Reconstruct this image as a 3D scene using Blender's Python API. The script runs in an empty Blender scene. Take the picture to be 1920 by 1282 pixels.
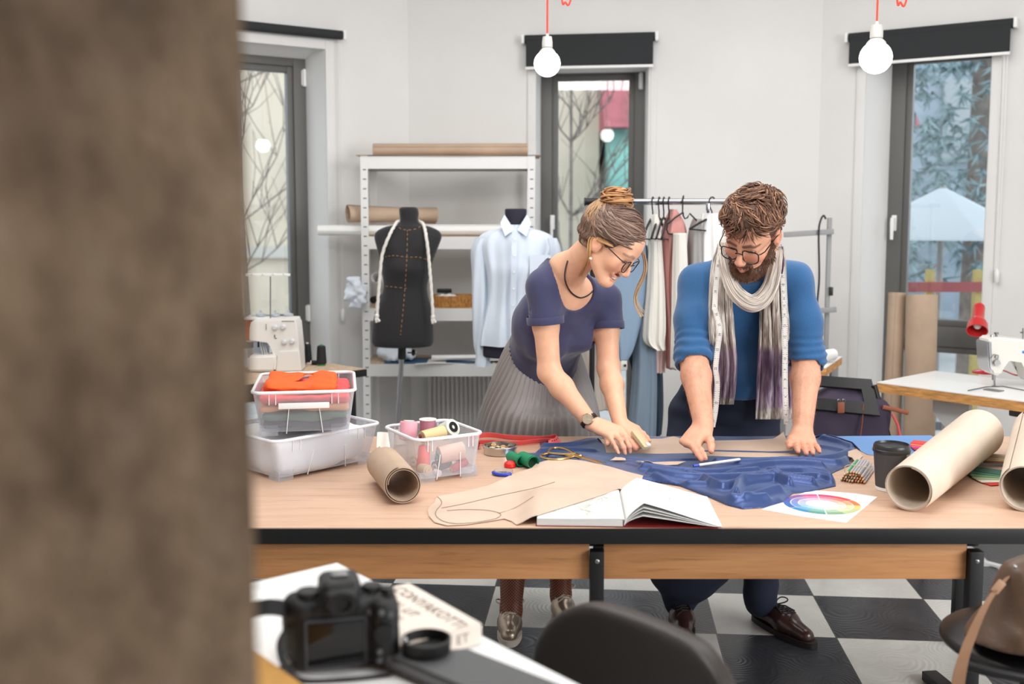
import bpy, bmesh, math, random
import numpy as np
from mathutils import Vector, Matrix, Euler

SC = bpy.context.scene
COL = SC.collection
PI = math.pi

# ---------------------------------------------------------------- camera, sky, lights, exposure
FPX, EYE, PITCH = 2000.0, 1.5, math.radians(5.5)
PPY = 400 + FPX * math.tan(PITCH)
cam_data = bpy.data.cameras.new('camera')
cam = bpy.data.objects.new('camera', cam_data)
COL.objects.link(cam)
cam_data.sensor_width = 36.0
cam_data.lens = 36.0 * FPX / 1920.0
cam_data.shift_y = -(641.0 - PPY) / 1920.0
cam_data.clip_start = 0.05
cam_data.dof.use_dof = True
cam_data.dof.focus_distance = 3.35
cam_data.dof.aperture_fstop = 2.8
cam.location = (0, 0, EYE)
cam.rotation_euler = (PI / 2 - PITCH, 0, 0)
SC.camera = cam

SC.view_settings.view_transform = 'Standard'
SC.view_settings.look = 'None'
SC.view_settings.exposure = 0.1
SC.view_settings.gamma = 1.0
SC.view_settings.use_curve_mapping = False
SC.cycles.max_bounces = 10
SC.cycles.transparent_max_bounces = 16
SC.cycles.use_denoising = True
SC.cycles.sample_clamp_indirect = 6.0

world = bpy.data.worlds.new('overcast_sky')
SC.world = world
world.use_nodes = True
wn = world.node_tree.nodes
wn['Background'].inputs['Color'].default_value = (0.86, 0.93, 1.0, 1)
wn['Background'].inputs['Strength'].default_value = 2.9


def area_light(name, loc, target, sx, sy, power, color=(1, 1, 1)):
    d = bpy.data.lights.new(name, 'AREA')
    d.shape = 'RECTANGLE'
    d.size, d.size_y, d.energy, d.color = sx, sy, power, color
    o = bpy.data.objects.new(name, d)
    COL.objects.link(o)
    o.location = loc
    o.rotation_euler = (Vector(target) - Vector(loc)).to_track_quat('-Z', 'Y').to_euler()
    return o


# daylight fill from the right opening, ceiling lamp over the table, added front fill
area_light('right_daylight_fill', (3.7, 0.1, 2.0), (0.4, 3.7, 1.0), 2.4, 1.9, 128, (1.0, 0.99, 0.985))  # area light added in the unseen right opening as extra daylight
area_light('ceiling_lamp_light', (0.5, 3.9, 3.2), (0.5, 3.9, 0.0), 3.0, 2.2, 58, (1.0, 0.985, 0.97))
area_light('front_face_fill', (-0.3, 1.7, 3.2), (0.4, 3.7, 0.9), 1.6, 1.0, 54, (1.0, 0.985, 0.97))  # fill light added toward the faces, no lamp hangs there


# ---------------------------------------------------------------- pixel of the photograph -> point of the place
_c, _s = math.cos(PITCH), math.sin(PITCH)


def _ray(px, py):
    v = -(py - PPY) / FPX
    return ((px - 960.0) / FPX, _c + v * _s, -_s + v * _c)


def at(px, py, Y):
    r = _ray(px, py)
    t = Y / r[1]
    return Vector((r[0] * t, Y, EYE + r[2] * t))


def onz(px, py, z):
    r = _ray(px, py)
    t = (z - EYE) / r[2]
    return Vector((r[0] * t, r[1] * t, z))


TZ = 0.74


def T(px, py, dz=0.0):
    return onz(px, py, TZ + dz)


# ---------------------------------------------------------------- materials
def lin(c):
    def f(v):
        v /= 255.0
        return v / 12.92 if v <= 0.04045 else ((v + 0.055) / 1.055) ** 2.4
    return (f(c[0]), f(c[1]), f(c[2]), 1.0)


class NT:
    def __init__(s, name):
        s.m = bpy.data.materials.new(name)
        s.m.use_nodes = True
        s.t = s.m.node_tree
        s.b = s.t.nodes['Principled BSDF']

    def n(s, typ, **kw):
        x = s.t.nodes.new(typ)
        for k, v in kw.items():
            if k.startswith('i_'):
                x.inputs[k[2:].replace('_', ' ')].default_value = v
            else:
                setattr(x, k, v)
        return x

    def l(s, a, b):
        s.t.links.new(a, b)

    def coord(s, kind='Object', scale=(1, 1, 1), rot=(0, 0, 0)):
        tc = s.n('ShaderNodeTexCoord')
        mp = s.n('ShaderNodeMapping')
        mp.inputs['Scale'].default_value = scale
        mp.inputs['Rotation'].default_value = rot
        s.l(tc.outputs[kind], mp.inputs['Vector'])
        return mp.outputs['Vector']

    def ramp(s, fac, stops, interp='LINEAR'):
        r = s.n('ShaderNodeValToRGB')
        r.color_ramp.interpolation = interp
        e = r.color_ramp.elements
        while len(e) < len(stops):
            e.new(0.5)
        for k, (p, c) in enumerate(stops):
            e[k].position = p
            e[k].color = lin(c) if len(c) == 3 else c
        s.l(fac, r.inputs['Fac'])
        return r.outputs['Color']

    def noise(s, vec, scale, detail=3, rough=0.55, dist=0.0):
        x = s.n('ShaderNodeTexNoise')
        x.inputs['Scale'].default_value = scale
        x.inputs['Detail'].default_value = detail
        x.inputs['Roughness'].default_value = rough
        x.inputs['Distortion'].default_value = dist
        s.l(vec, x.inputs['Vector'])
        return x.outputs['Fac']

    def bump(s, h, strength=0.3, dist=0.01):
        b = s.n('ShaderNodeBump')
        b.inputs['Strength'].default_value = strength
        b.inputs['Distance'].default_value = dist
        s.l(h, b.inputs['Height'])
        s.l(b.outputs['Normal'], s.b.inputs['Normal'])

    def set(s, **kw):
        for k, v in kw.items():
            s.b.inputs[k.replace('_', ' ')].default_value = v
        return s


MATS = {}


def mat(name, rgb, rough=0.5, metal=0.0, var=0.0, vscale=8.0, vstretch=(1, 1, 1), bump=0.0, bscale=200.0, spec=0.5,
        sheen=0.0, coat=0.0, trans=0.0, ior=1.45, kind='Object'):
    if name in MATS:
        return MATS[name]
    N = NT(name)
    N.set(Base_Color=lin(rgb), Roughness=rough, Metallic=metal)
    N.b.inputs['Specular IOR Level'].default_value = spec
    N.b.inputs['IOR'].default_value = ior
    if sheen:
        N.b.inputs['Sheen Weight'].default_value = sheen
    if coat:
        N.b.inputs['Coat Weight'].default_value = coat
    if trans:
        N.b.inputs['Transmission Weight'].default_value = trans
    vec = N.coord(kind, vstretch)
    if var:
        lo = [max(0, v * (1 - var)) for v in rgb]
        hi = [min(255, v * (1 + var)) for v in rgb]
        N.l(N.ramp(N.noise(vec, vscale, 4), [(0.3, lo), (0.7, hi)]), N.b.inputs['Base Color'])
    if bump:
        N.bump(N.noise(vec, bscale, 3), bump, 0.004)
    MATS[name] = N.m
    return N.m


# ---------------------------------------------------------------- objects
def chain_inv(parent):
    m = Matrix.Identity(4)
    while parent is not None:
        m = parent.matrix_basis @ m
        parent = parent.parent
    return m.inverted()


def tag(o, label, cat, group=None, kind=None):
    o['label'] = label
    o['category'] = cat
    if group:
        o['group'] = group
    if kind:
        o['kind'] = kind
    return o


def thing(name, label, cat, loc=(0, 0, 0), rotz=0.0, group=None):
    o = bpy.data.objects.new(name, None)
    o.empty_display_size = 0.1
    COL.objects.link(o)
    o.location = loc
    o.rotation_euler = (0, 0, rotz)
    return tag(o, label, cat, group)


def obj(name, bm, m, parent=None, smooth=True, local=False, label=None, auto=40):
    """one mesh object from a bmesh built in the place's own coordinates (or, with local, in its parent's)"""
    if parent is not None and not local:
        bmesh.ops.transform(bm, matrix=chain_inv(parent), verts=bm.verts)
    me = bpy.data.meshes.new(name)
    bm.normal_update()
    if smooth:
        lim = math.radians(auto)
        for f in bm.faces:
            f.smooth = True
        for e in bm.edges:
            if len(e.link_faces) == 2 and e.calc_face_angle(0) > lim:
                e.smooth = False
    bm.to_mesh(me)
    bm.free()
    for x in (m if isinstance(m, (list, tuple)) else [m]):
        me.materials.append(x)
    o = bpy.data.objects.new(name, me)
    COL.objects.link(o)
    if parent is not None:
        o.parent = parent
    if label:
        o['label'] = label
    return o


def struct(name, bm, m, parent=None, **kw):
    o = obj(name, bm, m, parent, **kw)
    if parent is None:
        o['kind'] = 'structure'
    return o


def dup(root, loc, rot=None, label=None, group=None):
    r = root.copy()
    COL.objects.link(r)
    r.location = loc
    if rot is not None:
        r.rotation_euler = rot
    if label:
        r['label'] = label
    if group:
        r['group'] = group
    for ch in list(root.children):
        c = ch.copy()
        COL.objects.link(c)
        c.parent = r
        for g in list(ch.children):
            d = g.copy()
            COL.objects.link(d)
            d.parent = c
    return r


# ---------------------------------------------------------------- bmesh shapes
def B():
    return bmesh.new()


def frame_of(d):
    d = Vector(d).normalized()
    a = Vector((0, 0, 1)) if abs(d.z) < 0.9 else Vector((1, 0, 0))
    x = a.cross(d).normalized()
    return x, d.cross(x).normalized(), d


def box(bm, c, s, rz=0.0, bev=0.0, M=None, mi=0, seg=2):
    g = bmesh.ops.create_cube(bm, size=1.0)
    vs = g['verts']
    mt = Matrix.Translation(c) @ (M if M is not None else Matrix.Rotation(rz, 4, 'Z')) @ Matrix.Diagonal((s[0], s[1], s[2], 1))
    bmesh.ops.transform(bm, matrix=mt, verts=vs)
    fs = set(f for v in vs for f in v.link_faces)
    if mi:
        for f in fs:
            f.material_index = mi
    if bev:
        es = list(set(e for v in vs for e in v.link_edges))
        r = bmesh.ops.bevel(bm, geom=es, offset=bev, segments=seg, profile=0.6, affect='EDGES', clamp_overlap=True)
        if mi:
            for f in r['faces']:
                f.material_index = mi
    return bm


def ring_faces(bm, rings, closed=True, mi=0):
    n = len(rings[0])
    for a, b in zip(rings, rings[1:]):
        for i in range(n if closed else n - 1):
            j = (i + 1) % n
            try:
                f = bm.faces.new((a[i], a[j], b[j], b[i]))
                f.material_index = mi
            except ValueError:
                pass


def lathe(bm, prof, c=(0, 0, 0), axis=(0, 0, 1), n=32, cap=True, mi=0, sx=1.0, sy=1.0):
    """prof: (radius, height along axis) list"""
    x, y, d = frame_of(axis)
    c = Vector(c)
    rings = []
    for r, h in prof:
        rings.append([bm.verts.new(c + d * h + x * (r * sx * math.cos(2 * PI * i / n)) + y * (r * sy * math.sin(2 * PI * i / n))) for i in range(n)])
    ring_faces(bm, rings, mi=mi)
    if cap:
        for r, flip in ((rings[0], True), (rings[-1], False)):
            f = bm.faces.new(list(reversed(r)) if flip else r)
            f.material_index = mi
    return bm


def tube(bm, pts, r, n=10, closed=False, cap=True, mi=0, flat=1.0, up=None):
    """sweep a circle (radius a number or one per point) along pts"""
    pts = [Vector(p) for p in pts]
    m = len(pts)
    rr = r if isinstance(r, (list, tuple)) else [r] * m
    rings = []
    x = None
    for i, p in enumerate(pts):
        if closed:
            d = pts[(i + 1) % m] - pts[i - 1]
        else:
            d = pts[min(i + 1, m - 1)] - pts[max(i - 1, 0)]
        if d.length < 1e-9:
            d = Vector((0, 0, 1))
        d.normalize()
        if x is None:
            x = (Vector(up) - d * d.dot(Vector(up))).normalized() if up is not None else frame_of(d)[0]
        else:
            x = x - d * d.dot(x)
            x = x.normalized() if x.length > 1e-6 else frame_of(d)[0]
        y = d.cross(x)
        rings.append([bm.verts.new(p + x * (rr[i] * flat * math.cos(2 * PI * k / n)) + y * (rr[i] * math.sin(2 * PI * k / n))) for k in range(n)])
    if closed:
        rings.append(rings[0])
    ring_faces(bm, rings, mi=mi)
    if cap and not closed:
        for rg, fl in ((rings[0], True), (rings[-1], False)):
            f = bm.faces.new(list(reversed(rg)) if fl else rg)
            f.material_index = mi
    return bm


def cyl(bm, a, b, r, r2=None, n=24, mi=0):
    a, b = Vector(a), Vector(b)
    return lathe(bm, [(r, 0), (r if r2 is None else r2, (b - a).length)], a, b - a, n, mi=mi)


def sphere(bm, c, r, seg=24, rings=16, mi=0, M=None):
    r = r if isinstance(r, (tuple, list)) else (r, r, r)
    g = bmesh.ops.create_uvsphere(bm, u_segments=seg, v_segments=rings, radius=1.0)
    mt = Matrix.Translation(c) @ (M if M is not None else Matrix.Identity(4)) @ Matrix.Diagonal((r[0], r[1], r[2], 1))
    bmesh.ops.transform(bm, matrix=mt, verts=g['verts'])
    if mi:
        for f in set(f for v in g['verts'] for f in v.link_faces):
            f.material_index = mi
    return bm


def prism(bm, poly, d, mi=0):
    """flat outline (3-D points) extruded by vector d"""
    d = Vector(d)
    a = [bm.verts.new(Vector(p)) for p in poly]
    b = [bm.verts.new(Vector(p) + d) for p in poly]
    nrm = Vector((0, 0, 0))
    for i in range(len(a)):
        nrm += a[i].co.cross(a[(i + 1) % len(a)].co)
    if nrm.dot(d) < 0:
        a.reverse()
        b.reverse()
    fs = [bm.faces.new(list(reversed(a))), bm.faces.new(b)]
    n = len(a)
    for i in range(n):
        fs.append(bm.faces.new((a[i], a[(i + 1) % n], b[(i + 1) % n], b[i])))
    for f in fs:
        f.material_index = mi
    return bm


def grid(bm, fn, nu, nv, thick=0.0, mi=0, uv=True):
    """sheet fn(u, v) -> point; with thick, a closed shell; uv layer holds (u, v)"""
    P = [[Vector(fn(i / (nu - 1), j / (nv - 1))) for j in range(nv)] for i in range(nu)]
    uvl = bm.loops.layers.uv.verify() if uv else None

    def layer(Q, flip):
        V = [[bm.verts.new(q) for q in row] for row in Q]
        for i in range(nu - 1):
            for j in range(nv - 1):
                ids = [(i, j), (i + 1, j), (i + 1, j + 1), (i, j + 1)]
                if flip:
                    ids.reverse()
                f = bm.faces.new([V[a][b] for a, b in ids])
                f.material_index = mi
                if uv:
                    for lp, (a, b) in zip(f.loops, ids):
                        lp[uvl].uv = (a / (nu - 1), b / (nv - 1))
        return V
    if not thick:
        return layer(P, False)
    Nn = [[None] * nv for _ in range(nu)]
    for i in range(nu):
        for j in range(nv):
            du = P[min(i + 1, nu - 1)][j] - P[max(i - 1, 0)][j]
            dv = P[i][min(j + 1, nv - 1)] - P[i][max(j - 1, 0)]
            k = du.cross(dv)
            Nn[i][j] = k.normalized() if k.length > 1e-12 else Vector((0, 0, 1))
    top = layer([[P[i][j] + Nn[i][j] * thick / 2 for j in range(nv)] for i in range(nu)], False)
    bot = layer([[P[i][j] - Nn[i][j] * thick / 2 for j in range(nv)] for i in range(nu)], True)
    edge = [(i, 0) for i in range(nu)] + [(nu - 1, j) for j in range(1, nv)] + [(i, nv - 1) for i in range(nu - 2, -1, -1)] + [(0, j) for j in range(nv - 2, 0, -1)]
    m = len(edge)
    for k in range(m):
        a, b = edge[k], edge[(k + 1) % m]
        f = bm.faces.new((top[b[0]][b[1]], top[a[0]][a[1]], bot[a[0]][a[1]], bot[b[0]][b[1]]))
        f.material_index = mi
        if uv:
            for lp, (p, q) in zip(f.loops, (b, a, a, b)):
                lp[uvl].uv = (p / (nu - 1), q / (nv - 1))
    return top


def spline(pts, n):
    """Catmull-Rom through pts, n points out"""
    pts = [Vector(p) for p in pts]
    m = len(pts)
    out = []
    for k in range(n):
        t = k / (n - 1) * (m - 1)
        i = min(int(t), m - 2)
        f = t - i
        p0, p1, p2, p3 = pts[max(i - 1, 0)], pts[i], pts[i + 1], pts[min(i + 2, m - 1)]
        out.append(0.5 * ((2 * p1) + (p2 - p0) * f + (2 * p0 - 5 * p1 + 4 * p2 - p3) * f * f + (3 * p1 - p0 - 3 * p2 + p3) * f * f * f))
    return out


def text_mesh(bm, s, M, size=0.02, depth=0.0003, align='CENTER', mi=0):
    """lettering as real geometry, joined into bm under matrix M (text in its local xy)"""
    cu = bpy.data.curves.new('lettering', 'FONT')
    cu.body, cu.size, cu.extrude = s, size, depth
    cu.align_x, cu.align_y = align, 'CENTER'
    cu.resolution_u = 3
    o = bpy.data.objects.new('lettering', cu)
    COL.objects.link(o)
    dg = bpy.context.evaluated_depsgraph_get()
    me = bpy.data.meshes.new_from_object(o.evaluated_get(dg))
    n0 = len(bm.verts)
    nf = len(bm.faces)
    bm.from_mesh(me)
    bm.verts.ensure_lookup_table()
    bm.faces.ensure_lookup_table()
    bmesh.ops.transform(bm, matrix=M, verts=bm.verts[n0:])
    for f in bm.faces[nf:]:
        f.material_index = mi
    bpy.data.objects.remove(o)
    bpy.data.curves.remove(cu)
    bpy.data.meshes.remove(me)


def basis(x, y, z, o=(0, 0, 0)):
    m = Matrix.Identity(4)
    for i, v in enumerate((x, y, z)):
        v = Vector(v)
        m[0][i], m[1][i], m[2][i] = v.x, v.y, v.z
    return Matrix.Translation(o) @ m


# ---------------------------------------------------------------- numpy noise and signed-distance modelling for organic shapes
def vnoise(P, seed=0):
    P = np.asarray(P, float)
    i = np.floor(P).astype(np.int64)
    f = P - i
    f = f * f * (3 - 2 * f)

    def h(a, b, c):
        n = (a * 374761393 + b * 668265263 + c * 2147483647 + seed * 144665) & 0xFFFFFFFF
        n = ((n ^ (n >> 13)) * 1274126177) & 0xFFFFFFFF
        return ((n ^ (n >> 16)) & 0xFFFF) / 65535.0
    x, y, z = i[..., 0], i[..., 1], i[..., 2]
    fx, fy, fz = f[..., 0], f[..., 1], f[..., 2]
    r = 0
    for dx in (0, 1):
        for dy in (0, 1):
            for dz in (0, 1):
                w = (fx if dx else 1 - fx) * (fy if dy else 1 - fy) * (fz if dz else 1 - fz)
                r = r + w * h(x + dx, y + dy, z + dz)
    return r * 2 - 1


def V3(p):
    return np.array((p[0], p[1], p[2]), float)


def rc(a, b, ra, rb=None):
    a, b = V3(a), V3(b)
    rb = ra if rb is None else rb
    ab = b - a
    L = max(float(ab @ ab), 1e-12)

    def f(P):
        t = np.clip(((P - a) @ ab) / L, 0, 1)
        return np.linalg.norm(P - a - t[..., None] * ab, axis=-1) - (ra + (rb - ra) * t)
    return f


def ell(c, r, R=None):
    c, r = V3(c), V3(r)
    Rm = None if R is None else np.array(R, float)

    def f(P):
        q = P - c
        if Rm is not None:
            q = q @ Rm
        k0 = np.linalg.norm(q / r, axis=-1)
        k1 = np.linalg.norm(q / (r * r), axis=-1)
        return k0 * (k0 - 1) / np.maximum(k1, 1e-9)
    return f


def rbox(c, h, rad, R=None):
    c, h = V3(c), V3(h) - rad
    Rm = None if R is None else np.array(R, float)

    def f(P):
        q = P - c
        if Rm is not None:
            q = q @ Rm
        q = np.abs(q) - h
        return np.linalg.norm(np.maximum(q, 0), axis=-1) + np.minimum(q.max(-1), 0) - rad
    return f


def half(p, n):
    p, n = V3(p), V3(Vector(n).normalized())
    return lambda P: (P - p) @ n


def smin(a, b, k):
    h = np.maximum(k - np.abs(a - b), 0) / k
    return np.minimum(a, b) - h * h * k * 0.25


class Field:
    """smooth union of primitives (each with its blend width), then cuts, then a displacement"""

    def __init__(s):
        s.u, s.cuts, s.disp, s.off = [], [], None, 0.0

    def add(s, f, k=0.02):
        s.u.append((f, k))
        return s

    def cut(s, f, k=0.004):
        s.cuts.append((f, k))
        return s

    def ev(s, P, only=None):
        d = None
        for i, (f, k) in enumerate(s.u):
            if only is not None and not only[i]:
                continue
            e = f(P)
            d = e if d is None else smin(d, e, k)
        d = d - s.off
        if s.disp is not None:
            d = d - s.disp(P)
        for f, k in s.cuts:
            d = -smin(-d, f(P), k)
        return d

    def mesh(s, lo, hi, h):
        lo, hi = V3(lo), V3(hi)
        BS = 16
        nb = np.ceil((hi - lo) / (h * BS)).astype(int)
        n = nb * BS
        D = np.ones(tuple(n), np.float32)
        R = BS * h * 0.87
        ax = np.arange(BS) * h
        G = np.stack(np.meshgrid(ax, ax, ax, indexing='ij'), -1)
        for bi in range(nb[0]):
            for bj in range(nb[1]):
                for bk in range(nb[2]):
                    o = lo + np.array((bi, bj, bk)) * BS * h
                    c = (o + BS * h / 2)[None]
                    ds = np.array([f(c)[0] for f, k in s.u])
                    if ds.min() > R * 1.35 + 0.03 + s.off:
                        continue
                    only = ds < ds.min() + 2.4 * R + 0.05
                    if only.all():
                        only = None
                    D[bi * BS:(bi + 1) * BS, bj * BS:(bj + 1) * BS, bk * BS:(bk + 1) * BS] = s.ev((G + o).reshape(-1, 3), only).reshape(BS, BS, BS)
        return surface_nets(D, lo, h)


def surface_nets(D, lo, h):
    S = D < 0
    nx, ny, nz = D.shape
    C = np.zeros((nx - 1, ny - 1, nz - 1), np.uint8)
    offs = [(a, b, c) for a in (0, 1) for b in (0, 1) for c in (0, 1)]
    for a, b, c in offs:
        C += S[a:nx - 1 + a, b:ny - 1 + b, c:nz - 1 + c]
    act = np.argwhere((C > 0) & (C < 8))
    idx = -np.ones(C.shape, np.int64)
    idx[act[:, 0], act[:, 1], act[:, 2]] = np.arange(len(act))
    cv = np.stack([D[act[:, 0] + a, act[:, 1] + b, act[:, 2] + c] for a, b, c in offs], 1).astype(float)
    acc = np.zeros((len(act), 3))
    cnt = np.zeros(len(act))
    for i in range(8):
        for j in range(i + 1, 8):
            oi, oj = np.array(offs[i]), np.array(offs[j])
            if np.abs(oi - oj).sum() != 1:
                continue
            a, b = cv[:, i], cv[:, j]
            m = (a < 0) != (b < 0)
            t = np.where(m, a / np.where(m, a - b, 1), 0)
            acc += np.where(m[:, None], oi + (oj - oi) * t[:, None], 0)
            cnt += m
    V = lo + (act + acc / np.maximum(cnt, 1)[:, None]) * h
    Q = []
    for ax in range(3):
        sl0, sl1 = [slice(None)] * 3, [slice(None)] * 3
        sl0[ax], sl1[ax] = slice(0, -1), slice(1, None)
        ed = np.argwhere(S[tuple(sl0)] != S[tuple(sl1)])
        u, v = (ax + 1) % 3, (ax + 2) % 3
        ed = ed[(ed[:, u] > 0) & (ed[:, v] > 0) & (ed[:, u] < D.shape[u] - 1) & (ed[:, v] < D.shape[v] - 1)]
        if not len(ed):
            continue
        du, dv = np.eye(3, dtype=int)[u], np.eye(3, dtype=int)[v]
        g = lambda e: idx[e[:, 0], e[:, 1], e[:, 2]]
        q = np.stack([g(ed - du - dv), g(ed - dv), g(ed), g(ed - du)], 1)
        ins = S[ed[:, 0], ed[:, 1], ed[:, 2]]
        q[~ins] = q[~ins][:, ::-1]
        Q.append(q)
    Q = np.concatenate(Q)
    return V, Q[(Q >= 0).all(1)]


def join_meshes(parts):
    Vs, Qs, n = [], [], 0
    for V, Q in parts:
        Vs.append(V)
        Qs.append(Q + n)
        n += len(V)
    return np.concatenate(Vs), np.concatenate(Qs)


def smooth_np(V, Q, it=2, lam=0.5):
    a = Q.ravel()
    b = np.roll(Q, -1, 1).ravel()
    i, j = np.concatenate([a, b]), np.concatenate([b, a])
    n = np.maximum(np.bincount(i, minlength=len(V)), 1)
    for _ in range(it):
        m = np.stack([np.bincount(i, V[j, k], len(V)) / n for k in range(3)], 1)
        V = V + lam * (m - V)
    return V


def np_obj(name, V, Q, m, parent=None, colors=None, label=None, mids=None):
    """mesh object from arrays in the place's coordinates; colors: one linear rgb per vertex"""
    if parent is not None:
        I = np.array(chain_inv(parent))
        V = V @ I[:3, :3].T + I[:3, 3]
    me = bpy.data.meshes.new(name)
    me.vertices.add(len(V))
    me.vertices.foreach_set('co', V.astype(np.float32).ravel())
    k = Q.shape[1]
    me.loops.add(len(Q) * k)
    me.polygons.add(len(Q))
    me.loops.foreach_set('vertex_index', Q.astype(np.int32).ravel())
    me.polygons.foreach_set('loop_start', np.arange(0, len(Q) * k, k, dtype=np.int32))
    me.polygons.foreach_set('use_smooth', np.ones(len(Q), bool))
    if mids is not None:
        me.polygons.foreach_set('material_index', np.asarray(mids, np.int32))
    me.update(calc_edges=True)
    me.validate()
    if colors is not None:
        at_ = me.color_attributes.new('tint', 'FLOAT_COLOR', 'POINT')
        at_.data.foreach_set('color', np.concatenate([colors, np.ones((len(colors), 1))], 1).astype(np.float32).ravel())
    for x in (m if isinstance(m, (list, tuple)) else [m]):
        me.materials.append(x)
    o = bpy.data.objects.new(name, me)
    COL.objects.link(o)
    if parent is not None:
        o.parent = parent
    if label:
        o['label'] = label
    return o

# ================================================================ the room
def wall_mat(name, rgb):
    N = NT(name)
    N.set(Roughness=0.75)
    v = N.coord('Object')
    N.l(N.ramp(N.noise(v, 1.6, 5), [(0.3, [c * 0.97 for c in rgb]), (0.7, rgb)]), N.b.inputs['Base Color'])
    N.bump(N.noise(v, 160, 3), 0.08, 0.003)
    return N.m


M_WALL = wall_mat('white_wall_paint', (226, 225, 223))
M_CEIL = wall_mat('white_ceiling_paint', (232, 231, 229))
M_FRAME = mat('graphite_window_frame', (96, 95, 92), 0.45)
M_BLACKFAB = mat('black_blind_fabric', (44, 46, 48), 0.85, bump=0.15, bscale=600)
M_WHITEPLASTIC = mat('white_plastic', (236, 236, 234), 0.35)
M_WHITEMETAL = mat('white_enamel_metal', (228, 228, 226), 0.38)
M_BLACKPLASTIC = mat('black_plastic', (26, 26, 27), 0.4)
M_BLACKMETAL = mat('black_powder_coat', (20, 20, 21), 0.45)
M_CHROME = mat('chrome', (178, 178, 180), 0.2, metal=1.0)
M_STEEL = mat('brushed_steel', (150, 150, 150), 0.35, metal=1.0)
M_GREYMETAL = mat('grey_metal', (146, 147, 147), 0.45)
M_KRAFT = mat('kraft_paper', (184, 160, 138), 0.8, var=0.05, vscale=5, bump=0.08, bscale=120)
M_KRAFTLIGHT = mat('pale_kraft_paper', (216, 200, 182), 0.8, var=0.04, vscale=4, bump=0.06, bscale=120)
M_WHITEPAPER = mat('white_paper', (240, 240, 238), 0.7)


def glass_pane_mat(name='window_glass', ior=1.6, col=(0.95, 0.97, 0.97, 1)):
    N = NT(name)
    tr = N.n('ShaderNodeBsdfTransparent')
    tr.inputs['Color'].default_value = col
    gl = N.n('ShaderNodeBsdfGlossy')
    gl.inputs['Roughness'].default_value = 0.01
    lw = N.n('ShaderNodeLayerWeight')
    lw.inputs['Blend'].default_value = 0.5
    pw = N.n('ShaderNodeMath', operation='POWER')
    pw.inputs[1].default_value = 5.0
    N.l(lw.outputs['Facing'], pw.inputs[0])
    fr = N.n('ShaderNodeMath', operation='MULTIPLY_ADD')
    r0 = ((ior - 1) / (ior + 1)) ** 2
    fr.inputs[1].default_value = 1 - r0
    fr.inputs[2].default_value = r0
    N.l(pw.outputs[0], fr.inputs[0])
    mx = N.n('ShaderNodeMixShader')
    N.l(fr.outputs[0], mx.inputs['Fac'])
    N.l(tr.outputs[0], mx.inputs[1])
    N.l(gl.outputs[0], mx.inputs[2])
    N.l(mx.outputs[0], N.t.nodes['Material Output'].inputs['Surface'])
    return N.m


M_GLASS = glass_pane_mat()


def floor_mat():
    N = NT('chequered_tiles')
    tile, ang = 0.42, math.radians(-4.9)
    tc = N.n('ShaderNodeTexCoord')
    mp = N.n('ShaderNodeMapping', vector_type='TEXTURE')
    mp.inputs['Location'].default_value = (1.152, 3.662, 0)
    mp.inputs['Rotation'].default_value = (0, 0, ang)
    mp.inputs['Scale'].default_value = (tile, tile, tile)
    N.l(tc.outputs['Object'], mp.inputs['Vector'])
    off = N.n('ShaderNodeVectorMath', operation='ADD')
    off.inputs[1].default_value = (0, 0, 0.5)
    N.l(mp.outputs[0], off.inputs[0])
    ch = N.n('ShaderNodeTexChecker')
    ch.inputs['Scale'].default_value = 1.0
    ch.inputs['Color1'].default_value = (0, 0, 0, 1)
    ch.inputs['Color2'].default_value = (1, 1, 1, 1)
    N.l(off.outputs[0], ch.inputs['Vector'])
    n1 = N.noise(mp.outputs[0], 3.0, 4)
    dark = N.ramp(n1, [(0.3, (42, 44, 50)), (0.7, (58, 59, 64))])
    light = N.ramp(n1, [(0.3, (196, 195, 190)), (0.7, (210, 209, 204))])
    mx = N.n('ShaderNodeMix', data_type='RGBA')
    N.l(ch.outputs['Fac'], mx.inputs['Factor'])
    N.l(dark, mx.inputs[6])
    N.l(light, mx.inputs[7])
    # joints
    fr = N.n('ShaderNodeVectorMath', operation='FRACTION')
    N.l(mp.outputs[0], fr.inputs[0])
    sp = N.n('ShaderNodeSeparateXYZ')
    N.l(fr.outputs[0], sp.inputs[0])
    mk = []
    for a in ('X', 'Y'):
        c = N.n('ShaderNodeMath', operation='PINGPONG')
        c.inputs[1].default_value = 0.5
        N.l(sp.outputs[a], c.inputs[0])
        mk.append(c.outputs[0])
    mn = N.n('ShaderNodeMath', operation='MINIMUM')
    N.l(mk[0], mn.inputs[0])
    N.l(mk[1], mn.inputs[1])
    lt = N.n('ShaderNodeMath', operation='LESS_THAN')
    lt.inputs[1].default_value = 0.006
    N.l(mn.outputs[0], lt.inputs[0])
    m2 = N.n('ShaderNodeMix', data_type='RGBA')
    N.l(lt.outputs[0], m2.inputs['Factor'])
    N.l(mx.outputs[2], m2.inputs[6])
    m2.inputs[7].default_value = lin((70, 70, 68))
    N.l(m2.outputs[2], N.b.inputs['Base Color'])
    N.set(Roughness=0.32)
    # burr-wood rings pressed into the tiles
    vo = N.n('ShaderNodeTexVoronoi')
    vo.inputs['Scale'].default_value = 2.3
    N.l(mp.outputs[0], vo.inputs['Vector'])
    ad = N.n('ShaderNodeMath', operation='MULTIPLY_ADD')
    ad.inputs[1].default_value = 0.22
    N.l(N.noise(mp.outputs[0], 2.5, 2), ad.inputs[0])
    N.l(vo.outputs['Distance'], ad.inputs[2])
    sn = N.n('ShaderNodeMath', operation='MULTIPLY')
    sn.inputs[1].default_value = 75.0
    N.l(ad.outputs[0], sn.inputs[0])
    s2 = N.n('ShaderNodeMath', operation='SINE')
    N.l(sn.outputs[0], s2.inputs[0])
    N.bump(s2.outputs[0], 0.09, 0.004)
    return N.m


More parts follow.
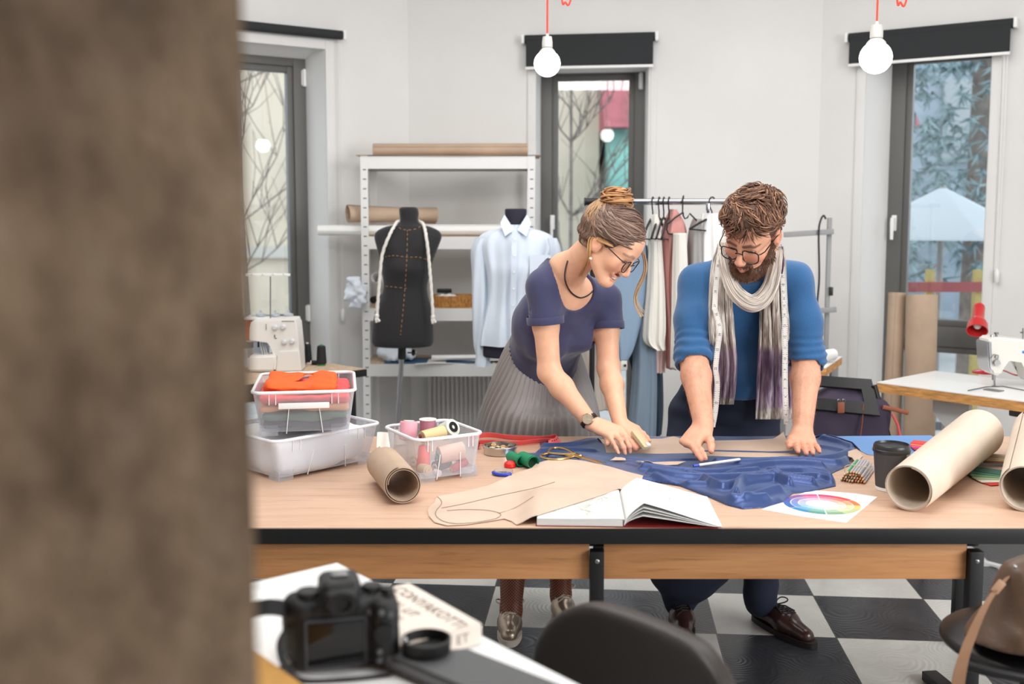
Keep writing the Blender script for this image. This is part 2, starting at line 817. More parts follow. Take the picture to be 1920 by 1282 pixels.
bm = B()
box(bm, (0.7, 2.4, -0.05), (8.4, 10.4, 0.1))
struct('floor', bm, floor_mat())
bm = B()
box(bm, (0.7, 2.4, 3.36), (8.4, 10.4, 0.1))
struct('ceiling', bm, M_CEIL)

CA, CB = Vector((-0.633, 6.605, 0)), Vector((1.779, 6.243, 0))
WL = (CA, Vector((1, 0.675, 0)).normalized())
WC = (CA, Vector((1, -0.15, 0)).normalized())
WR = (CB, Vector((1, -0.68, 0)).normalized())
ZTOP = 3.33


def wp(w, u, n, z):
    P, e = w
    return P + e * u + Vector((-e.y, e.x, 0)) * n + Vector((0, 0, z))


def wM(w, u, n, z):
    e = w[1]
    return basis(e, (-e.y, e.x, 0), (0, 0, 1), wp(w, u, n, z))


def wbox(bm, w, u0, u1, n0, n1, z0, z1, bev=0.0, mi=0):
    M = wM(w, 0, 0, 0)
    e = w[1]
    R = basis(e, (-e.y, e.x, 0), (0, 0, 1))
    return box(bm, wp(w, (u0 + u1) / 2, (n0 + n1) / 2, (z0 + z1) / 2), (abs(u1 - u0), abs(n1 - n0), abs(z1 - z0)), M=R, bev=bev, mi=mi)


TH = 0.2


def window_wall(name, w, ua, ub, o0, o1, r0, r1, ztop, ztop_out, sill=0.1):
    """a wall from ua to ub with an opening o0..o1 that splays to r0..r1 at the window"""
    bm = B()
    up = Vector((0, 0, 1))
    H = ZTOP
    prism(bm, [wp(w, ua, 0, 0), wp(w, o0, 0, 0), wp(w, r0, TH, 0), wp(w, ua, TH, 0)], up * H)
    prism(bm, [wp(w, o1, 0, 0), wp(w, ub, 0, 0), wp(w, ub, TH, 0), wp(w, r1, TH, 0)], up * H)
    d = w[1] * (o1 - o0)
    prism(bm, [wp(w, o0, 0, ztop), wp(w, o0, TH, ztop_out), wp(w, o0, TH, H), wp(w, o0, 0, H)], d)
    wbox(bm, w, o0, o1, 0, TH, 0, sill)
    return struct(name, bm, M_WALL, smooth=False)


window_wall('wall_left', WL, -2.3, 0.0, -1.24, -0.546, -1.21, -0.581, 2.50, 2.41)
window_wall('wall_center', WC, 0.0, 2.439, 0.786, 1.452, 0.791, 1.429, 2.37, 2.355)
window_wall('wall_right', WR, 0.0, 2.6, 0.259, 0.913, 0.345, 0.872, 2.37, 2.355)

# side walls and the wall behind the camera, one right-hand opening added to let light in
bm = B()
box(bm, (-2.6, 1.6, 1.66), (0.2, 7.4, 3.33))
struct('wall_side_left', bm, M_WALL, smooth=False)
bm = B()
for y0, y1, z0, z1 in ((-2.5, -1.2, 0, 3.33), (1.4, 4.7, 0, 3.33), (-1.2, 1.4, 0, 0.9), (-1.2, 1.4, 3.0, 3.33)):
    box(bm, (4.0, (y0 + y1) / 2, (z0 + z1) / 2), (0.2, y1 - y0, z1 - z0))
struct('wall_side_right', bm, M_WALL, smooth=False)
bm = B()
box(bm, (0.7, -2.4, 1.665), (6.8, 0.2, 3.33))
struct('wall_rear', bm, M_WALL, smooth=False)


def build_window(name, w, f0, f1, g0, g1, ftop, gtop, handle_u=None, hinge_u=None):
    bm = B()
    n0, n1 = TH + 0.002, TH + 0.075
    wbox(bm, w, f0, g0 - 0.035, n0, n1, 0.08, ftop, 0.004)
    wbox(bm, w, g1 + 0.035, f1, n0, n1, 0.08, ftop, 0.004)
    wbox(bm, w, g0 - 0.035, g1 + 0.035, n0, n1, gtop + 0.035, ftop, 0.004)
    wbox(bm, w, g0 - 0.035, g1 + 0.035, n0, n1, 0.08, 0.14, 0.004)
    wbox(bm, w, g0 - 0.035, g1 + 0.035, n0, n1, 0.745, 0.86, 0.004)
    fr = struct(name, bm, M_FRAME, auto=30)
    bm = B()
    for z0, z1 in ((0.86, gtop + 0.035), (0.14, 0.745)):
        s0, s1 = n0 + 0.012, n1 - 0.01
        wbox(bm, w, g0 - 0.037, g0, s0, s1, z0, z1, 0.006)
        wbox(bm, w, g1, g1 + 0.037, s0, s1, z0, z1, 0.006)
        wbox(bm, w, g0, g1, s0, s1, z1 - 0.037, z1, 0.006)
        wbox(bm, w, g0, g1, s0, s1, z0, z0 + 0.037, 0.006)
    obj('window_sash', bm, M_FRAME, fr, auto=30)
    for z0, z1 in ((0.895, gtop), (0.175, 0.71)):
        bm = B()
        wbox(bm, w, g0, g1, n0 + 0.03, n0 + 0.034, z0, z1)
        obj('window_pane', bm, M_GLASS, fr, smooth=False)
    if handle_u is not None:
        bm = B()
        wbox(bm, w, handle_u - 0.014, handle_u + 0.014, n0 - 0.008, n0 + 0.004, 1.40, 1.49, 0.004)
        cyl(bm, wp(w, handle_u, n0 - 0.045, 1.47), wp(w, handle_u, n0, 1.47), 0.009)
        tube(bm, [wp(w, handle_u, n0 - 0.045, 1.475), wp(w, handle_u, n0 - 0.05, 1.45), wp(w, handle_u, n0 - 0.048, 1.35)], [0.010, 0.011, 0.009], 10)
        obj('window_handle', bm, M_WHITEPLASTIC, fr, label='white lever handle')
    if hinge_u is not None:
        for z in (0.90, 2.30):
            bm = B()
            cyl(bm, wp(w, hinge_u, n0 - 0.012, z - 0.05), wp(w, hinge_u, n0 - 0.012, z + 0.05), 0.011)
            wbox(bm, w, hinge_u - 0.016, hinge_u + 0.012, n0 - 0.006, n0 + 0.003, z - 0.045, z + 0.045, 0.003)
            obj('window_hinge', bm, M_WHITEPLASTIC, fr)
    return fr


build_window('window_1', WL, -1.26, -0.555, -1.13, -0.692, 2.43, 2.328, None, -0.592)
build_window('window_2', WC, 0.765, 1.455, 0.894, 1.331, 2.37, 2.313, 0.865, 1.405)
build_window('window_3', WR, 0.31, 1.02, 0.461, 0.905, 2.40, 2.345, 0.385)


def trim(name, w, o0, o1, ztop, wd=0.062):
    bm = B()
    wbox(bm, w, o1, o1 + wd, -0.012, -0.001, 0.0, ztop + wd, 0.003)
    wbox(bm, w, o0 - wd, o0, -0.012, -0.001, 0.0, ztop + wd, 0.003)
    wbox(bm, w, o0, o1, -0.012, -0.001, ztop, ztop + wd, 0.003)
    struct(name, bm, M_WALL, auto=30)


trim('trim_1', WL, -1.24, -0.546, 2.445, 0.055)
trim('trim_2', WC, 0.786, 1.452, 2.37, 0.05)
trim('trim_3', WR, 0.259, 0.913, 2.37, 0.05)
bm = B()
wbox(bm, WC, 0.0, 0.78, -0.015, -0.001, 0, 0.09, 0.003)
wbox(bm, WC, 1.51, 2.44, -0.015, -0.001, 0, 0.09, 0.003)
struct('baseboard_center', bm, M_WALL, auto=30)
bm = B()
wbox(bm, WR, 0.0, 0.2, -0.015, -0.001, 0, 0.09, 0.003)
wbox(bm, WR, 0.97, 2.5, -0.015, -0.001, 0, 0.09, 0.003)
struct('baseboard_right', bm, M_WALL, auto=30)


def blind(label, w, u0, u1, ztop, zbot, chain_u=None, chain_bot=0.8):
    t = thing('roller_blind', label, 'blind', wp(w, (u0 + u1) / 2, 0, ztop))
    bm = B()
    cyl(bm, wp(w, u0, -0.042, ztop - 0.027), wp(w, u1, -0.042, ztop - 0.027), 0.026)
    obj('fabric_roll', bm, M_BLACKFAB, t)
    if zbot < ztop - 0.07:
        bm = B()
        wbox(bm, w, u0 + 0.008, u1 - 0.008, -0.066, -0.064, zbot, ztop - 0.02)
        obj('blind_fabric', bm, M_BLACKFAB, t)
        bm = B()
        wbox(bm, w, u0 + 0.006, u1 - 0.006, -0.070, -0.060, zbot - 0.014, zbot + 0.002, 0.003)
        obj('bottom_bar', bm, M_WHITEPLASTIC, t, label='white bottom bar')
    for u in (u0 - 0.012, u1 + 0.012):
        bm = B()
        wbox(bm, w, u - 0.009, u + 0.009, -0.065, 0.0, ztop - 0.052, ztop, 0.004)
        obj('bracket', bm, M_WHITEPLASTIC, t, label='white end bracket')
    if chain_u is not None:
        bm = B()
        for du in (-0.008, 0.008):
            tube(bm, [wp(w, chain_u + du, -0.045, ztop - 0.03), wp(w, chain_u + du, -0.03, (ztop + chain_bot) / 2), wp(w, chain_u + du * 0.4, -0.03, chain_bot)], 0.0018, 6)
        obj('pull_chain', bm, M_WHITEPLASTIC, t)
        bm = B()
        lathe(bm, [(0.004, 0), (0.012, 0.01), (0.013, 0.06), (0.006, 0.075)], wp(w, chain_u, -0.03, chain_bot - 0.07), (0, 0, 1), 14)
        obj('chain_weight', bm, M_WHITEPLASTIC, t)
    return t


blind('rolled up black blind above the window beside the metal rack', WL, -1.26, -0.457, 2.555, 2.50, -0.47, 0.93)
blind('half lowered black blind above the middle window behind the woman', WC, 0.725, 1.488, 2.553, 2.362, 1.47, 1.2)
blind('half lowered black blind on the slanting wall above the window by the red lamp', WR, 0.168, 1.014, 2.507, 2.332, 0.985, 1.2)


# the rough pillar close to the camera
def pillar_mat():
    N = NT('rough_brown_plaster')
    v = N.coord('Object')
    a = N.noise(v, 7.0, 4, 0.6, 0.8)
    b = N.noise(v, 22.0, 4, 0.6)
    c1 = N.ramp(a, [(0.30, (50, 32, 14)), (0.46, (80, 61, 41)), (0.62, (101, 81, 60)), (0.8, (123, 106, 88))])
    c2 = N.ramp(b, [(0.36, (54, 39, 22)), (0.55, (108, 88, 68)), (0.8, (132, 115, 98))])
    mx = N.n('ShaderNodeMix', data_type='RGBA')
    mx.inputs['Factor'].default_value = 0.4
    N.l(c1, mx.inputs[6])
    N.l(c2, mx.inputs[7])
    N.l(mx.outputs[2], N.b.inputs['Base Color'])
    N.set(Roughness=0.9)
    N.bump(N.noise(v, 35, 5), 0.9, 0.02)
    return N.m


bm = B()
prism(bm, [(-0.163, 0.66, 0), (-0.95, 0.70, 0), (-0.95, -0.1, 0), (-0.45, -0.1, 0)], (0, 0, 3.31))
struct('wall_near', bm, pillar_mat(), smooth=False)

# ================================================================ outside the windows
M_CREAM = mat('cream_render', (190, 178, 160), 0.9, var=0.06, vscale=0.6)
M_TEAL = mat('teal_render', (112, 158, 150), 0.9, var=0.25, vscale=1.5)
M_ROOF = mat('red_roof_tiles', (148, 84, 90), 0.8, var=0.15, vscale=2.0, bump=0.4, bscale=12)
M_BARK = mat('grey_bark', (112, 104, 98), 0.9, var=0.2, vscale=8)
bm = B()
box(bm, (2, 20, -0.6), (60, 26.5, 0.2))
g = struct('ground_outside', bm, mat('wet_pavement', (150, 150, 150), 0.7, var=0.1, vscale=0.8), smooth=False)

t = thing('building', 'cream rendered building seen through the left and middle windows', 'building', (-3.2, 17, -0.5))
bm = B()
box(bm, (-4.65, 18, 4.0), (12.0, 2.6, 9.0))
obj('wall', bm, M_CREAM, t, smooth=False)
bm = B()
for z in (0.9, 4.1, 7.2):
    box(bm, (-4.65, 16.66, z), (12.0, 0.12, 0.18))
obj('ledge', bm, mat('grey_render', (176, 172, 164), 0.9), t, smooth=False)
for x in (-6.6, -1.6):
    bm = B()
    box(bm, (x, 16.68, 1.9), (0.7, 0.08, 1.2))
    f = obj('window', bm, mat('pale_window_surround', (204, 198, 188), 0.8), t, smooth=False)
    bm = B()
    box(bm, (x, 16.63, 1.9), (0.55, 0.02, 1.05))
    obj('pane', bm, mat('dim_far_glass', (150, 156, 160), 0.2), f, smooth=False)
t = thing('building', 'teal house with a red roof through the middle window', 'building', (3.6, 17, -0.5))
bm = B()
box(bm, (3.6, 17.2, 1.15), (4.3, 2.4, 3.3))
obj('wall', bm, M_TEAL, t, smooth=False)
bm = B()
prism(bm, [(1.35, 15.7, 2.75), (1.35, 18.7, 2.75), (1.35, 17.2, 4.1)], (4.6, 0, 0))
obj('roof', bm, M_ROOF, t, smooth=False)
bm = B()
box(bm, (2.3, 15.95, 1.6), (0.5, 0.1, 0.8))
obj('window', bm, mat('dim_far_glass', (150, 156, 160), 0.2), t, smooth=False)


def bare_tree(label, x, y, h, seed, lean=0.0, n1=16, r0=0.09):
    rnd = random.Random(seed)
    t = thing('bare_tree', label, 'tree', (x, y, -0.5), group=None)
    bm = B()
    tr = spline([(x, y, -0.5), (x + lean * 0.3, y, h * 0.3), (x + lean * 0.4, y + 0.1, h * 0.6), (x + lean, y, h)], 14)
    tube(bm, tr, [0.42 * r0 * (1 - 0.75 * i / 13) for i in range(14)], 8)
    obj('trunk', bm, M_BARK, t)
    bm = B()
    for k in range(n1):
        s = rnd.uniform(0.25, 0.98)
        p = tr[int(s * 13)]
        a = rnd.uniform(0, 2 * PI)
        L = rnd.uniform(0.7, 1.7) * (1.25 - s * 0.6)
        d = Vector((math.cos(a), math.sin(a) * 0.5, rnd.uniform(0.4, 1.1))).normalized()
        q = [p]
        for i in range(6):
            d = (d + Vector((rnd.uniform(-.35, .35), rnd.uniform(-.3, .3), rnd.uniform(-.1, .3)))).normalized()
            q.append(q[-1] + d * L / 6)
        tube(bm, q, [0.010 * (1 - 0.12 * i) for i in range(7)], 5)
        for i in range(1, 6):
            for _ in range(2):
                e = (d + Vector((rnd.uniform(-1, 1), rnd.uniform(-.6, .6), rnd.uniform(-.4, .8)))).normalized()
                m = q[i] + e * L * 0.2 + Vector((0, 0, 0.05))
                tube(bm, [q[i], m, m + (e + Vector((rnd.uniform(-.5, .5), 0, .4))) * L * 0.2], [0.006, 0.0045, 0.003], 4)
    obj('branches', bm, M_BARK, t)


bare_tree('slim bare tree with two leaning stems outside the left window', -2.75, 11.2, 5.2, 3, -0.3, 22)
bare_tree('bare tree nearest the pillar outside the left window', -3.9, 12.6, 5.6, 5, 0.2, 22)
bare_tree('thin straight bare tree outside the middle window', 0.62, 11.4, 5.4, 9, 0.02, 26, 0.06)


# conifer and garden beyond the right window
def conifer(label, x, y, h, rad, seed, n, rgb):
    rnd = random.Random(seed)
    t = thing('conifer', label, 'tree', (x, y, -0.5))
    bm = B()
    tube(bm, [(x, y, -0.5), (x, y, h)], [0.16, 0.04], 8)
    obj('trunk', bm, M_BARK, t)
    bm = B()
    for k in range(n):
        z = rnd.uniform(0.9, h)
        a = rnd.uniform(0, 2 * PI)
        r = rad * (1 - z / (h * 1.25)) * rnd.uniform(0.25, 1.0) + 0.1
        c = Vector((x + math.cos(a) * r, y + math.sin(a) * r, z))
        for _ in range(9):
            d = Vector((rnd.uniform(-1, 1), rnd.uniform(-1, 1), rnd.uniform(-1.2, .3))).normalized()
            s = d.cross(Vector((rnd.uniform(-1, 1), rnd.uniform(-1, 1), rnd.uniform(-1, 1)))).normalized() * 0.014
            L = rnd.uniform(0.07, 0.2)
            v = [bm.verts.new(q) for q in (c - s, c + s, c + d * L * 0.6 + s * 0.7, c + d * L, c + d * L * 0.6 - s * 0.7)]
            bm.faces.new(v)
    obj('foliage', bm, mat('needles_' + str(seed), rgb, 0.9, var=0.15, vscale=1.5), t, smooth=False)


conifer('blue green conifer filling the right window', 4.6, 10.6, 6.0, 1.9, 2, 1700, (126, 146, 150))
conifer('darker conifer behind the blue green one outside the right window', 8.2, 16.5, 7.0, 1.9, 4, 900, (112, 134, 134))
t = thing('building', 'pale blue grey building added behind the conifers to cover white sky in the right window', 'building', (9, 21, -0.5))  # added to tone down the bright sky behind the trees
bm = B()
box(bm, (9.0, 21, 3.5), (9.0, 2.0, 8.0))
obj('wall', bm, mat('pale_blue_render', (140, 152, 164), 0.9, var=0.12, vscale=0.9), t, smooth=False)
for x in (6.6, 8.4, 10.2):
    bm = B()
    box(bm, (x, 19.97, 3.2), (0.9, 0.1, 1.5))
    obj('window', bm, mat('dim_far_glass', (150, 156, 160), 0.2), t, smooth=False)
t = thing('parasol', 'closed pale parasol canopy outside the right window', 'parasol', (3.45, 8.6, -0.5))
bm = B()
lathe(bm, [(0.8, 1.3), (0.77, 1.32), (0.4, 1.5), (0.03, 1.7)], (3.45, 8.6, 0), n=10, cap=False)
obj('canopy', bm, mat('pale_canvas', (170, 178, 184), 0.8), t, smooth=False)
bm = B()
cyl(bm, (3.45, 8.6, -0.5), (3.45, 8.6, 1.72), 0.025)
obj('pole', bm, M_GREYMETAL, t)
t = thing('garden_fence', 'yellow posted fence with a red rail outside the right window', 'fence', (3.4, 7.6, -0.5))
for k in range(7):
    bm = B()
    box(bm, (2.3 + k * 0.34, 7.6, 0.35), (0.05, 0.05, 1.5))
    obj('post', bm, mat('yellow_paint', (180, 164, 104), 0.7), t)
bm = B()
box(bm, (3.4, 7.56, 0.98), (2.4, 0.03, 0.07))
obj('rail', bm, mat('red_paint', (150, 74, 76), 0.6), t, label='red top rail')

# ================================================================ metal rack against the wall and what lies on it
RX0, RX1, RY0, RY1 = -0.845, 0.128, 6.0, 6.40
M_BOARD = mat('chipboard', (196, 172, 146), 0.8, var=0.12, vscale=60)
rack = thing('storage_rack', 'white metal shelving rack between the left and middle windows', 'shelf', ((RX0 + RX1) / 2, 6.2, 0))
M_SLOT = mat('dark_slot', (96, 96, 96), 0.7)
for x in (RX0 + 0.02, RX1 - 0.02):
    for y in (RY0, RY1):
        s = 1 if x < -0.3 else -1
        e = 1 if y == RY0 else -1
        bm = B()
        box(bm, (x, y, 0.91), (0.042, 0.0025, 1.82))
        box(bm, (x - s * 0.02, y + e * 0.02, 0.91), (0.0025, 0.04, 1.82))
        for k in range(32):
            box(bm, (x + 0.002, y - e * 0.0016, 0.1 + k * 0.053), (0.018, 0.001, 0.006), mi=1)
        obj('post', bm, [M_WHITEMETAL, M_SLOT], rack, smooth=False)
SHELF_Z = (1.818, 1.37, 0.965, 0.648)
for z in SHELF_Z:
    bm = B()
    for y in (RY0 + 0.004, RY1 - 0.004):
        box(bm, ((RX0 + RX1) / 2, y, z - 0.035), (RX1 - RX0 - 0.02, 0.004, 0.07), bev=0.001)
        box(bm, ((RX0 + RX1) / 2, y + (0.012 if y < 6.2 else -0.012), z - 0.069), (RX1 - RX0 - 0.02, 0.024, 0.003))
    for x in (RX0 + 0.004, RX1 - 0.004):
        box(bm, (x, (RY0 + RY1) / 2, z - 0.035), (0.004, RY1 - RY0 - 0.02, 0.07), bev=0.001)
    obj('shelf_beam', bm, M_WHITEMETAL, rack, smooth=False)
    bm = B()
    box(bm, ((RX0 + RX1) / 2, (RY0 + RY1) / 2, z - 0.004), (RX1 - RX0 - 0.015, RY1 - RY0 - 0.014, 0.009))
    obj('shelf_board', bm, M_BOARD, rack, smooth=False, label='chipboard shelf panel')


def roll(name, label, a, b, r, m, cat='paper roll', turns=2.3, thick=0.0012, seed=0, wob=0.02, gap=0.0022, group=None, n=30, flare=0.0):
    """a sheet of paper rolled up: a real spiral sheet from a to b"""
    rnd = random.Random(seed)
    a, b = Vector(a), Vector(b)
    x, y, d = frame_of(b - a)
    L = (b - a).length
    ph = rnd.uniform(0, 6)
    bm = B()

    def fn(u, v):
        th = u * turns * 2 * PI + ph
        rr = r - (1 - u) * turns * gap * 1.6
        rr *= 1 + wob * math.sin(th * 2 + v * 3)
        if u > 0.9:
            rr += flare * (u - 0.9) / 0.1
        return a + d * (L * v) + x * (rr * math.cos(th)) + y * (rr * math.sin(th))
    grid(bm, fn, int(n * turns) + 1, 6, thick)
    o = obj(name, bm, m, auto=60)
    return tag(o, label, cat, group)


t_ = onz
z = SHELF_Z[0]
bm = B()
grid(bm, lambda u, v: (-0.87 + 1.03 * u, 5.99 + 0.4 * v, z + 0.004 + 0.002 * math.sin(u * 9)), 20, 3, 0.002)
tag(obj('kraft_sheet', bm, M_KRAFT), 'flat kraft paper sheet lying on the top of the metal rack', 'paper')
roll('kraft_roll', 'long kraft paper roll lying on top of the metal rack', (-0.79, 6.14, z + 0.042), (0.09, 6.12, z + 0.042), 0.036, M_KRAFT, seed=1)
z = SHELF_Z[1]
roll('kraft_roll', 'crumpled kraft paper roll poking out left behind the rack post', (-0.93, 6.07, z + 0.128), (-0.45, 6.30, z + 0.118), 0.05, M_KRAFT, seed=2, wob=0.12)
roll('paper_roll', 'long white paper roll lying across the second rack shelf', (-1.10, 6.075, z + 0.034), (0.0, 6.10, z + 0.034), 0.030, M_WHITEPAPER, seed=3)
roll('paper_roll', 'second white paper roll behind the long one on the second shelf', (-0.72, 6.19, z + 0.036), (0.05, 6.19, z + 0.036), 0.032, M_WHITEPAPER, seed=4)
z = SHELF_Z[2]
# rolls seen end-on, left of the dress form
roll('paper_roll', 'upright white cardboard tube left of the black dress form', (-0.775, 6.08, z + 0.17), (-0.72, 6.33, z + 0.10), 0.032, M_WHITEPAPER, seed=5, turns=1.6)
bm = B()
cyl(bm, (-0.79, 6.05, z + 0.045), (-0.74, 6.34, z + 0.045), 0.020)
cyl(bm, (-0.79, 6.049, z + 0.045), (-0.789, 6.055, z + 0.045), 0.014)
tag(obj('tube', bm, M_BLACKPLASTIC), 'black tube lying under the white cardboard tube on the rack', 'tube')
bm = B()
box(bm, (-0.735, 6.14, z + 0.012), (0.10, 0.2, 0.024), 0.1, 0.003)
tag(obj('cardboard_box', bm, M_WHITEPAPER, auto=30), 'flat white box at the left end of the third rack shelf', 'box')

# wicker basket with odds and ends
M_WICKER = mat('wicker', (172, 122, 66), 0.7, var=0.3, vscale=30, vstretch=(6, 6, 1), bump=0.5, bscale=90)
bk = thing('wicker_basket', 'small wicker basket on the third rack shelf beside the dress form', 'basket', (-0.34, 6.14, z))
bm = B()
grid(bm, lambda u, v: (-0.34 + (0.115 + 0.012 * v) * math.copysign(abs(math.cos(u * 2 * PI)) ** 0.5, math.cos(u * 2 * PI)) * (1 + 0.012 * math.sin(u * 2 * PI * 26) * (1 if int(v * 8) % 2 else -1)),
                       6.13 + (0.075 + 0.01 * v) * math.copysign(abs(math.sin(u * 2 * PI)) ** 0.5, math.sin(u * 2 * PI)) * (1 + 0.012 * math.sin(u * 2 * PI * 26) * (1 if int(v * 8) % 2 else -1)),
                       z + 0.002 + 0.065 * v), 105, 9, 0.004)
obj('basket_side', bm, M_WICKER, bk)
bm = B()
box(bm, (-0.34, 6.13, z + 0.005), (0.2, 0.13, 0.006))
obj('basket_bottom', bm, M_WICKER, bk)
bm = B()
random.seed(3)
grid(bm, lambda u, v: (-0.38 + 0.12 * (u - .5) + 0.006 * math.sin(v * 20), 6.13 + 0.1 * (v - .5), z + 0.055 + 0.022 * math.sin(u * 3.1) * math.sin(v * 3.1) + 0.005 * math.sin(u * 17 + v * 9)), 18, 18, 0.001)
tag(obj('paper_pouch', bm, M_WHITEPAPER), 'crumpled white pouch in the wicker basket', 'pouch')
bm = B()
box(bm, (-0.39, 6.13, z + 0.092), (0.085, 0.05, 0.022), 0.1, 0.005)
tag(obj('box', bm, M_BLACKPLASTIC, auto=30), 'small black box on top of the wicker basket', 'box')

# tray and sheets beside the shirt, and papers on the lowest shelf
bm = B()
box(bm, (0.0, 6.12, z + 0.03), (0.09, 0.16, 0.06), 0, 0.003)
tag(obj('storage_box', bm, mat('ochre_card', (206, 150, 62), 0.7), auto=30), 'ochre card box on the rack shelf behind the pale shirt', 'box')
z = SHELF_Z[3]
for k, (x0, x1, y, h, rz, lab) in enumerate(((-0.55, -0.1, 6.10, 0.002, 0.05, 'large white pattern sheets on the lowest visible rack shelf'),
                                             (-0.45, 0.05, 6.16, 0.009, -0.06, 'upper loose white sheet lying slanted on the lowest visible shelf'))):
    bm = B()
    grid(bm, lambda u, v: (x0 + (x1 - x0) * u, y + 0.2 * (v - 0.5) + rz * (u - .5), z + h + 0.004 * math.sin(u * 6 + k) + 0.02 * u * u * k), 24, 6, 0.002)
    tag(obj('pattern_sheet', bm, M_WHITEPAPER), lab, 'paper')
bm = B()
box(bm, (-0.42, 6.13, z + 0.0035), (0.62, 0.22, 0.005), 0.02, 0.001)
tag(obj('folder', bm, mat('blue_card', (52, 92, 128), 0.6), auto=30), 'thin blue folder under the white sheets on the rack', 'folder')
roll('paper_roll', 'thin white roll lying in front of the sheets on the lowest visible shelf', (-0.46, 6.05, z + 0.03), (-0.02, 6.09, z + 0.03), 0.016, M_WHITEPAPER, seed=8)


def soft_blob(name, label, cat, c, r, m, seed, amp=0.25, h=0.012, freq=14):
    F = Field().add(ell(c, r))
    F.disp = lambda P: amp * min(r) * vnoise(P * freq, seed) + amp * 0.5 * min(r) * vnoise(P * freq * 2.3, seed + 1)
    V, Q = F.mesh(np.array(c) - np.array(r) * 1.5, np.array(c) + np.array(r) * 1.5, h)
    V[:, 2] = np.maximum(V[:, 2], c[2] - r[2] * 0.75)
    return tag(np_obj(name, V, Q, m), label, cat)


M_FILM = mat('clear_film', (232, 240, 248), 0.25, trans=0.55, ior=1.2)
soft_blob('plastic_bag', 'crumpled clear plastic bag hanging over the left end of the third shelf', 'bag', (-0.875, 5.95, 1.05), (0.06, 0.05, 0.10), mat('cloudy_film', (226, 234, 244), 0.3), 4, 0.5, 0.008, 22)
soft_blob('plastic_bag', 'crumpled plastic bag lying on the lowest visible shelf beside the form stand', 'bag', (-0.66, 6.12, z + 0.045), (0.12, 0.09, 0.05), mat('cloudy_film', (226, 234, 244), 0.3), 6, 0.4, 0.008, 18)

# ribbed radiator under the rack
t = thing('radiator', 'grey ribbed radiator on the wall behind the lower part of the rack', 'radiator', (-0.30, 6.47, 0.05))
bm = B()
M_RAD = mat('radiator_paint', (226, 224, 222), 0.5)


def radf(u, v):
    p = wp(WC, 0.12 + 0.62 * u, -0.05 + 0.012 * math.cos(u * 2 * PI * 22), 0.12 + 0.42 * v)
    return p


grid(bm, radf, 177, 2, 0.003)
obj('front_panel', bm, M_RAD, t)
bm = B()
wbox(bm, WC, 0.12, 0.74, -0.075, -0.01, 0.535, 0.56, 0.004)
obj('top_grille', bm, M_RAD, t)
for u in (0.2, 0.66):
    bm = B()
    wbox(bm, WC, u - 0.02, u + 0.02, -0.045, -0.001, 0.45, 0.5, 0.003)
    obj('wall_bracket', bm, M_RAD, t)
bm = B()
for zz in (0.13, 0.5):
    tube(bm, [wp(WC, 0.13, -0.05, zz), wp(WC, 0.05, -0.05, zz), wp(WC, 0.05, -0.02, zz)], 0.01, 8)
obj('pipe', bm, M_RAD, t)

# ================================================================ sewing desk under the left window, with the overlocker
DC = onz(688, 692, 0.75)
e1 = Vector((-0.72, 0.69, 0)).normalized()
e2 = Vector((-0.69, -0.72, 0)).normalized()
dk = thing('sewing_desk', 'narrow desk with a chipboard top and black edge under the left window', 'desk', (DC.x - 0.5, DC.y - 0.2, 0))
MD = basis(e2, -e1, (0, 0, 1))
bm = B()
c = DC + e1 * 0.24 + e2 * 0.5
box(bm, (c.x, c.y, 0.733), (1.0, 0.48, 0.034), M=MD, bev=0.002)
obj('desk_edge', bm, M_BLACKPLASTIC, dk, auto=30, label='black edge band and underside')
bm = B()
box(bm, (c.x, c.y, 0.7505), (0.985, 0.465, 0.004), M=MD)
obj('desktop', bm, M_BOARD, dk, smooth=False)
for i in (0.06, 0.94):
    for j in (0.05, 0.43):
        bm = B()
        q = DC + e2 * i + e1 * j
        box(bm, (q.x, q.y, 0.358), (0.035, 0.035, 0.716), M=MD, bev=0.002)
        obj('leg', bm, M_BLACKMETAL, dk, auto=30)
bm = B()
q = DC + e2 * 0.5 + e1 * 0.05
box(bm, (q.x, q.y, 0.69), (0.86, 0.02, 0.05), M=MD)
obj('crossbar', bm, M_BLACKMETAL, dk, auto=30)

DZ = 0.7525
# overlocker (serger): front faces the camera
S0 = onz(512, 697, DZ)
sg = thing('overlock_machine', 'white overlock sewing machine on the desk under the left window', 'sewing machine', (S0.x, S0.y, DZ))
M_SERG = mat('ivory_plastic', (236, 232, 226), 0.35)
sc_ = S0.y / FPX


def spx(px, py, dy=0.0):
    return at(px, py, S0.y + dy)


bm = B()
pts = [spx(467, 612), spx(470, 602), spx(549, 597), spx(556, 603), spx(561, 656), spx(563, 697), spx(515, 697), spx(512, 655), spx(503, 640), spx(466, 640)]
prism(bm, pts, (0, 0.13, 0))
bmesh.ops.bevel(bm, geom=bm.edges[:], offset=0.006, segments=2, affect='EDGES', clamp_overlap=True)
obj('body', bm, M_SERG, sg, auto=50)
bm = B()
pts = [spx(463, 668, -0.03), spx(516, 665, -0.03), spx(518, 675, -0.03), spx(515, 697, -0.03), spx(463, 697, -0.03)]
prism(bm, pts, (0, 0.12, 0))
bmesh.ops.bevel(bm, geom=bm.edges[:], offset=0.010, segments=3, affect='EDGES', clamp_overlap=True)
obj('cloth_plate', bm, M_SERG, sg, auto=50)
bm = B()
prism(bm, [spx(520, 659, -0.012), spx(561, 657, -0.012), spx(565, 696, -0.012), spx(517, 697, -0.012)], (0, 0.03, 0))
bmesh.ops.bevel(bm, geom=bm.edges[:], offset=0.004, segments=2, affect='EDGES', clamp_overlap=True)
obj('looper_cover', bm, M_SERG, sg, auto=50)
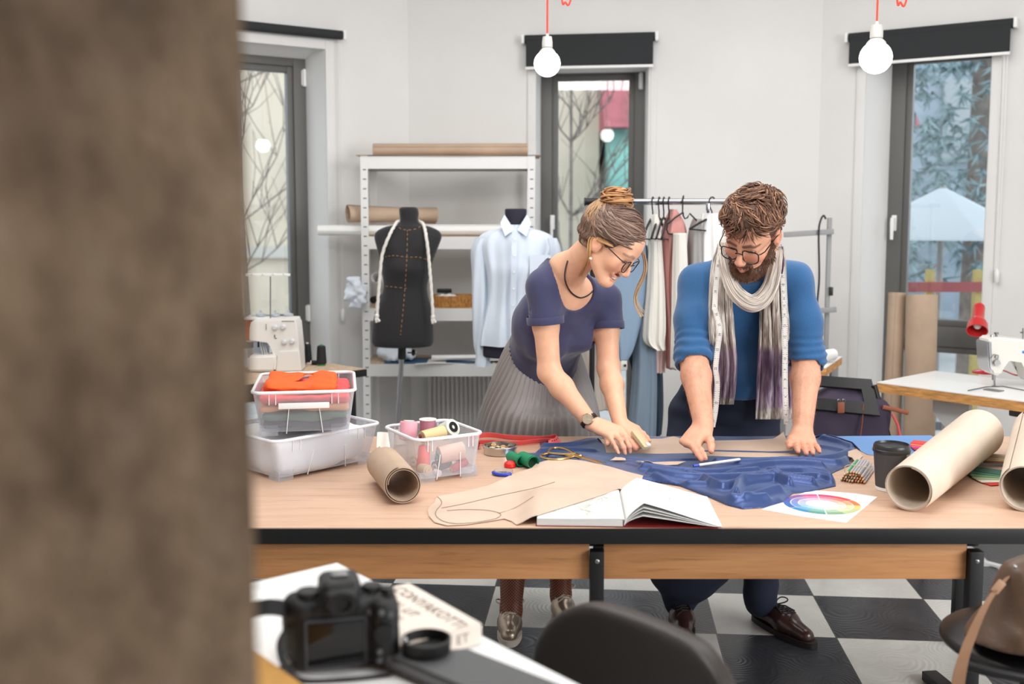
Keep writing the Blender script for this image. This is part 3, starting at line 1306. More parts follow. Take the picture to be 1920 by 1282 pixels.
for px, py in ((516, 614), (531, 613), (533, 641), (548, 640)):
    p = spx(px, py, -0.001)
    k = None
    bm = B()
    lathe(bm, [(0.0135, 0), (0.0135, 0.004), (0.010, 0.007), (0.010, 0.016), (0.008, 0.018)], p, (0, -1, 0), 20)
    obj('tension_dial', bm, mat('pearl_plastic', (214, 212, 216), 0.25), sg)
bm = B()
for px, py, w_, h_ in ((499, 613, 0.002, 0.03), (515, 630, 0.004, 0.014), (517, 634, 0.01, 0.003), (540, 602, 0.06, 0.002)):
    p = spx(px, py, -0.0012)
    box(bm, p, (w_, 0.003, h_))
obj('slot', bm, mat('dark_grey_plastic', (70, 72, 72), 0.5), sg, smooth=False)
bm = B()
a0 = spx(490, 641, 0.03)
for dx in (0, 0.012, 0.022):
    tube(bm, [a0 + Vector((dx, 0, 0)), a0 + Vector((dx, -0.012, -0.025)), a0 + Vector((dx + 0.008, -0.02, -0.05)), a0 + Vector((dx + 0.014, -0.03, -0.066))], 0.003, 8)
box(bm, a0 + Vector((-0.014, 0, -0.012)), (0.008, 0.01, 0.026), mi=1)
obj('needle_clamp', bm, [M_STEEL, M_BLACKPLASTIC], sg)
bm = B()
box(bm, spx(490, 655, 0.131), (0.075, 0.02, 0.075), bev=0.004)
obj('light_cover', bm, mat('pale_blue_plastic', (196, 214, 234), 0.3), sg)
# thread tree
bm = B()
cyl(bm, spx(507, 602, 0.10), spx(507, 518, 0.10), 0.0032, n=10)
obj('telescopic_rod', bm, M_STEEL, sg)
bm = B()
box(bm, spx(502, 515, 0.10), (0.215, 0.018, 0.013), bev=0.003)
for k in range(4):
    cyl(bm, spx(473 + k * 20, 515, 0.09), spx(473 + k * 20, 512, 0.09), 0.005, n=10)
obj('thread_guide_bar', bm, M_WHITEPLASTIC, sg)
bm = B()
box(bm, spx(510, 596, 0.15), (0.26, 0.08, 0.012), bev=0.004)
obj('spool_tray', bm, M_WHITEPLASTIC, sg)
M_CLEARCAP = mat('pearl_clear_plastic', (206, 214, 220), 0.2, trans=0.4)
for px in (489, 516, 541):
    bm = B()
    lathe(bm, [(0.02, 0), (0.024, 0.006), (0.024, 0.012), (0.006, 0.018), (0.004, 0.03)], spx(px, 593, 0.15), (0, 0, 1), 20)
    obj('spool_cap', bm, M_CLEARCAP, sg)


def cone(name, label, p, h, r0, r1, m, cat, group=None, base=None):
    t = thing(name, label, cat, p, 0, group)
    bm = B()
    prof = [(r0 * 0.9, 0.008), (r0, 0.014)]
    for k in range(1, 22):
        f = k / 22
        prof.append(((r0 + (r1 - r0) * f) * (1 + (0.012 if k % 2 else -0.006)), 0.014 + (h - 0.028) * f))
    prof += [(r1, h - 0.012), (r1 * 0.8, h - 0.006)]
    lathe(bm, prof, p, (0, 0, 1), 24)
    obj('thread', bm, m, t, auto=60)
    bm = B()
    lathe(bm, [(r0 * 0.8, 0), (r0 * 0.8, 0.009), (r1 * 0.35, 0.010), (r1 * 0.35, h), (r1 * 0.2, h), (r1 * 0.2, h - 0.02)], p, (0, 0, 1), 20)
    obj('cone_core', bm, base or M_WHITEPLASTIC, t)
    return t


M_BLACKTHREAD = mat('black_thread', (30, 31, 34), 0.6, bump=0.3, bscale=400)
cone('thread_cone', 'black thread cone nearest the overlock machine, half hidden', onz(567, 683, DZ), 0.105, 0.022, 0.018, M_BLACKTHREAD, 'thread', 'black thread cones on the desk', mat('blue_plastic', (70, 120, 190), 0.4))
cone('thread_cone', 'black thread cone standing second beside the overlock machine', onz(577, 681, DZ), 0.105, 0.022, 0.017, M_BLACKTHREAD, 'thread', 'black thread cones on the desk')
cone('thread_cone', 'black thread cone on a green base near the desk corner', onz(603, 685, DZ), 0.105, 0.025, 0.021, M_BLACKTHREAD, 'thread', 'black thread cones on the desk', mat('green_plastic', (40, 150, 70), 0.4))
cone('thread_cone', 'orange thread cone behind the overlock machine', spx(469, 640, 0.20) + Vector((0, 0, -0.17)) * 0 + Vector((0, 0, -0.0)), 0.13, 0.028, 0.022, mat('orange_thread', (226, 110, 44), 0.6, bump=0.3, bscale=300), 'thread', None)
bm = B()
p = onz(592, 684, DZ)
cyl(bm, p + Vector((-0.02, 0, 0.012)), p + Vector((0.012, 0, 0.012)), 0.011, n=14)
cyl(bm, p + Vector((-0.024, 0, 0.012)), p + Vector((-0.0195, 0, 0.012)), 0.011, n=14, mi=1)
tag(obj('thread_spool', bm, [M_BLACKTHREAD, M_WHITEPLASTIC]), 'little black spool lying between the thread cones', 'thread')

# ================================================================ dress forms
M_FORM = mat('black_jersey', (34, 33, 35), 0.85, bump=0.15, bscale=500, sheen=0.15)
FY = 5.5


def fw(px, py):
    return at(px, py, FY)


def form_levels(Y, rows):
    """rows: (px centre, half width px, depth m, py)"""
    return [(at(c, py, Y), hw * Y / FPX, d) for c, hw, d, py in rows]


def loft(bm, levels, n=40, dfn=None, cap=True, mi=0):
    rings = []
    for k, (c, a, b) in enumerate(levels):
        ring = []
        for i in range(n):
            th = 2 * PI * i / n
            x, y = a * math.cos(th), b * math.sin(th)
            if dfn:
                dx, dy = dfn(k / (len(levels) - 1), th)
                x, y = x + dx, y + dy
            ring.append(bm.verts.new((c.x + x, c.y + y, c.z)))
        rings.append(ring)
    rings.reverse()
    ring_faces(bm, rings, mi=mi)
    if cap:
        f = bm.faces.new(list(reversed(rings[0])))
        f.material_index = mi
        f = bm.faces.new(rings[-1])
        f.material_index = mi


def refine(levels, n):
    P = spline([l[0] for l in levels], n)
    A = spline([(l[1], l[2], 0) for l in levels], n)
    return [(p, max(a.x, 0.002), max(a.y, 0.002)) for p, a in zip(P, A)]


FROWS = [(766, 12, 0.04, 388), (766, 17, 0.05, 391), (767, 18, 0.052, 400), (767, 17, 0.05, 412), (766, 22, 0.055, 420), (765, 42, 0.065, 425), (765, 58, 0.075, 433), (765, 63, 0.082, 444), (764, 58, 0.09, 462), (763, 52, 0.10, 480),
         (762, 48, 0.118, 495), (762, 46, 0.118, 507), (761, 43, 0.098, 522), (760, 41, 0.085, 538), (759, 44, 0.09, 555), (757, 51, 0.10, 575), (756, 56, 0.11, 600), (755, 58, 0.115, 625), (755, 58, 0.115, 640), (755, 54, 0.108, 648)]
df = thing('dress_form', 'black dress form with a rope around its neck on a steel pole', 'mannequin', (fw(752, 700).x, FY, 0))
bm = B()


def bust(s, th):
    z = 388 + s * 260
    g = math.exp(-((z - 497) / 16) ** 2)
    f = 0.0
    for a in (-0.55, 0.55):
        d = (th - (1.5 * PI + a))
        f += math.exp(-(d / 0.32) ** 2)
    return (0, -0.028 * g * f)


loft(bm, refine(form_levels(FY, FROWS), 66), 56, bust)
form_body = obj('torso', bm, M_FORM, df, auto=60)


def form_front(px, py):
    """point of the form's front surface on the ray through a pixel"""
    o = Vector((0, 0, EYE))
    d = Vector(_ray(px, py)).normalized()
    I = chain_inv(df)
    me = form_body.data
    from mathutils.bvhtree import BVHTree
    global _fbvh
    if '_fbvh' not in globals():
        _fbvh = BVHTree.FromPolygons([v.co for v in me.vertices], [list(p.vertices) for p in me.polygons])
    h = _fbvh.ray_cast(I @ o, (I.to_3x3() @ d))
    return (I.inverted() @ h[0]) if h[0] is not None else None


# basted seam lines
bm = B()


def stitch(pix, step=2):
    for k in range(0, len(pix) - 1, step):
        a, b = form_front(*pix[k]), form_front(*pix[k + 1])
        if a and b:
            o = Vector((0, -0.002, 0))
            tube(bm, [a + o, (a + b) / 2 + o * 1.3, b + o], 0.0013, 5)


def pline(pts, n):
    return [(q.x, q.y) for q in spline([(a, b, 0) for a, b in pts], n)]


stitch(pline([(764, 431), (763, 480), (760, 530), (756, 580), (751, 628)], 44))
stitch(pline([(723, 481), (740, 479), (763, 482), (785, 482), (805, 488)], 22))
stitch(pline([(718, 536), (740, 538), (765, 541)], 13))
stitch(pline([(742, 420), (752, 429), (766, 431), (780, 429), (792, 422)], 13))
obj('basting_thread', bm, mat('ochre_thread', (190, 140, 90), 0.7), df)
pole_top, pole_bot = at(754, 655, FY), at(746, 790, FY)
bm = B()
cyl(bm, pole_top + Vector((0, 0, 0.03)), pole_top + Vector((-0.002, 0, -0.05)), 0.021)
obj('pole_clamp', bm, M_BLACKPLASTIC, df)
bm = B()
lathe(bm, [(0.004, 0), (0.004, 0.02), (0.016, 0.024), (0.017, 0.034), (0.012, 0.04)], at(764, 661, FY), (1, 0, 0), 18)
obj('clamp_knob', bm, M_BLACKPLASTIC, df)
bm = B()
dirp = (pole_bot - pole_top).normalized()
pb = pole_top + dirp * ((pole_top.z - 0.06) / -dirp.z)
cyl(bm, pole_top, pb, 0.013)
obj('pole', bm, M_CHROME, df)
for k in range(3):
    a = k * 2 * PI / 3 + 0.5
    bm = B()
    tube(bm, [pb + Vector((0, 0, 0.10)), pb + Vector((0.12 * math.cos(a), 0.12 * math.sin(a), 0.07)), pb + Vector((0.24 * math.cos(a), 0.24 * math.sin(a), -0.05))], 0.011, 10)
    obj('leg', bm, M_CHROME, df)

# rope with knotted ends
M_ROPE = mat('white_cotton_rope', (226, 222, 214), 0.85, bump=0.4, bscale=160)
L = [(797, 424), (803, 445), (807, 480), (810, 515), (813, 555), (815, 590)]
Rr = [(744, 420), (735, 440), (722, 475), (717, 520), (714, 560), (712, 588)]
ptsL = [fw(*q) + Vector((0, -0.115, 0)) for q in L]
ptsR = [fw(*q) + Vector((0, -0.115, 0)) for q in Rr]
ptsL[0] += Vector((0, 0.06, 0))
ptsR[0] += Vector((0, 0.06, 0))
back = [fw(785, 414) + Vector((0, 0.03, 0)), fw(766, 412) + Vector((0, 0.075, 0.005)), fw(750, 414) + Vector((0, 0.03, 0))]
path = spline(ptsR[::-1] + [fw(748, 415) + Vector((0, -0.02, 0))] + back[::-1][1:2] + [fw(790, 416) + Vector((0, -0.02, 0))] + ptsL, 150)
bm = B()
for s in range(3):
    tw = []
    for i, p in enumerate(path):
        d = (path[min(i + 1, 149)] - path[max(i - 1, 0)]).normalized()
        x, y, _d = frame_of(d)
        a = i * 0.55 + s * 2 * PI / 3
        tw.append(p + (x * math.cos(a) + y * math.sin(a)) * 0.0042)
    tube(bm, tw, 0.0046, 6)
for p in (path[0], path[-1]):
    sphere(bm, p, (0.012, 0.011, 0.014), 12, 8)
    tube(bm, [p, p + Vector((0.004, -0.004, -0.016)), p + Vector((0.012, 0, -0.028))], [0.006, 0.007, 0.008], 8)
    tube(bm, [p, p + Vector((-0.005, -0.003, -0.014)), p + Vector((-0.002, 0, -0.034))], [0.006, 0.007, 0.006], 8)
tag(obj('rope', bm, M_ROPE), 'white twisted rope with knotted ends around the black dress form', 'rope')

# second dress form in a pale shirt
F2Y = 5.25


def f2(px, py, dy=0.0):
    return at(px, py, F2Y + dy)


d2 = thing('dress_form', 'dark dress form wearing the pale blue shirt behind the woman', 'mannequin', (f2(966, 700).x, F2Y, 0))
bm = B()
loft(bm, refine(form_levels(F2Y, [(967, 17, 0.045, 391), (967, 20, 0.05, 393), (967, 20, 0.052, 402), (966, 18, 0.05, 420), (966, 28, 0.055, 432), (966, 56, 0.07, 446), (966, 58, 0.08, 470), (964, 46, 0.10, 500), (963, 44, 0.095, 540), (960, 40, 0.08, 575), (958, 50, 0.095, 620), (957, 54, 0.10, 660), (957, 50, 0.095, 668)]), 48), 40)
obj('torso', bm, mat('navy_jersey', (40, 38, 52), 0.85), d2)
bm = B()
p0 = f2(957, 660)
cyl(bm, p0, (p0.x, p0.y, 0.02), 0.013)
obj('pole', bm, M_CHROME, d2)
bm = B()
lathe(bm, [(0.17, 0), (0.17, 0.012), (0.03, 0.03), (0.016, 0.04)], (p0.x, p0.y, 0), (0, 0, 1), 32)
obj('stand_base', bm, M_BLACKMETAL, d2)

M_SHIRT = mat('pale_blue_cotton', (206, 216, 228), 0.8, bump=0.1, bscale=300, sheen=0.2)
sh = thing('shirt', 'pale blue long sleeved shirt on the dress form behind the woman', 'shirt', (f2(966, 560).x, F2Y, f2(966, 650).z))
bm = B()


def shirt_folds(s, th):
    a = 0.003 + 0.010 * s
    return (a * 0.6 * math.sin(th * 7 + 3 * s), a * math.sin(th * 9 + 4 * s) + 0.003 * math.sin(th * 17))


SROWS = [(967, 21, 0.056, 421), (967, 30, 0.062, 428), (966, 52, 0.078, 434), (967, 68, 0.092, 444), (967, 72, 0.104, 460), (966, 66, 0.115, 485), (964, 58, 0.125, 505), (960, 50, 0.115, 535), (958, 49, 0.11, 565), (958, 56, 0.12, 600), (960, 64, 0.125, 625), (961, 66, 0.125, 645)]
loft(bm, refine(form_levels(F2Y, SROWS), 60), 72, shirt_folds, cap=False)
obj('shirt_body', bm, M_SHIRT, sh, auto=180)
for s, rows in (('sleeve', [(905, 14, 0.05, 446), (899, 16, 0.055, 470), (899, 15, 0.05, 510), (901, 16, 0.045, 560), (903, 16, 0.04, 610), (903, 15, 0.036, 650), (905, 13, 0.034, 668), (905, 14, 0.036, 686)]),
                ('sleeve', [(1030, 14, 0.05, 446), (1037, 15, 0.055, 470), (1040, 14, 0.05, 510), (1042, 15, 0.045, 560), (1043, 15, 0.04, 610), (1044, 14, 0.036, 650), (1044, 13, 0.034, 680)])):
    bm = B()
    loft(bm, refine(form_levels(F2Y, rows), 40), 28, lambda s_, th: (0.004 * math.sin(th * 3 + s_ * 14) * s_, 0.006 * math.sin(th * 5 + s_ * 11)), cap=False)
    obj(s, bm, M_SHIRT, sh, auto=180)
for sg_ in (-1, 1):
    bm = B()
    ce = 967
    q = [f2(ce + sg_ * 21, 402, -0.045), f2(ce + sg_ * 3, 431, -0.088), f2(ce + sg_ * 20, 443, -0.105), f2(ce + sg_ * 29, 418, -0.062)]
    prism(bm, [p for p in q], (0, -0.003, 0))
    bmesh.ops.subdivide_edges(bm, edges=bm.edges[:], cuts=2, use_grid_fill=True)
    obj('collar', bm, M_SHIRT, sh, auto=40)
bm = B()
grid(bm, lambda u, v: f2(965 + 5 * (u - .5) * 2 - 4 * v, 434 + 205 * v, -0.132 - 0.008 * math.sin(v * 3.1) - 0.02 * math.exp(-((v - .3) / .2) ** 2)), 4, 40, 0.002)
obj('button_placket', bm, M_SHIRT, sh)
for k in range(6):
    bm = B()
    p = f2(965 - 4 * (k / 6), 448 + k * 31, -0.136 - 0.02 * math.exp(-(((k * 31 + 14) / 205 - .3) / .2) ** 2) - 0.008)
    lathe(bm, [(0.0045, 0), (0.0045, 0.002)], p, (0, -1, 0), 12)
    obj('button', bm, M_WHITEPLASTIC, sh)
bm = B()
grid(bm, lambda u, v: f2(993 + 40 * u, 478 + 46 * v, -0.128 + 0.03 * u), 6, 6, 0.002)
obj('chest_pocket', bm, M_SHIRT, sh)

# ================================================================ clothes rail
GY = 4.95
rl = thing('clothes_rail', 'chrome clothes rail with black end caps behind the two people', 'clothes rail', (0.85, GY, 0))


def gp(px, py, dy=0.0):
    return at(px, py, GY + dy)


RZ = gp(1200, 378).z
rx0, rx1 = gp(1112, 378).x, gp(1428, 378).x
bm = B()
cyl(bm, (gp(1124, 0).x, GY, RZ), (rx1, GY, RZ), 0.0145)
obj('rail', bm, M_CHROME, rl)
bm = B()
xr = gp(1234, 0).x
cyl(bm, (xr, GY, RZ), (xr + 0.012, GY, RZ), 0.0165)
obj('rail_collar', bm, M_CHROME, rl)
for xa, xb in ((gp(1098, 0).x, gp(1130, 0).x), (rx1 - 0.02, rx1 + 0.06)):
    bm = B()
    lathe(bm, [(0.019, 0), (0.019, 0.006), (0.016, 0.008), (0.016, xb - xa)], (xa, GY, RZ), (1, 0, 0), 24)
    for k in range(5):
        lathe(bm, [(0.0172, 0), (0.0172, 0.003)], (xa + 0.015 + k * 0.01, GY, RZ), (1, 0, 0), 24)
    obj('end_cap', bm, M_BLACKPLASTIC, rl)
for x in (rx0, rx1):
    bm = B()
    cyl(bm, (x, GY, RZ - 0.01), (x, GY, 0.06), 0.0125)
    obj('upright', bm, M_CHROME if x > 1 else M_BLACKMETAL, rl)
    bm = B()
    cyl(bm, (x, GY - 0.24, 0.05), (x, GY + 0.24, 0.05), 0.0125)
    for yy in (-0.22, 0.22):
        sphere(bm, (x, GY + yy, 0.022), (0.016, 0.022, 0.022), 14, 10)
    obj('foot', bm, M_BLACKMETAL, rl)
bm = B()
cyl(bm, (rx0, GY, 0.09), (rx1, GY, 0.09), 0.011)
obj('lower_bar', bm, M_CHROME, rl)


def hanger(label, px, yaw, w=0.2, drop=0.09, m=None):
    x = gp(px, 0).x
    t = thing('clothes_hanger', label, 'hanger', (x, GY, RZ - 0.09), 0, 'black hangers on the clothes rail')
    m = m or M_BLACKPLASTIC
    d = Vector((math.sin(yaw), math.cos(yaw), 0))
    base = Vector((x, GY, RZ))
    bm = B()
    hk = [base + d * (0.021 * math.cos(a)) + Vector((0, 0, 0.021 * math.sin(a))) for a in [math.radians(k) for k in range(-30, 215, 20)]]
    hk += [base + d * -0.012 + Vector((0, 0, -0.03)), base + Vector((0, 0, -0.045)), base + Vector((0, 0, -0.075))]
    tube(bm, hk, 0.0032, 8)
    obj('hook', bm, m, t)
    bm = B()
    n = base + Vector((0, 0, -0.075))
    tube(bm, spline([n - d * w + Vector((0, 0, -drop)), n - d * 0.07 + Vector((0, 0, -0.018)), n, n + d * 0.07 + Vector((0, 0, -0.018)), n + d * w + Vector((0, 0, -drop))], 16), 0.0055, 8)
    tube(bm, [n - d * w + Vector((0, 0, -drop)), n + Vector((0, 0, -drop - 0.01)), n + d * w + Vector((0, 0, -drop))], 0.0035, 8)
    obj('hanger_arms', bm, m, t)


hanger('black hanger holding the pale blouse, first beyond the rail collar', 1229, 0.35)
hanger('black hanger in the pair left of the pink blouse', 1241, 0.3)
hanger('front black hanger of the close pair beside the pink blouse', 1250, 0.3)
hanger('black hanger inside the pink blouse', 1260, 0.3)
hanger('black hanger at the man, holding the white skirt', 1342, 0.9, 0.15, 0.05)
# the empty hanger that faces the camera
x = gp(1284, 0).x
t = thing('clothes_hanger', 'empty black hanger turned to the camera beside the pink blouse', 'hanger', (x, GY, RZ - 0.09), 0, 'black hangers on the clothes rail')
bm = B()
b0 = Vector((x, GY - 0.02, RZ))
tube(bm, [b0 + Vector((0.012, 0.035, -0.01)), b0 + Vector((0.010, 0.032, 0.018)), b0 + Vector((0.006, 0.012, 0.026)), b0 + Vector((0.0, -0.006, 0.012)), b0 + Vector((0, -0.008, -0.02)), b0 + Vector((0, -0.008, -0.055))], 0.0035, 8)
obj('hook', bm, M_BLACKPLASTIC, t)
bm = B()
n0 = gp(1281, 398, -0.03)
tube(bm, [gp(1281, 398, -0.03), gp(1281, 404, -0.03), gp(1284, 410, -0.03), gp(1289, 408, -0.03), gp(1293, 400, -0.03), gp(1308, 415, -0.03)], 0.0038, 8)
tube(bm, [gp(1281, 398, -0.03), gp(1266, 408, -0.03), gp(1252, 420, -0.03), gp(1250, 430, -0.03), gp(1253, 438, -0.03), gp(1263, 439, -0.03)], 0.0038, 8)
obj('hanger_arms', bm, M_BLACKPLASTIC, t)


def garment(name, label, cat, rows, m, depth=0.05, rip=0.006, nf=7, Y=GY, dy=0.0, seed=0, group='garments on the clothes rail'):
    """rows: (px left, px right, py): a hanging folded garment with real depth"""
    bm = B()
    lv = []
    for l, r, py in rows:
        c = at((l + r) / 2, py, Y + dy)
        lv.append((c, (r - l) / 2 * (Y + dy) / FPX, depth))
    rnd = random.Random(seed)
    p1, p2 = rnd.uniform(0, 6), rnd.uniform(0, 6)

    def fold(s, th):
        a = rip * (0.3 + s)
        return (0.25 * a * math.sin(th * nf + p2), a * math.sin(th * nf + p1 + 1.5 * s) + 0.4 * a * math.sin(th * (nf * 2 + 1) + p2 - 2 * s))
    loft(bm, refine(lv, 40), 80, fold)
    return tag(obj(name, bm, m, auto=180), label, cat, group)


M_DENIM = mat('pale_denim', (128, 150, 172), 0.8, bump=0.1, bscale=400)
M_PINK = mat('dusty_pink_cotton', (206, 148, 142), 0.8, bump=0.1, bscale=300)
M_OFFWHITE = mat('off_white_viscose', (222, 218, 210), 0.75, bump=0.1, bscale=300)
M_GREIGE = mat('greige_linen', (190, 178, 168), 0.85, bump=0.1, bscale=300)
M_SLATE = mat('slate_blue_twill', (118, 134, 150), 0.8, bump=0.1, bscale=300)
M_GREYKNIT = mat('grey_marl_knit', (158, 156, 154), 0.9, bump=0.2, bscale=200)
M_DARKTEAL = mat('dark_teal_cotton', (44, 62, 76), 0.85)
garment('trousers', 'greige trousers hanging leftmost on the clothes rail below the woman', 'trousers', [(1060, 1140, 600), (1070, 1140, 640), (1088, 1142, 700), (1098, 1148, 767)], M_GREIGE, 0.05, 0.008, 6, dy=0.10, seed=1)
garment('coat', 'broad pale denim coat on the clothes rail between the two people', 'coat', [(1150, 1204, 420), (1130, 1212, 470), (1120, 1212, 540), (1135, 1203, 600), (1150, 1190, 650), (1155, 1178, 672)], M_DENIM, 0.07, 0.004, 4, dy=-0.02, seed=2)
garment('trousers', 'slate blue trousers hanging low behind the pale blouse', 'trousers', [(1190, 1226, 520), (1188, 1230, 620), (1184, 1232, 720), (1176, 1231, 800), (1174, 1229, 822)], M_SLATE, 0.05, 0.008, 5, dy=0.02, seed=3)
garment('dress', 'dark teal dress hidden between coat and blouse', 'dress', [(1198, 1214, 460), (1196, 1222, 560), (1178, 1240, 660), (1206, 1244, 760), (1208, 1240, 815)], M_DARKTEAL, 0.04, 0.006, 5, dy=0.13, seed=4)
garment('blouse', 'off white blouse hanging between the woman and the pink blouse', 'blouse', [(1222, 1232, 402), (1217, 1238, 425), (1215, 1242, 480), (1212, 1246, 540), (1206, 1248, 610), (1208, 1246, 640), (1228, 1246, 655)], M_OFFWHITE, 0.06, 0.010, 6, dy=-0.03, seed=5)
garment('blouse', 'pale pink blouse hem showing below the off white blouse', 'blouse', [(1214, 1250, 600), (1212, 1248, 660), (1212, 1246, 697)], mat('pale_pink_cotton', (216, 186, 182), 0.8), 0.05, 0.008, 7, dy=0.05, seed=6)
garment('blouse', 'dusty pink blouse on the clothes rail left of the man', 'blouse', [(1256, 1268, 392), (1244, 1284, 420), (1238, 1286, 450), (1240, 1270, 520), (1245, 1270, 600), (1250, 1268, 690)], M_PINK, 0.06, 0.010, 5, dy=0.04, seed=7)
garment('skirt', 'off white skirt clipped to the empty looking black hanger', 'skirt', [(1262, 1287, 437), (1260, 1290, 500), (1258, 1292, 600), (1256, 1292, 690)], M_OFFWHITE, 0.035, 0.006, 5, dy=-0.05, seed=8)
garment('jumper', 'grey marl jumper hanging on the rail left of the white skirt', 'jumper', [(1300, 1314, 410), (1291, 1316, 440), (1288, 1318, 520), (1288, 1318, 640)], M_GREYKNIT, 0.07, 0.006, 5, dy=0.03, seed=9)
garment('skirt', 'white pleated skirt at the right end of the garments behind the man', 'skirt', [(1316, 1356, 400), (1312, 1362, 440), (1310, 1366, 520), (1308, 1370, 640)], mat('white_cotton', (230, 229, 226), 0.8), 0.03, 0.008, 8, dy=0.0, seed=10)
# little grey gadget hanging on the coat
bm = B()
p = gp(1168, 684, -0.07)
box(bm, p, (0.035, 0.03, 0.05), 0.3, 0.008)
cyl(bm, p + Vector((0.008, -0.016, 0.0)), p + Vector((0.008, -0.022, 0.0)), 0.006, mi=1)
tube(bm, [p + Vector((0, 0, 0.02)), p + Vector((-0.004, 0.01, 0.05))], 0.003, 6)
tag(obj('hang_tag', bm, [mat('light_grey_plastic', (200, 198, 192), 0.4), M_BLACKPLASTIC], auto=30), 'light grey security tag hanging under the denim coat', 'tag')
bm = B()
p = gp(1327, 388, -0.03)
box(bm, p, (0.016, 0.01, 0.035), 0, 0.003)
cyl(bm, p + Vector((0, -0.004, -0.022)), p + Vector((0, -0.012, -0.022)), 0.006, mi=1)
tag(obj('hanger_clip', bm, [M_CHROME, M_BLACKPLASTIC], auto=30), 'chrome clip at the waistband of the white skirt', 'clip')

# ================================================================ pressing stand and its table by the right wall
t = thing('pressing_stand', 'grey steel stand with cross arms and a black cable by the right wall', 'stand', (at(1552, 650, 5.6).x, 5.6, 0))
bm = B()
a, b = at(1548, 408, 5.6), at(1556, 660, 5.6)
box(bm, (a + b) / 2 * 1.0 + Vector((0, 0, -(a.z - 0) / 2 + (a.z - b.z) / 2)), (0.022, 0.022, a.z), bev=0.002)
obj('upright', bm, M_GREYMETAL, t, auto=30)
for (q0, q1) in (((1470, 440), (1563, 434)), ((1528, 583), (1568, 580))):
    bm = B()
    a, b = at(*q0, 5.57), at(*q1, 5.57)
    m = (a + b) / 2
    box(bm, m, ((b - a).length, 0.016, 0.028), M=Matrix.Rotation(-math.atan2(b.z - a.z, b.x - a.x), 4, 'Y'), bev=0.003)
    obj('cross_arm', bm, M_GREYMETAL, t, auto=30)
bm = B()
tube(bm, spline([at(1548, 410, 5.58), at(1544, 404, 5.56), at(1538, 415, 5.55), at(1535, 440, 5.55), at(1536, 520, 5.55), at(1532, 580, 5.55), at(1535, 650, 5.55)], 40), 0.005, 8)
obj('cable', bm, M_BLACKPLASTIC, t, label='black cable')
bm = B()
box(bm, at(1558, 546, 5.58), (0.016, 0.03, 0.045), bev=0.003)
obj('clamp', bm, M_BLACKPLASTIC, t)

PC = onz(1579, 668, 0.80)
t = thing('pressing_table', 'small white topped table with a wooden edge behind the man', 'table', (PC.x - 0.3, PC.y - 0.1, 0))
M_TOPWHITE = mat('white_laminate', (232, 232, 230), 0.35)
M_PLYEDGE = mat('varnished_ply_edge', (196, 142, 84), 0.5, var=0.15, vscale=20, vstretch=(1, 1, 6))
pa, pb_, pc_ = PC, onz(1540, 695, 0.80), onz(1500, 660, 0.80)
u_ = (pb_ - pa)
poly = [pa, pa + u_.normalized() * 0.42, pa + u_.normalized() * 0.42 + Vector((-0.3, 0.05, 0)), pa + Vector((-0.3, 0.05, 0))]
bm = B()
prism(bm, poly, (0, 0, -0.004))
obj('table_surface', bm, M_TOPWHITE, t, smooth=False)
bm = B()
prism(bm, [p + Vector((0, 0, -0.004)) for p in poly], (0, 0, -0.035))
obj('table_board', bm, M_PLYEDGE, t, smooth=False, label='wooden board with visible edge')
ctr = sum(poly, Vector()) / 4
for p in poly:
    q = p + (ctr - p) * 0.2
    bm = B()
    box(bm, (q.x, q.y, 0.38), (0.035, 0.035, 0.76), bev=0.002)
    obj('leg', bm, M_GREYMETAL, t, auto=30)
roll('fabric_roll', 'white padded roll on the small table behind the man', onz(1500, 672, 0.835), onz(1562, 664, 0.835), 0.028, mat('white_cotton', (230, 229, 226), 0.8), 'fabric roll', seed=12)

# ================================================================ sewing table with the industrial machine, lamp, rolls
WC0 = onz(1644, 716, 0.76)
WB = onz(1778, 695, 0.76)
WF = onz(1920, 752, 0.76)
ex = (WF - WC0).normalized()
ey = (WB - WC0)
ey = (ey - ex * ey.dot(ex)).normalized()
t = thing('sewing_table', 'white sewing table with a wooden edge at the right wall', 'table', (WC0.x + 0.5, WC0.y, 0))
SEW_T = t
poly = [WC0, WC0 + ex * 1.1, WC0 + ex * 1.1 + ey * 0.52, WC0 + ey * 0.52]
bm = B()
prism(bm, poly, (0, 0, -0.004))
obj('table_surface', bm, M_TOPWHITE, t, smooth=False)
bm = B()
prism(bm, [p + Vector((0, 0, -0.004)) for p in poly], (0, 0, -0.040))
obj('table_board', bm, M_PLYEDGE, t, smooth=False, label='wooden board with visible edge')
for i in (0.22, 0.95):
    bm = B()
    q = WC0 + ex * i + ey * 0.26
    box(bm, (q.x, q.y, 0.36), (0.05, 0.10, 0.72), M=basis(ex, ey, (0, 0, 1)), bev=0.004)
    box(bm, (q.x, q.y, 0.02), (0.05, 0.5, 0.04), M=basis(ex, ey, (0, 0, 1)), bev=0.004)
    obj('leg', bm, M_WHITEMETAL, t, auto=30)
bm = B()
q = WC0 + ex * 0.20 + ey * 0.12
prism(bm, [q + Vector((0, 0, -0.044)), q + ex * 0.16 + Vector((0, 0, -0.044)), q + ex * 0.16 + Vector((0, 0, -0.24)), q + ex * 0.13 + Vector((0, 0, -0.25)), q + Vector((0, 0, -0.12))], ey * 0.03)
obj('knee_guard', bm, M_WHITEMETAL, t, auto=30)
bm = B()
q = WC0 + ex * 0.62 + ey * 0.3
lathe(bm, [(0.06, 0), (0.075, 0.02), (0.075, 0.2), (0.05, 0.23)], (q.x - 0.12, q.y, 0.60), ex, 24)
box(bm, (q.x + 0.05, q.y, 0.68), (0.34, 0.24, 0.06), M=basis(ex, ey, (0, 0, 1)), bev=0.01)
obj('motor', bm, mat('mid_grey_metal', (120, 120, 118), 0.5), t, auto=40)

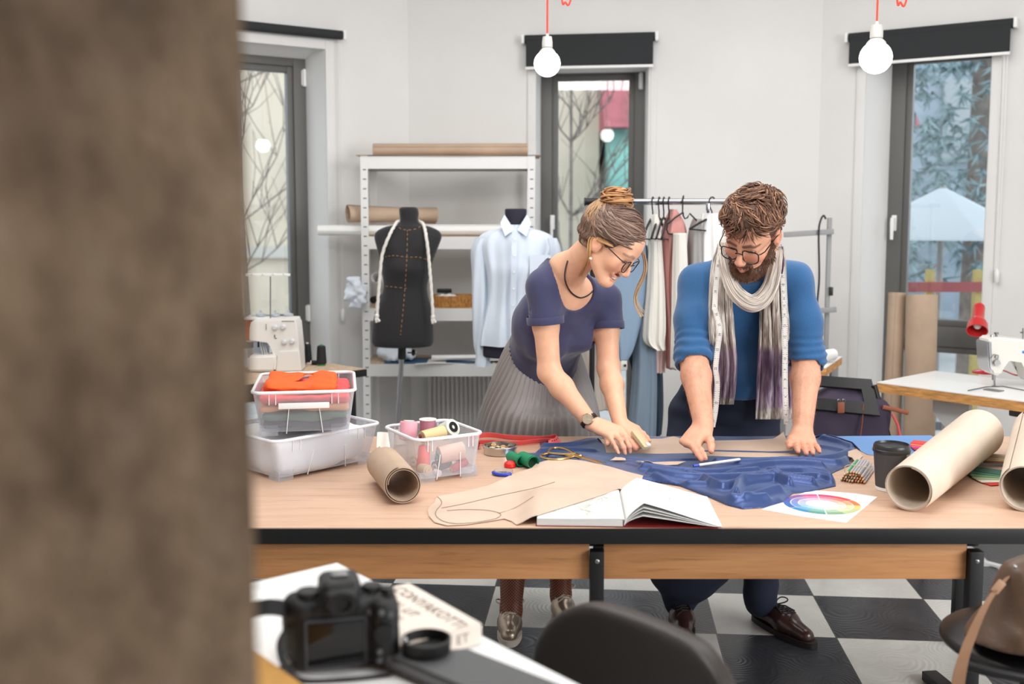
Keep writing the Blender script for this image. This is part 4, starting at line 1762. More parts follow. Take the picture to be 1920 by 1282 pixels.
# industrial machine
q0 = onz(1862, 726, 0.762)
m_ = thing('sewing_machine', 'white industrial sewing machine on the table at the right wall', 'sewing machine', q0)
M_IND = mat('cream_enamel', (226, 222, 214), 0.3)
my = q0.y


def mp_(px, py, dy=0.0):
    return at(px, py, my + dy)


bm = B()
prism(bm, [mp_(1853, 640), mp_(1858, 634), mp_(1866, 632), mp_(1975, 642), mp_(1990, 660), mp_(1995, 716), mp_(1930, 716), mp_(1925, 690), mp_(1918, 676), mp_(1890, 672), mp_(1886, 685), mp_(1878, 704), mp_(1862, 703), mp_(1855, 690)], (0, 0.11, 0))
bmesh.ops.bevel(bm, geom=bm.edges[:], offset=0.010, segments=3, affect='EDGES', clamp_overlap=True)
obj('machine_head', bm, M_IND, m_, auto=50)
bm = B()
prism(bm, [mp_(1852, 642, -0.006), mp_(1860, 640, -0.006), mp_(1861, 700, -0.006), mp_(1855, 690, -0.006)], (0, 0.12, 0))
bmesh.ops.bevel(bm, geom=bm.edges[:], offset=0.004, segments=2, affect='EDGES', clamp_overlap=True)
obj('face_plate', bm, M_CHROME, m_, auto=50)
bm = B()
cyl(bm, mp_(1864, 700, 0.05), mp_(1865, 722, 0.05), 0.004, n=10)
cyl(bm, mp_(1863, 702, 0.04), mp_(1863, 712, 0.04), 0.0075, n=10)
box(bm, mp_(1865, 724, 0.04), (0.012, 0.03, 0.005))
obj('needle_bar', bm, M_STEEL, m_)
bm = B()
lathe(bm, [(0.012, 0), (0.014, 0.004), (0.006, 0.008), (0.013, 0.012), (0.013, 0.016)], mp_(1867, 679, -0.001), (0, -1, 0), 18)
lathe(bm, [(0.007, 0), (0.007, 0.01)], mp_(1868, 668, -0.001), (0, -1, 0), 14)
tube(bm, [mp_(1858, 672, -0.008), mp_(1863, 664, -0.012), mp_(1872, 666, -0.010), mp_(1870, 675, -0.012), mp_(1876, 682, -0.006)], 0.002, 6)
obj('thread_tension', bm, M_STEEL, m_)
bm = B()
cyl(bm, mp_(1868, 634, 0.04), mp_(1868, 624, 0.04), 0.005, n=12)
cyl(bm, mp_(1868, 626, 0.04), mp_(1868, 623, 0.04), 0.009, n=12)
box(bm, mp_(1860, 632, 0.03), (0.012, 0.012, 0.02), bev=0.002)
cyl(bm, mp_(1918, 640, 0.05), mp_(1918, 615, 0.05), 0.003, n=10)
cyl(bm, mp_(1918, 624, 0.05), mp_(1918, 622, 0.05), 0.012, n=14)
obj('thread_guide', bm, M_STEEL, m_)
bm = B()
p0, p1 = onz(1815, 733, 0.762), onz(1990, 733, 0.762)
sphere(bm, mp_(1919, 660, -0.001), (0.006, 0.001, 0.006), 12, 8)
obj('badge', bm, mat('blue_badge', (50, 120, 190), 0.4), m_, label='small blue badge')
bm = B()
tube(bm, [onz(1815, 732, 0.764), onz(1850, 725, 0.764), onz(1880, 724, 0.764), onz(1907, 729, 0.764), onz(1935, 734, 0.764)], 0.0022, 6)
obj('bed_edge', bm, mat('dark_grey_plastic', (70, 72, 72), 0.5), m_)
bm = B()
box(bm, onz(1863, 731, 0.7625), (0.07, 0.045, 0.003), M=basis(ex, ey, (0, 0, 1)))
obj('throat_plate', bm, M_STEEL, m_)

# red desk lamp
lb = onz(1846, 699, 0.762)
lp = thing('desk_lamp', 'red metal desk lamp on the white sewing table', 'lamp', lb)
M_RED = mat('red_enamel', (188, 32, 34), 0.3, coat=0.4)
ly = lb.y
bm = B()
lathe(bm, [(0.055, 0), (0.055, 0.005), (0.045, 0.012), (0.012, 0.018), (0.010, 0.03)], lb, (0, 0, 1), 32)
obj('base', bm, M_RED, lp)
bm = B()
tube(bm, [lb + Vector((0.006, 0, 0.02)), at(1848, 660, ly), at(1848, 628, ly)], 0.010, 12)
obj('arm', bm, M_RED, lp)
bm = B()
top, mouth = at(1836, 574, ly - 0.02), at(1832, 620, ly - 0.11)
ax_ = (mouth - top).normalized()
Lh = (mouth - top).length
lathe(bm, [(0.004, -0.012), (0.016, -0.010), (0.024, 0.0), (0.026, 0.01), (0.026, Lh * 0.52), (0.034, Lh * 0.60), (0.044, Lh * 0.75), (0.046, Lh * 0.98), (0.047, Lh), (0.043, Lh), (0.040, Lh * 0.75), (0.02, Lh * 0.55)], top, ax_, 36, cap=False)
obj('lamp_shade', bm, M_RED, lp)
bm = B()
sphere(bm, top + ax_ * Lh * 0.78, 0.018, 16, 12)
obj('bulb', bm, mat('frosted_glass', (220, 210, 205), 0.3), lp)
bm = B()
tube(bm, spline([lb + Vector((0.04, 0.03, 0.004)), onz(1880, 694, 0.768), onz(1905, 703, 0.766), onz(1940, 706, 0.766)], 20), 0.004, 8)
obj('cord', bm, M_RED, lp, label='red cord')

# kraft rolls standing behind the sewing table
RYY = 5.25
a, b = at(1736, 555, RYY), at(1728, 812, RYY)
roll('kraft_roll', 'tall standing kraft roll in front of the right window', (b.x, RYY + 0.02, 0.002), (a.x + 0.018, RYY + 0.1, a.z), 0.078, M_KRAFT, seed=21, turns=2.4, flare=0.004)
a2 = at(1708, 558, RYY)
roll('kraft_roll', 'narrow standing kraft roll left of the taller one at the right window', (b.x - 0.12, RYY + 0.10, 0.002), (a2.x + 0.005, RYY + 0.2, a2.z + 0.01), 0.045, M_KRAFT, seed=22, turns=2.0)

# ================================================================ folding chair with the bag
KY = 4.35
ch = thing('folding_chair', 'black folding chair behind the man, turned to the sewing table', 'chair', (at(1590, 790, KY).x, KY, 0))
bm = B()


def chp(px, py, dy=0.0):
    return at(px, py, KY + dy)


outer = [(1500, 702), (1560, 705), (1622, 711), (1636, 722), (1650, 775), (1640, 782), (1560, 768), (1500, 760)]
# backrest: a frame with a slot
TL, TR, BL, BR = (1490, 702), (1634, 712), (1490, 764), (1650, 780)


def bq(u, v):
    x = (TL[0] + (TR[0] - TL[0]) * u) * (1 - v) + (BL[0] + (BR[0] - BL[0]) * u) * v
    y = (TL[1] + (TR[1] - TL[1]) * u) * (1 - v) + (BL[1] + (BR[1] - BL[1]) * u) * v
    return chp(x, y, 0.10 * (1 - v) - 0.05 * 4 * (u - 0.5) ** 2 * 0.5)


for (u0, u1, v0, v1) in ((0, 1, 0, 0.30), (0, 1, 0.66, 1.0), (0, 0.16, 0.30, 0.66), (0.84, 1.0, 0.30, 0.66)):
    grid(bm, lambda u, v: bq(u0 + (u1 - u0) * u, v0 + (v1 - v0) * v), 16, 4, 0.014)
obj('backrest', bm, M_BLACKPLASTIC, ch, auto=50)
for px0, px1 in ((1642, 1668), (1498, 1512)):
    bm = B()
    a = chp(px0, 735, 0.05)
    b = chp(px1, 830, 0.03)
    d = (b - a).normalized()
    tube(bm, [a - d * 0.03, a, b, b + d * ((b.z - 0.012) / -d.z)], 0.013, 10)
    obj('leg', bm, M_BLACKMETAL, ch)
    bm = B()
    m = a + d * ((a.z - 0.45) / -d.z)
    tube(bm, [m, Vector((m.x, m.y + 0.34, 0.012))], 0.012, 10)
    obj('leg', bm, M_BLACKMETAL, ch)
bm = B()
sx0, sx1 = chp(1505, 0).x, chp(1672, 0).x
box(bm, ((sx0 + sx1) / 2, KY + 0.10, 0.445), (sx1 - sx0 - 0.04, 0.36, 0.025), bev=0.008)
obj('seat', bm, M_BLACKPLASTIC, ch, auto=40)

M_PLUM = mat('plum_canvas', (58, 48, 66), 0.8, bump=0.15, bscale=350)
M_TAN = mat('tan_leather', (140, 76, 50), 0.55)
bg = thing('canvas_bag', 'plum canvas bag with tan leather tags on the folding chair', 'bag', (chp(1600, 0).x, KY + 0.12, 0.46))
F = Field()
bx0, bx1 = chp(1530, 0).x, chp(1705, 0).x
bc = Vector(((bx0 + bx1) / 2, KY + 0.12, 0.595))
F.add(rbox(bc, ((bx1 - bx0) / 2, 0.11, 0.135), 0.05), 0.02)
F.add(rbox(bc + Vector((0.02, 0.0, 0.12)), ((bx1 - bx0) / 2 - 0.08, 0.05, 0.05), 0.03), 0.06)
F.disp = lambda P: 0.008 * vnoise(P * 12, 5)
V, Q = F.mesh(bc - Vector((0.32, 0.2, 0.25)), bc + Vector((0.32, 0.2, 0.25)), 0.009)
V[:, 2] = np.maximum(V[:, 2], 0.462)
np_obj('bag_body', V, Q, M_PLUM, bg)
bm = B()
box(bm, chp(1577, 764, -0.012), (0.028, 0.005, 0.045), bev=0.003)
obj('leather_tag', bm, M_TAN, bg, auto=40)
bm = B()
for dx in (-0.010, 0.010):
    pts = [chp(1577, 752, -0.010) + Vector((dx + 0.006 * math.cos(a), 0, 0.008 * math.sin(a))) for a in np.linspace(0, 2 * PI, 13)[:-1]]
    tube(bm, pts, 0.0018, 6, closed=True)
obj('ring', bm, M_CHROME, bg)
bm = B()
tube(bm, [chp(1619, 758, 0.0), chp(1617, 790, -0.012), chp(1613, 822, -0.012)], 0.0022, 6)
obj('piping', bm, M_TAN, bg)
bm = B()
tube(bm, [chp(1655, 763, -0.0), chp(1680, 768, 0.0), chp(1703, 774, 0.0)], 0.009, 8, flat=0.6)
obj('leather_handle', bm, M_TAN, bg)
bm = B()
tube(bm, [chp(1673, 776, -0.012), chp(1683, 795, -0.014), chp(1688, 818, -0.014)], 0.006, 8, flat=0.5)
obj('zip', bm, mat('coral_zip', (200, 84, 84), 0.5), bg, label='coral zip')
bm = B()
grid(bm, lambda u, v: chp(1512 + 110 * u, 735 + 15 * v, 0.16 + 0.01 * math.sin(u * 6)), 12, 4, 0.012)
tag(obj('folded_cloth', bm, mat('white_cotton', (230, 229, 226), 0.8)), 'white folded cloth seen through the slot of the folding chair', 'cloth')

# ================================================================ the big cutting table
def oak_mat(name, c0, c1, c2, rough=0.45, scale=1.0):
    N = NT(name)
    v = N.coord('Object', (0.55 * scale, 5.0 * scale, 5.0 * scale))
    a = N.noise(v, 3.0, 6, 0.6, 1.2)
    v2 = N.coord('Object', (1.2 * scale, 26 * scale, 26 * scale))
    b = N.noise(v2, 4.0, 5, 0.65, 0.6)
    ca = N.ramp(a, [(0.25, c0), (0.5, c1), (0.75, c2)])
    cb = N.ramp(b, [(0.30, [x * 0.82 for x in c0]), (0.45, c1), (0.7, c2)])
    mx = N.n('ShaderNodeMix', data_type='RGBA')
    mx.inputs['Factor'].default_value = 0.45
    N.l(ca, mx.inputs[6])
    N.l(cb, mx.inputs[7])
    N.l(mx.outputs[2], N.b.inputs['Base Color'])
    N.set(Roughness=rough)
    N.bump(b, 0.06, 0.002)
    return N.m


M_OAKTOP = oak_mat('pale_oak_laminate', (190, 150, 124), (206, 170, 144), (216, 184, 160))
M_OAK = oak_mat('oak_board', (150, 98, 56), (186, 130, 82), (204, 150, 100), 0.5)
TX0, TX1, TY0, TY1 = -0.98, 1.75, 2.527, 3.606
t = thing('work_table', 'large cutting table with pale oak top on a black steel frame', 'table', (0.24, 3.07, 0))
bm = B()
box(bm, ((TX0 + TX1) / 2, (TY0 + TY1) / 2, TZ - 0.012), (TX1 - TX0, TY1 - TY0 - 0.012, 0.024), bev=0.002)
obj('tabletop', bm, M_OAKTOP, t, auto=30)
bm = B()
for y in (TY0 + 0.0025, TY1 - 0.0025):
    box(bm, ((TX0 + TX1) / 2, y, TZ - 0.021), (TX1 - TX0, 0.005, 0.038), bev=0.001)
for y in (TY0 + 0.022, TY1 - 0.022):
    box(bm, ((TX0 + TX1) / 2, y, TZ - 0.033), (TX1 - TX0, 0.034, 0.016), bev=0.002)
for x in (-0.72, 0.208, 1.135):
    box(bm, (x, (TY0 + TY1) / 2, TZ - 0.0425), (0.04, TY1 - TY0 - 0.09, 0.035), bev=0.003)
obj('frame_rail', bm, M_BLACKMETAL, t, auto=30)
for xf, xk in ((-0.72, -0.95), (0.208, 0.297), (1.135, 1.545)):
    for x, y in ((xf, TY0 + 0.022), (xk, TY1 - 0.022)):
        bm = B()
        box(bm, (x, y, (TZ - 0.061) / 2), (0.034, 0.034, TZ - 0.062), bev=0.003)
        obj('leg', bm, M_BLACKMETAL, t, auto=30)
for x0, x1 in ((-0.702, 0.19), (0.226, 1.117)):
    bm = B()
    box(bm, ((x0 + x1) / 2, TY0 + 0.035, 0.6535), (x1 - x0, 0.018, 0.101), bev=0.001)
    bmesh.ops.translate(bm, verts=bm.verts, vec=(0, 0, 0.001))
    obj('apron_board', bm, M_OAK, t, auto=30, label='oak board under the front rail')
for x in (0.208, 1.135):
    bm = B()
    sphere(bm, (x, TY0 + 0.005, 0.655), (0.006, 0.003, 0.006), 10, 8)
    obj('bolt', bm, M_STEEL, t)
bm = B()
a_, b_ = onz(1742, 1258, .03), onz(1830, 1330, .03)
d_ = (b_ - a_).normalized()
box(bm, (a_ + b_) / 2 - Vector((0, 0, .012)), ((b_ - a_).length, .05, .03), M=basis(d_, Vector((-d_.y, d_.x, 0)), (0, 0, 1)), bev=.003)
obj('foot_bar', bm, M_BLACKMETAL, t, auto=30)

# ================================================================ people
from mathutils.bvhtree import BVHTree


def tint_mat(name, rough=0.5, sss=0.0, bump=0.0, bscale=300.0, spec=0.5, sheen=0.0, stretch=(1, 1, 1)):
    N = NT(name)
    a = N.n('ShaderNodeVertexColor')
    a.layer_name = 'tint'
    N.l(a.outputs['Color'], N.b.inputs['Base Color'])
    N.set(Roughness=rough)
    N.b.inputs['Specular IOR Level'].default_value = spec
    if sss:
        N.b.inputs['Subsurface Weight'].default_value = sss
        N.b.inputs['Subsurface Radius'].default_value = (1.0, 0.35, 0.2)
        N.b.inputs['Subsurface Scale'].default_value = 0.006
    if sheen:
        N.b.inputs['Sheen Weight'].default_value = sheen
    if bump:
        N.bump(N.noise(N.coord('Object', stretch), bscale, 3), bump, 0.003)
    return N.m


M_SKIN = tint_mat('skin', 0.42, 0.12, 0.04, 350.0, 0.4)
M_LENS = glass_pane_mat('spectacle_lens', 1.12, (1, 1, 1, 1))
M_HAIR = tint_mat('hair', 0.5, spec=0.45)


def unit3(v):
    v = np.array(v, float)
    return v / np.linalg.norm(v)


def bvh_of(V, Q):
    return BVHTree.FromPolygons([tuple(v) for v in V], [tuple(int(i) for i in q) for q in Q])


def hit(bvh, px, py, off=0.0):
    d = Vector(_ray(px, py)).normalized()
    h = bvh.ray_cast(Vector((0, 0, EYE)), d)
    return None if h[0] is None else h[0] - d * off


def smooth01(x, a, b):
    t = np.clip((x - a) / (b - a), 0, 1)
    return t * t * (3 - 2 * t)


def mixc(c, col, w):
    return c * (1 - w[:, None]) + np.array(lin(col)[:3]) * w[:, None]


# ---------------------------------------------------------------- a head with a face, in head axes (x its left, y back, z up)
class Head:
    def __init__(s, pos, R, scale, female):
        s.pos, s.R, s.s, s.f = V3(pos), np.array(R), scale, female

    def loc(s, P):
        return ((P - s.pos) @ s.R) / s.s

    def w(s, p):
        return Vector(tuple(s.pos + s.R @ (np.array(p, float) * s.s)))

    def wrap(s, f):
        return lambda P: s.s * f(s.loc(P))

    def build(s, F):
        fm = s.f
        A = lambda f, k: F.add(s.wrap(f), k)
        A(ell((0, .018, .042), (.074, .093, .078)), .02)
        A(ell((0, -.032, -.018), (.060, .056, .086)), .035)
        A(ell((0, -.042, .045), (.059, .044, .046)), .03)
        jw = .047 if fm else .054
        for x in (-1, 1):
            A(rc((x * jw, .008, -.052), (x * .02, -.062, -.1), .019 if fm else .022, .018 if fm else .021), .025)
            A(ell((x * .040, -.060, -.028), (.022, .020, .022)), .02)
            A(ell((x * .0315, -.0685, .0), (.0145, .0135, .0135)), .008)
            A(ell((x * .077, .014, -.012), (.0085, .019, .031), np.array(Euler((-.25, 0, -x * .3)).to_matrix())), .006)
            A(ell((x * (.0095 if fm else .0108), -.098, -.042), (.0064 if fm else .0074, .009, .0064)), .007)
        A(ell((0, -.074, -.1), (.022, .02, .019)), .02)
        A(rc((-.034, -.079, .021), (.034, -.079, .021), .0105 if fm else .0125), .015)
        A(rc((0, -.086, .008), (0, -.1075, -.035), .0072 if fm else .0080, .0088 if fm else .0100), .012)
        A(ell((0, -.1, -.042), (.008, .010, .008)), .008)
        if fm:
            up, lo_ = [(.030, -.0765, -.0590), (.017, -.0868, -.0648), (0, -.0905, -.0655)], [(.029, -.0765, -.0605), (.017, -.0852, -.0775), (0, -.0885, -.0828)]
            s.lips = [rc((x * p[0], p[1], p[2]), (x * q[0], q[1], q[2]), ra, rb) for l in (up, lo_) for x in (-1, 1) for p, q, ra, rb in ((l[0], l[1], .0026, .0036), (l[1], l[2], .0036, .0042 if l is lo_ else .0036))]
        else:
            s.lips = [rc((-.024, -.082, -.069), (0, -.093, -.0655), .0045, .0065), rc((.024, -.082, -.069), (0, -.093, -.0655), .0045, .0065),
                      rc((-.021, -.082, -.0735), (0, -.0905, -.0775), .0045, .007), rc((.021, -.082, -.0735), (0, -.0905, -.0775), .0045, .007)]
        for l in s.lips:
            A(l, .006)
        if fm:
            F.cut(s.wrap(ell((0, -.088, -.0724), (.0252, .016, .0072))), .002)
        for x in (-1, 1):
            F.cut(s.wrap(ell((x * .0885, .010, -.009), (.0085, .0105, .019))), .003)
            F.cut(s.wrap(ell((x * .032, -.083, -.0025), (.0125, .008, .0036))), .002)
            F.cut(s.wrap(ell((x * .0058, -.1005, -.0495), (.0024, .003, .002))), .002)

    def tints(s, P, base, lip, brow, blush):
        q = s.loc(P)
        n = len(P)
        c = np.tile(np.array(lin(base)[:3]), (n, 1))
        c = c * (1 + 0.05 * vnoise(P * 60, 3) + 0.03 * vnoise(P * 150, 4))[:, None]
        for x in (-1, 1):
            d = ell((x * .043, -.07, -.035), (.02, .02, .018))(q)
            c = mixc(c, blush, 0.45 * (1 - smooth01(d, -.01, .018)))
            d = ell((x * .078, .014, -.012), (.012, .02, .032))(q)
            c = mixc(c, blush, 0.35 * (1 - smooth01(d, -.004, .006)))
            q2 = q * np.array((1, 0, 1))
            d = np.minimum(rc((x * .013, 0, .0225), (x * .033, 0, .0275), .0032, .0030)(q2), rc((x * .033, 0, .0275), (x * .052, 0, .0215), .0030, .0016)(q2)) + 1.0 * (q[:, 1] > -.05)
            c = mixc(c, brow, (.6 if s.f else .85) * (1 - smooth01(d, .0, .0045)))
            d = np.abs(ell((x * .032, -.083, -.0025), (.0135, .009, .0045))(q))
            c = mixc(c, (70, 48, 42), 0.8 * (1 - smooth01(d, .0006, .0022)) * (q[:, 1] < -.07))
        c = mixc(c, blush, 0.3 * (1 - smooth01(ell((0, -.108, -.038), (.012, .012, .012))(q), -.004, .008)))
        d = np.min([l(q) for l in s.lips], 0)
        c = mixc(c, lip, 0.8 * (1 - smooth01(d, .0004, .0022)))
        return c

    def eyes(s, parent, iris):
        N = NT('eye_' + ('brown' if s.f else 'hazel'))
        tc = N.n('ShaderNodeTexCoord')
        ln = N.n('ShaderNodeVectorMath', operation='DISTANCE')
        ln.inputs[1].default_value = (0, -0.0110, -0.0055)
        N.l(tc.outputs['Object'], ln.inputs[0])
        ml = N.n('ShaderNodeMath', operation='MULTIPLY')
        ml.inputs[1].default_value = 60.0
        N.l(ln.outputs['Value'], ml.inputs[0])
        N.l(N.ramp(ml.outputs[0], [(0.0, (12, 10, 10)), (0.14, (14, 12, 12)), (0.16, iris), (0.34, [v * 0.7 for v in iris]), (0.38, (232, 226, 220))]), N.b.inputs['Base Color'])
        N.set(Roughness=0.12)
        for x in (-1, 1):
            bm = B()
            sphere(bm, (0, 0, 0), .0122 * s.s, 20, 14)
            o = obj('eye', bm, N.m, parent, local=True)
            M = chain_inv(parent) @ basis(s.R[:, 0], s.R[:, 1], s.R[:, 2], s.w((x * .0315, -.0695, -.0005)))
            o.matrix_basis = M

    def glasses(s, parent, m, rx=.0245, rz=.021, flat=2.6, tube_r=.0017):
        bm = B()

        def rim(x, k=1.0):
            pts = []
            for i in range(36):
                a = 2 * PI * i / 36
                ca, sa = math.cos(a), math.sin(a)
                e = 2 / flat
                px = rx * k * math.copysign(abs(ca) ** e, ca)
                pz = rz * k * math.copysign(abs(sa) ** e, sa) * (1.0 if sa > 0 else 1.06)
                pts.append(s.w((x * (.034 + px), -.1015 + 2.0 * px * px * 3 + .10 * (pz) + abs(px) * 0.06, -.008 + pz)))
            return pts
        for x in (-1, 1):
            tube(bm, rim(x), tube_r * s.s, 8, closed=True)
            tube(bm, [s.w((x * .057, -.096, .004)), s.w((x * .066, -.091, .006)), s.w((x * .0725, -.078, .006)), s.w((x * .0795, -.01, .006)), s.w((x * .0815, .012, .003)), s.w((x * .078, .03, -.012))], tube_r * 0.95 * s.s, 8)
        tube(bm, [s.w((-.011, -.103, -.002)), s.w((-.005, -.105, .002)), s.w((.005, -.105, .002)), s.w((.011, -.103, -.002))], tube_r * s.s, 8)
        g = obj('glasses', bm, m, parent)
        for x in (-1, 1):
            bm = B()
            pts = rim(x, 0.97)
            c = sum(pts, Vector()) / len(pts)
            vs = [bm.verts.new(p) for p in pts]
            cc = bm.verts.new(c)
            for i in range(len(vs)):
                bm.faces.new((vs[i], vs[(i + 1) % len(vs)], cc))
            bmesh.ops.solidify(bm, geom=bm.faces[:], thickness=0.0008)
            obj('lens', bm, M_LENS, g)
        return g


# ---------------------------------------------------------------- hands: every finger runs from its knuckle to a given tip with two bends
def finger(F, M, Tp, up, lens, r0, r1, k=0.006):
    M, Tp, up = V3(M), V3(Tp), unit3(V3(up))
    D = np.linalg.norm(Tp - M)
    D = min(D, sum(lens) * 0.995)
    x = unit3(Tp - M)
    y = unit3(up - x * (up @ x))

    def chain(th):
        a, p, out = 0.0, np.zeros(2), [np.zeros(2)]
        for i, L in enumerate(lens):
            p = p + L * np.array((math.cos(a), math.sin(a)))
            out.append(p)
            a -= th
        return out
    lo, hi = 0.0, 2.2
    for _ in range(40):
        md = (lo + hi) / 2
        if np.linalg.norm(chain(md)[-1]) > D:
            lo = md
        else:
            hi = md
    ch = chain(lo)
    e = ch[-1]
    a = math.atan2(e[1], e[0])
    pts = [M + x * (p[0] * math.cos(a) + p[1] * math.sin(a)) + y * (-p[0] * math.sin(a) + p[1] * math.cos(a)) for p in ch]
    n = len(lens)
    for i in range(n):
        ra, rb = r0 + (r1 - r0) * i / n, r0 + (r1 - r0) * (i + 1) / n
        F.add(rc(pts[i], pts[i + 1], ra, rb), k)
        if i:
            F.add(ell(pts[i], (ra * 1.08,) * 3), 0.004)
    return pts


def hand(F, W, K, side, up, tips, thumb_tip, s=1.0, mcp=None):
    """W wrist, K middle knuckle, side unit vector to the thumb side, up dorsal; tips index..little"""
    W, K = V3(W), V3(K)
    d = unit3(K - W)
    side = unit3(V3(side) - d * (V3(side) @ d))
    up = np.cross(d, side) if np.cross(d, side) @ V3(up) > 0 else -np.cross(d, side)
    L = np.linalg.norm(K - W)
    offs = [(0.98, .026), (1.0, .006), (.96, -.013), (.88, -.030)]
    base = [.014, .005, -.005, -.014]
    knuck = []
    for i, ((f, sd), b) in enumerate(zip(offs, base)):
        m = W + d * (L * f) + side * sd * s
        knuck.append(m)
        F.add(rc(W + side * b * s + d * .008, m, .0155 * s, .0118 * s if i < 3 else .0105 * s), .012)
    F.add(ell(W + d * L * .5 - up * .005 * s, (.030 * s, .036 * s, .0135 * s), np.stack([side, d, up], 1)), .015)
    F.add(rc(W + d * .02 + side * .018 * s - up * .006, W + d * .045 + side * .026 * s - up * .010, .017 * s, .015 * s), .015)
    lens = [(.043, .026, .020), (.047, .030, .021), (.044, .028, .021), (.034, .021, .018)]
    rad = [(.0093, .0068), (.0096, .0070), (.0090, .0066), (.0080, .0060)]
    out = []
    for m, tp, l, r in zip(knuck, tips, lens, rad):
        out.append(finger(F, m, tp, up, [v * s for v in l], r[0] * s, r[1] * s))
    tb = W + d * .034 + side * .026 * s - up * .010
    out.append(finger(F, tb, thumb_tip, side * 0.8 + up * 0.4, [.040 * s, .032 * s, .026 * s], .0125 * s, .0085 * s, 0.010))
    return out


def locks_mesh(locks, n=6):
    """locks: (points, radii, colours) -> arrays of tapered strands"""
    Vs, Qs, Cs, k = [], [], [], 0
    for pts, rad, col in locks:
        P = np.array([tuple(p) for p in pts], float)
        m = len(P)
        T_ = np.gradient(P, axis=0)
        T_ /= np.linalg.norm(T_, axis=1)[:, None] + 1e-12
        a = np.array((0.3, 0.2, 0.93))
        X = a - T_ * (T_ @ a)[:, None]
        X /= np.linalg.norm(X, axis=1)[:, None] + 1e-12
        Y = np.cross(T_, X)
        th = np.arange(n) * 2 * PI / n
        ring = P[:, None] + np.array(rad)[:, None, None] * (np.cos(th)[None, :, None] * X[:, None] + np.sin(th)[None, :, None] * Y[:, None])
        Vs.append(ring.reshape(-1, 3))
        idx = np.arange(m * n).reshape(m, n) + k
        Qs.append(np.stack([idx[:-1], np.roll(idx, -1, 1)[:-1], np.roll(idx, -1, 1)[1:], idx[1:]], -1).reshape(-1, 4))
        c = np.array(col, float)
        if c.ndim == 1:
            c = np.tile(c, (m, 1))
        Cs.append(np.repeat(c, n, 0))
        k += m * n
    return np.concatenate(Vs), np.concatenate(Qs), np.concatenate(Cs)


def lc(c):
    return np.array(lin(c)[:3])


def add_arm(F, S, E, W, r, k=0.02):
    S, E, W = V3(S), V3(E), V3(W)
    F.add(rc(S, S + (E - S) * .45, r[0], r[1]), k)
    F.add(rc(S + (E - S) * .45, E, r[1], r[2]), k)
    F.add(rc(E, E + (W - E) * .3, r[2], r[3]), k)
    F.add(rc(E + (W - E) * .3, W, r[3], r[4]), k)


def torso_frame(hip, neck, left):
    t = unit3(V3(neck) - V3(hip))
    l = unit3(V3(left) - t * (V3(left) @ t))
    b = np.cross(t, l)
    return np.stack([l, b, t], 1)      # columns: left, back, up the spine


# ================================================================ the woman
WH = Head((0.3095, 3.3171, 1.4068), [[0.4821, -0.6406, 0.5977], [0.876, 0.3623, -0.3183], [-0.0127, 0.6771, 0.7358]], 0.95, True)
W_hip = V3(at(1004, 725, 3.90))
W_neck = V3((0.178, 3.485, 1.315))
W_R = torso_frame(W_hip, W_neck, (0.77, 0.60, 0))
W_len = np.linalg.norm(W_neck - W_hip)
tw = lambda x, y, z: W_hip + W_R @ np.array((x, y, z * W_len))
W_sR, W_sL = V3(at(1018, 538, 3.46)), V3(at(1135, 560, 3.64))
W_eR, W_eL = V3(at(1030, 697, 3.46)), V3(at(1141, 690, 3.60))
W_wR, W_wL = V3(at(1108, 793, 3.375)), V3(at(1163, 795, 3.40))


def w_torso(F, g=0.0):
    F.add(ell(tw(0, .01, 0.0), (.150 + g, .108 + g, .13), W_R), .05)
    F.add(ell(tw(0, .0, .30), (.122 + g, .088 + g, .14), W_R), .06)
    F.add(ell(tw(0, -.005, .62), (.137 + g, .098 + g, .17), W_R), .06)
    F.add(rc(W_sR + (tw(0, 0, .8) - W_sR) * .12, tw(0, .01, .86), .044 + g, .055 + g), .05)
    F.add(rc(W_sL + (tw(0, 0, .8) - W_sL) * .12, tw(0, .01, .86), .044 + g, .055 + g), .05)
    for x in (-1, 1):
        F.add(ell(tw(x * .066, -.075, .58), (.055 + g, .052 + g, .058), W_R), .04)


WB = Field()
w_torso(WB)
WB.add(rc(tw(0, .012, .92), WH.w((0, .042, -.035)), .054, .045), .02)
WB.add(rc(tw(0, .01, .84), tw(0, .01, .98), .07, .052), .05)
add_arm(WB, W_sR, W_eR, W_wR, (.044, .041, .0365, .037, .0245))
add_arm(WB, W_sL, W_eL, W_wL, (.044, .041, .0365, .037, .0245))
WH.build(WB)
zt = 0.752
# right hand: lies across the pattern, finger tips down
K_R = V3(at(1158, 812, 3.318))
tipR = [V3(onz(1193, 845, zt + .008)), V3(onz(1181, 847, zt + .007)), V3(onz(1172, 850, zt + .006)), V3(onz(1160, 850, zt + .006))]
W_hr = hand(WB, W_wR, K_R, (0.35, 0.75, 0.35), (0.1, -0.35, 0.9), tipR, V3(onz(1143, 848, zt + .008)), 0.93)
K_L = V3(at(1190, 809, 3.37))
tipL = [V3(onz(1214, 848, zt + .008)), V3(onz(1222, 852, zt + .006)), V3(onz(1229, 849, zt + .006)), V3(onz(1233, 842, zt + .006))]
W_hl = hand(WB, W_wL, K_L, (-0.6, -0.4, 0.0), (0.3, 0.1, 0.9), tipL, V3(onz(1200, 846, zt + .010)), 0.93)
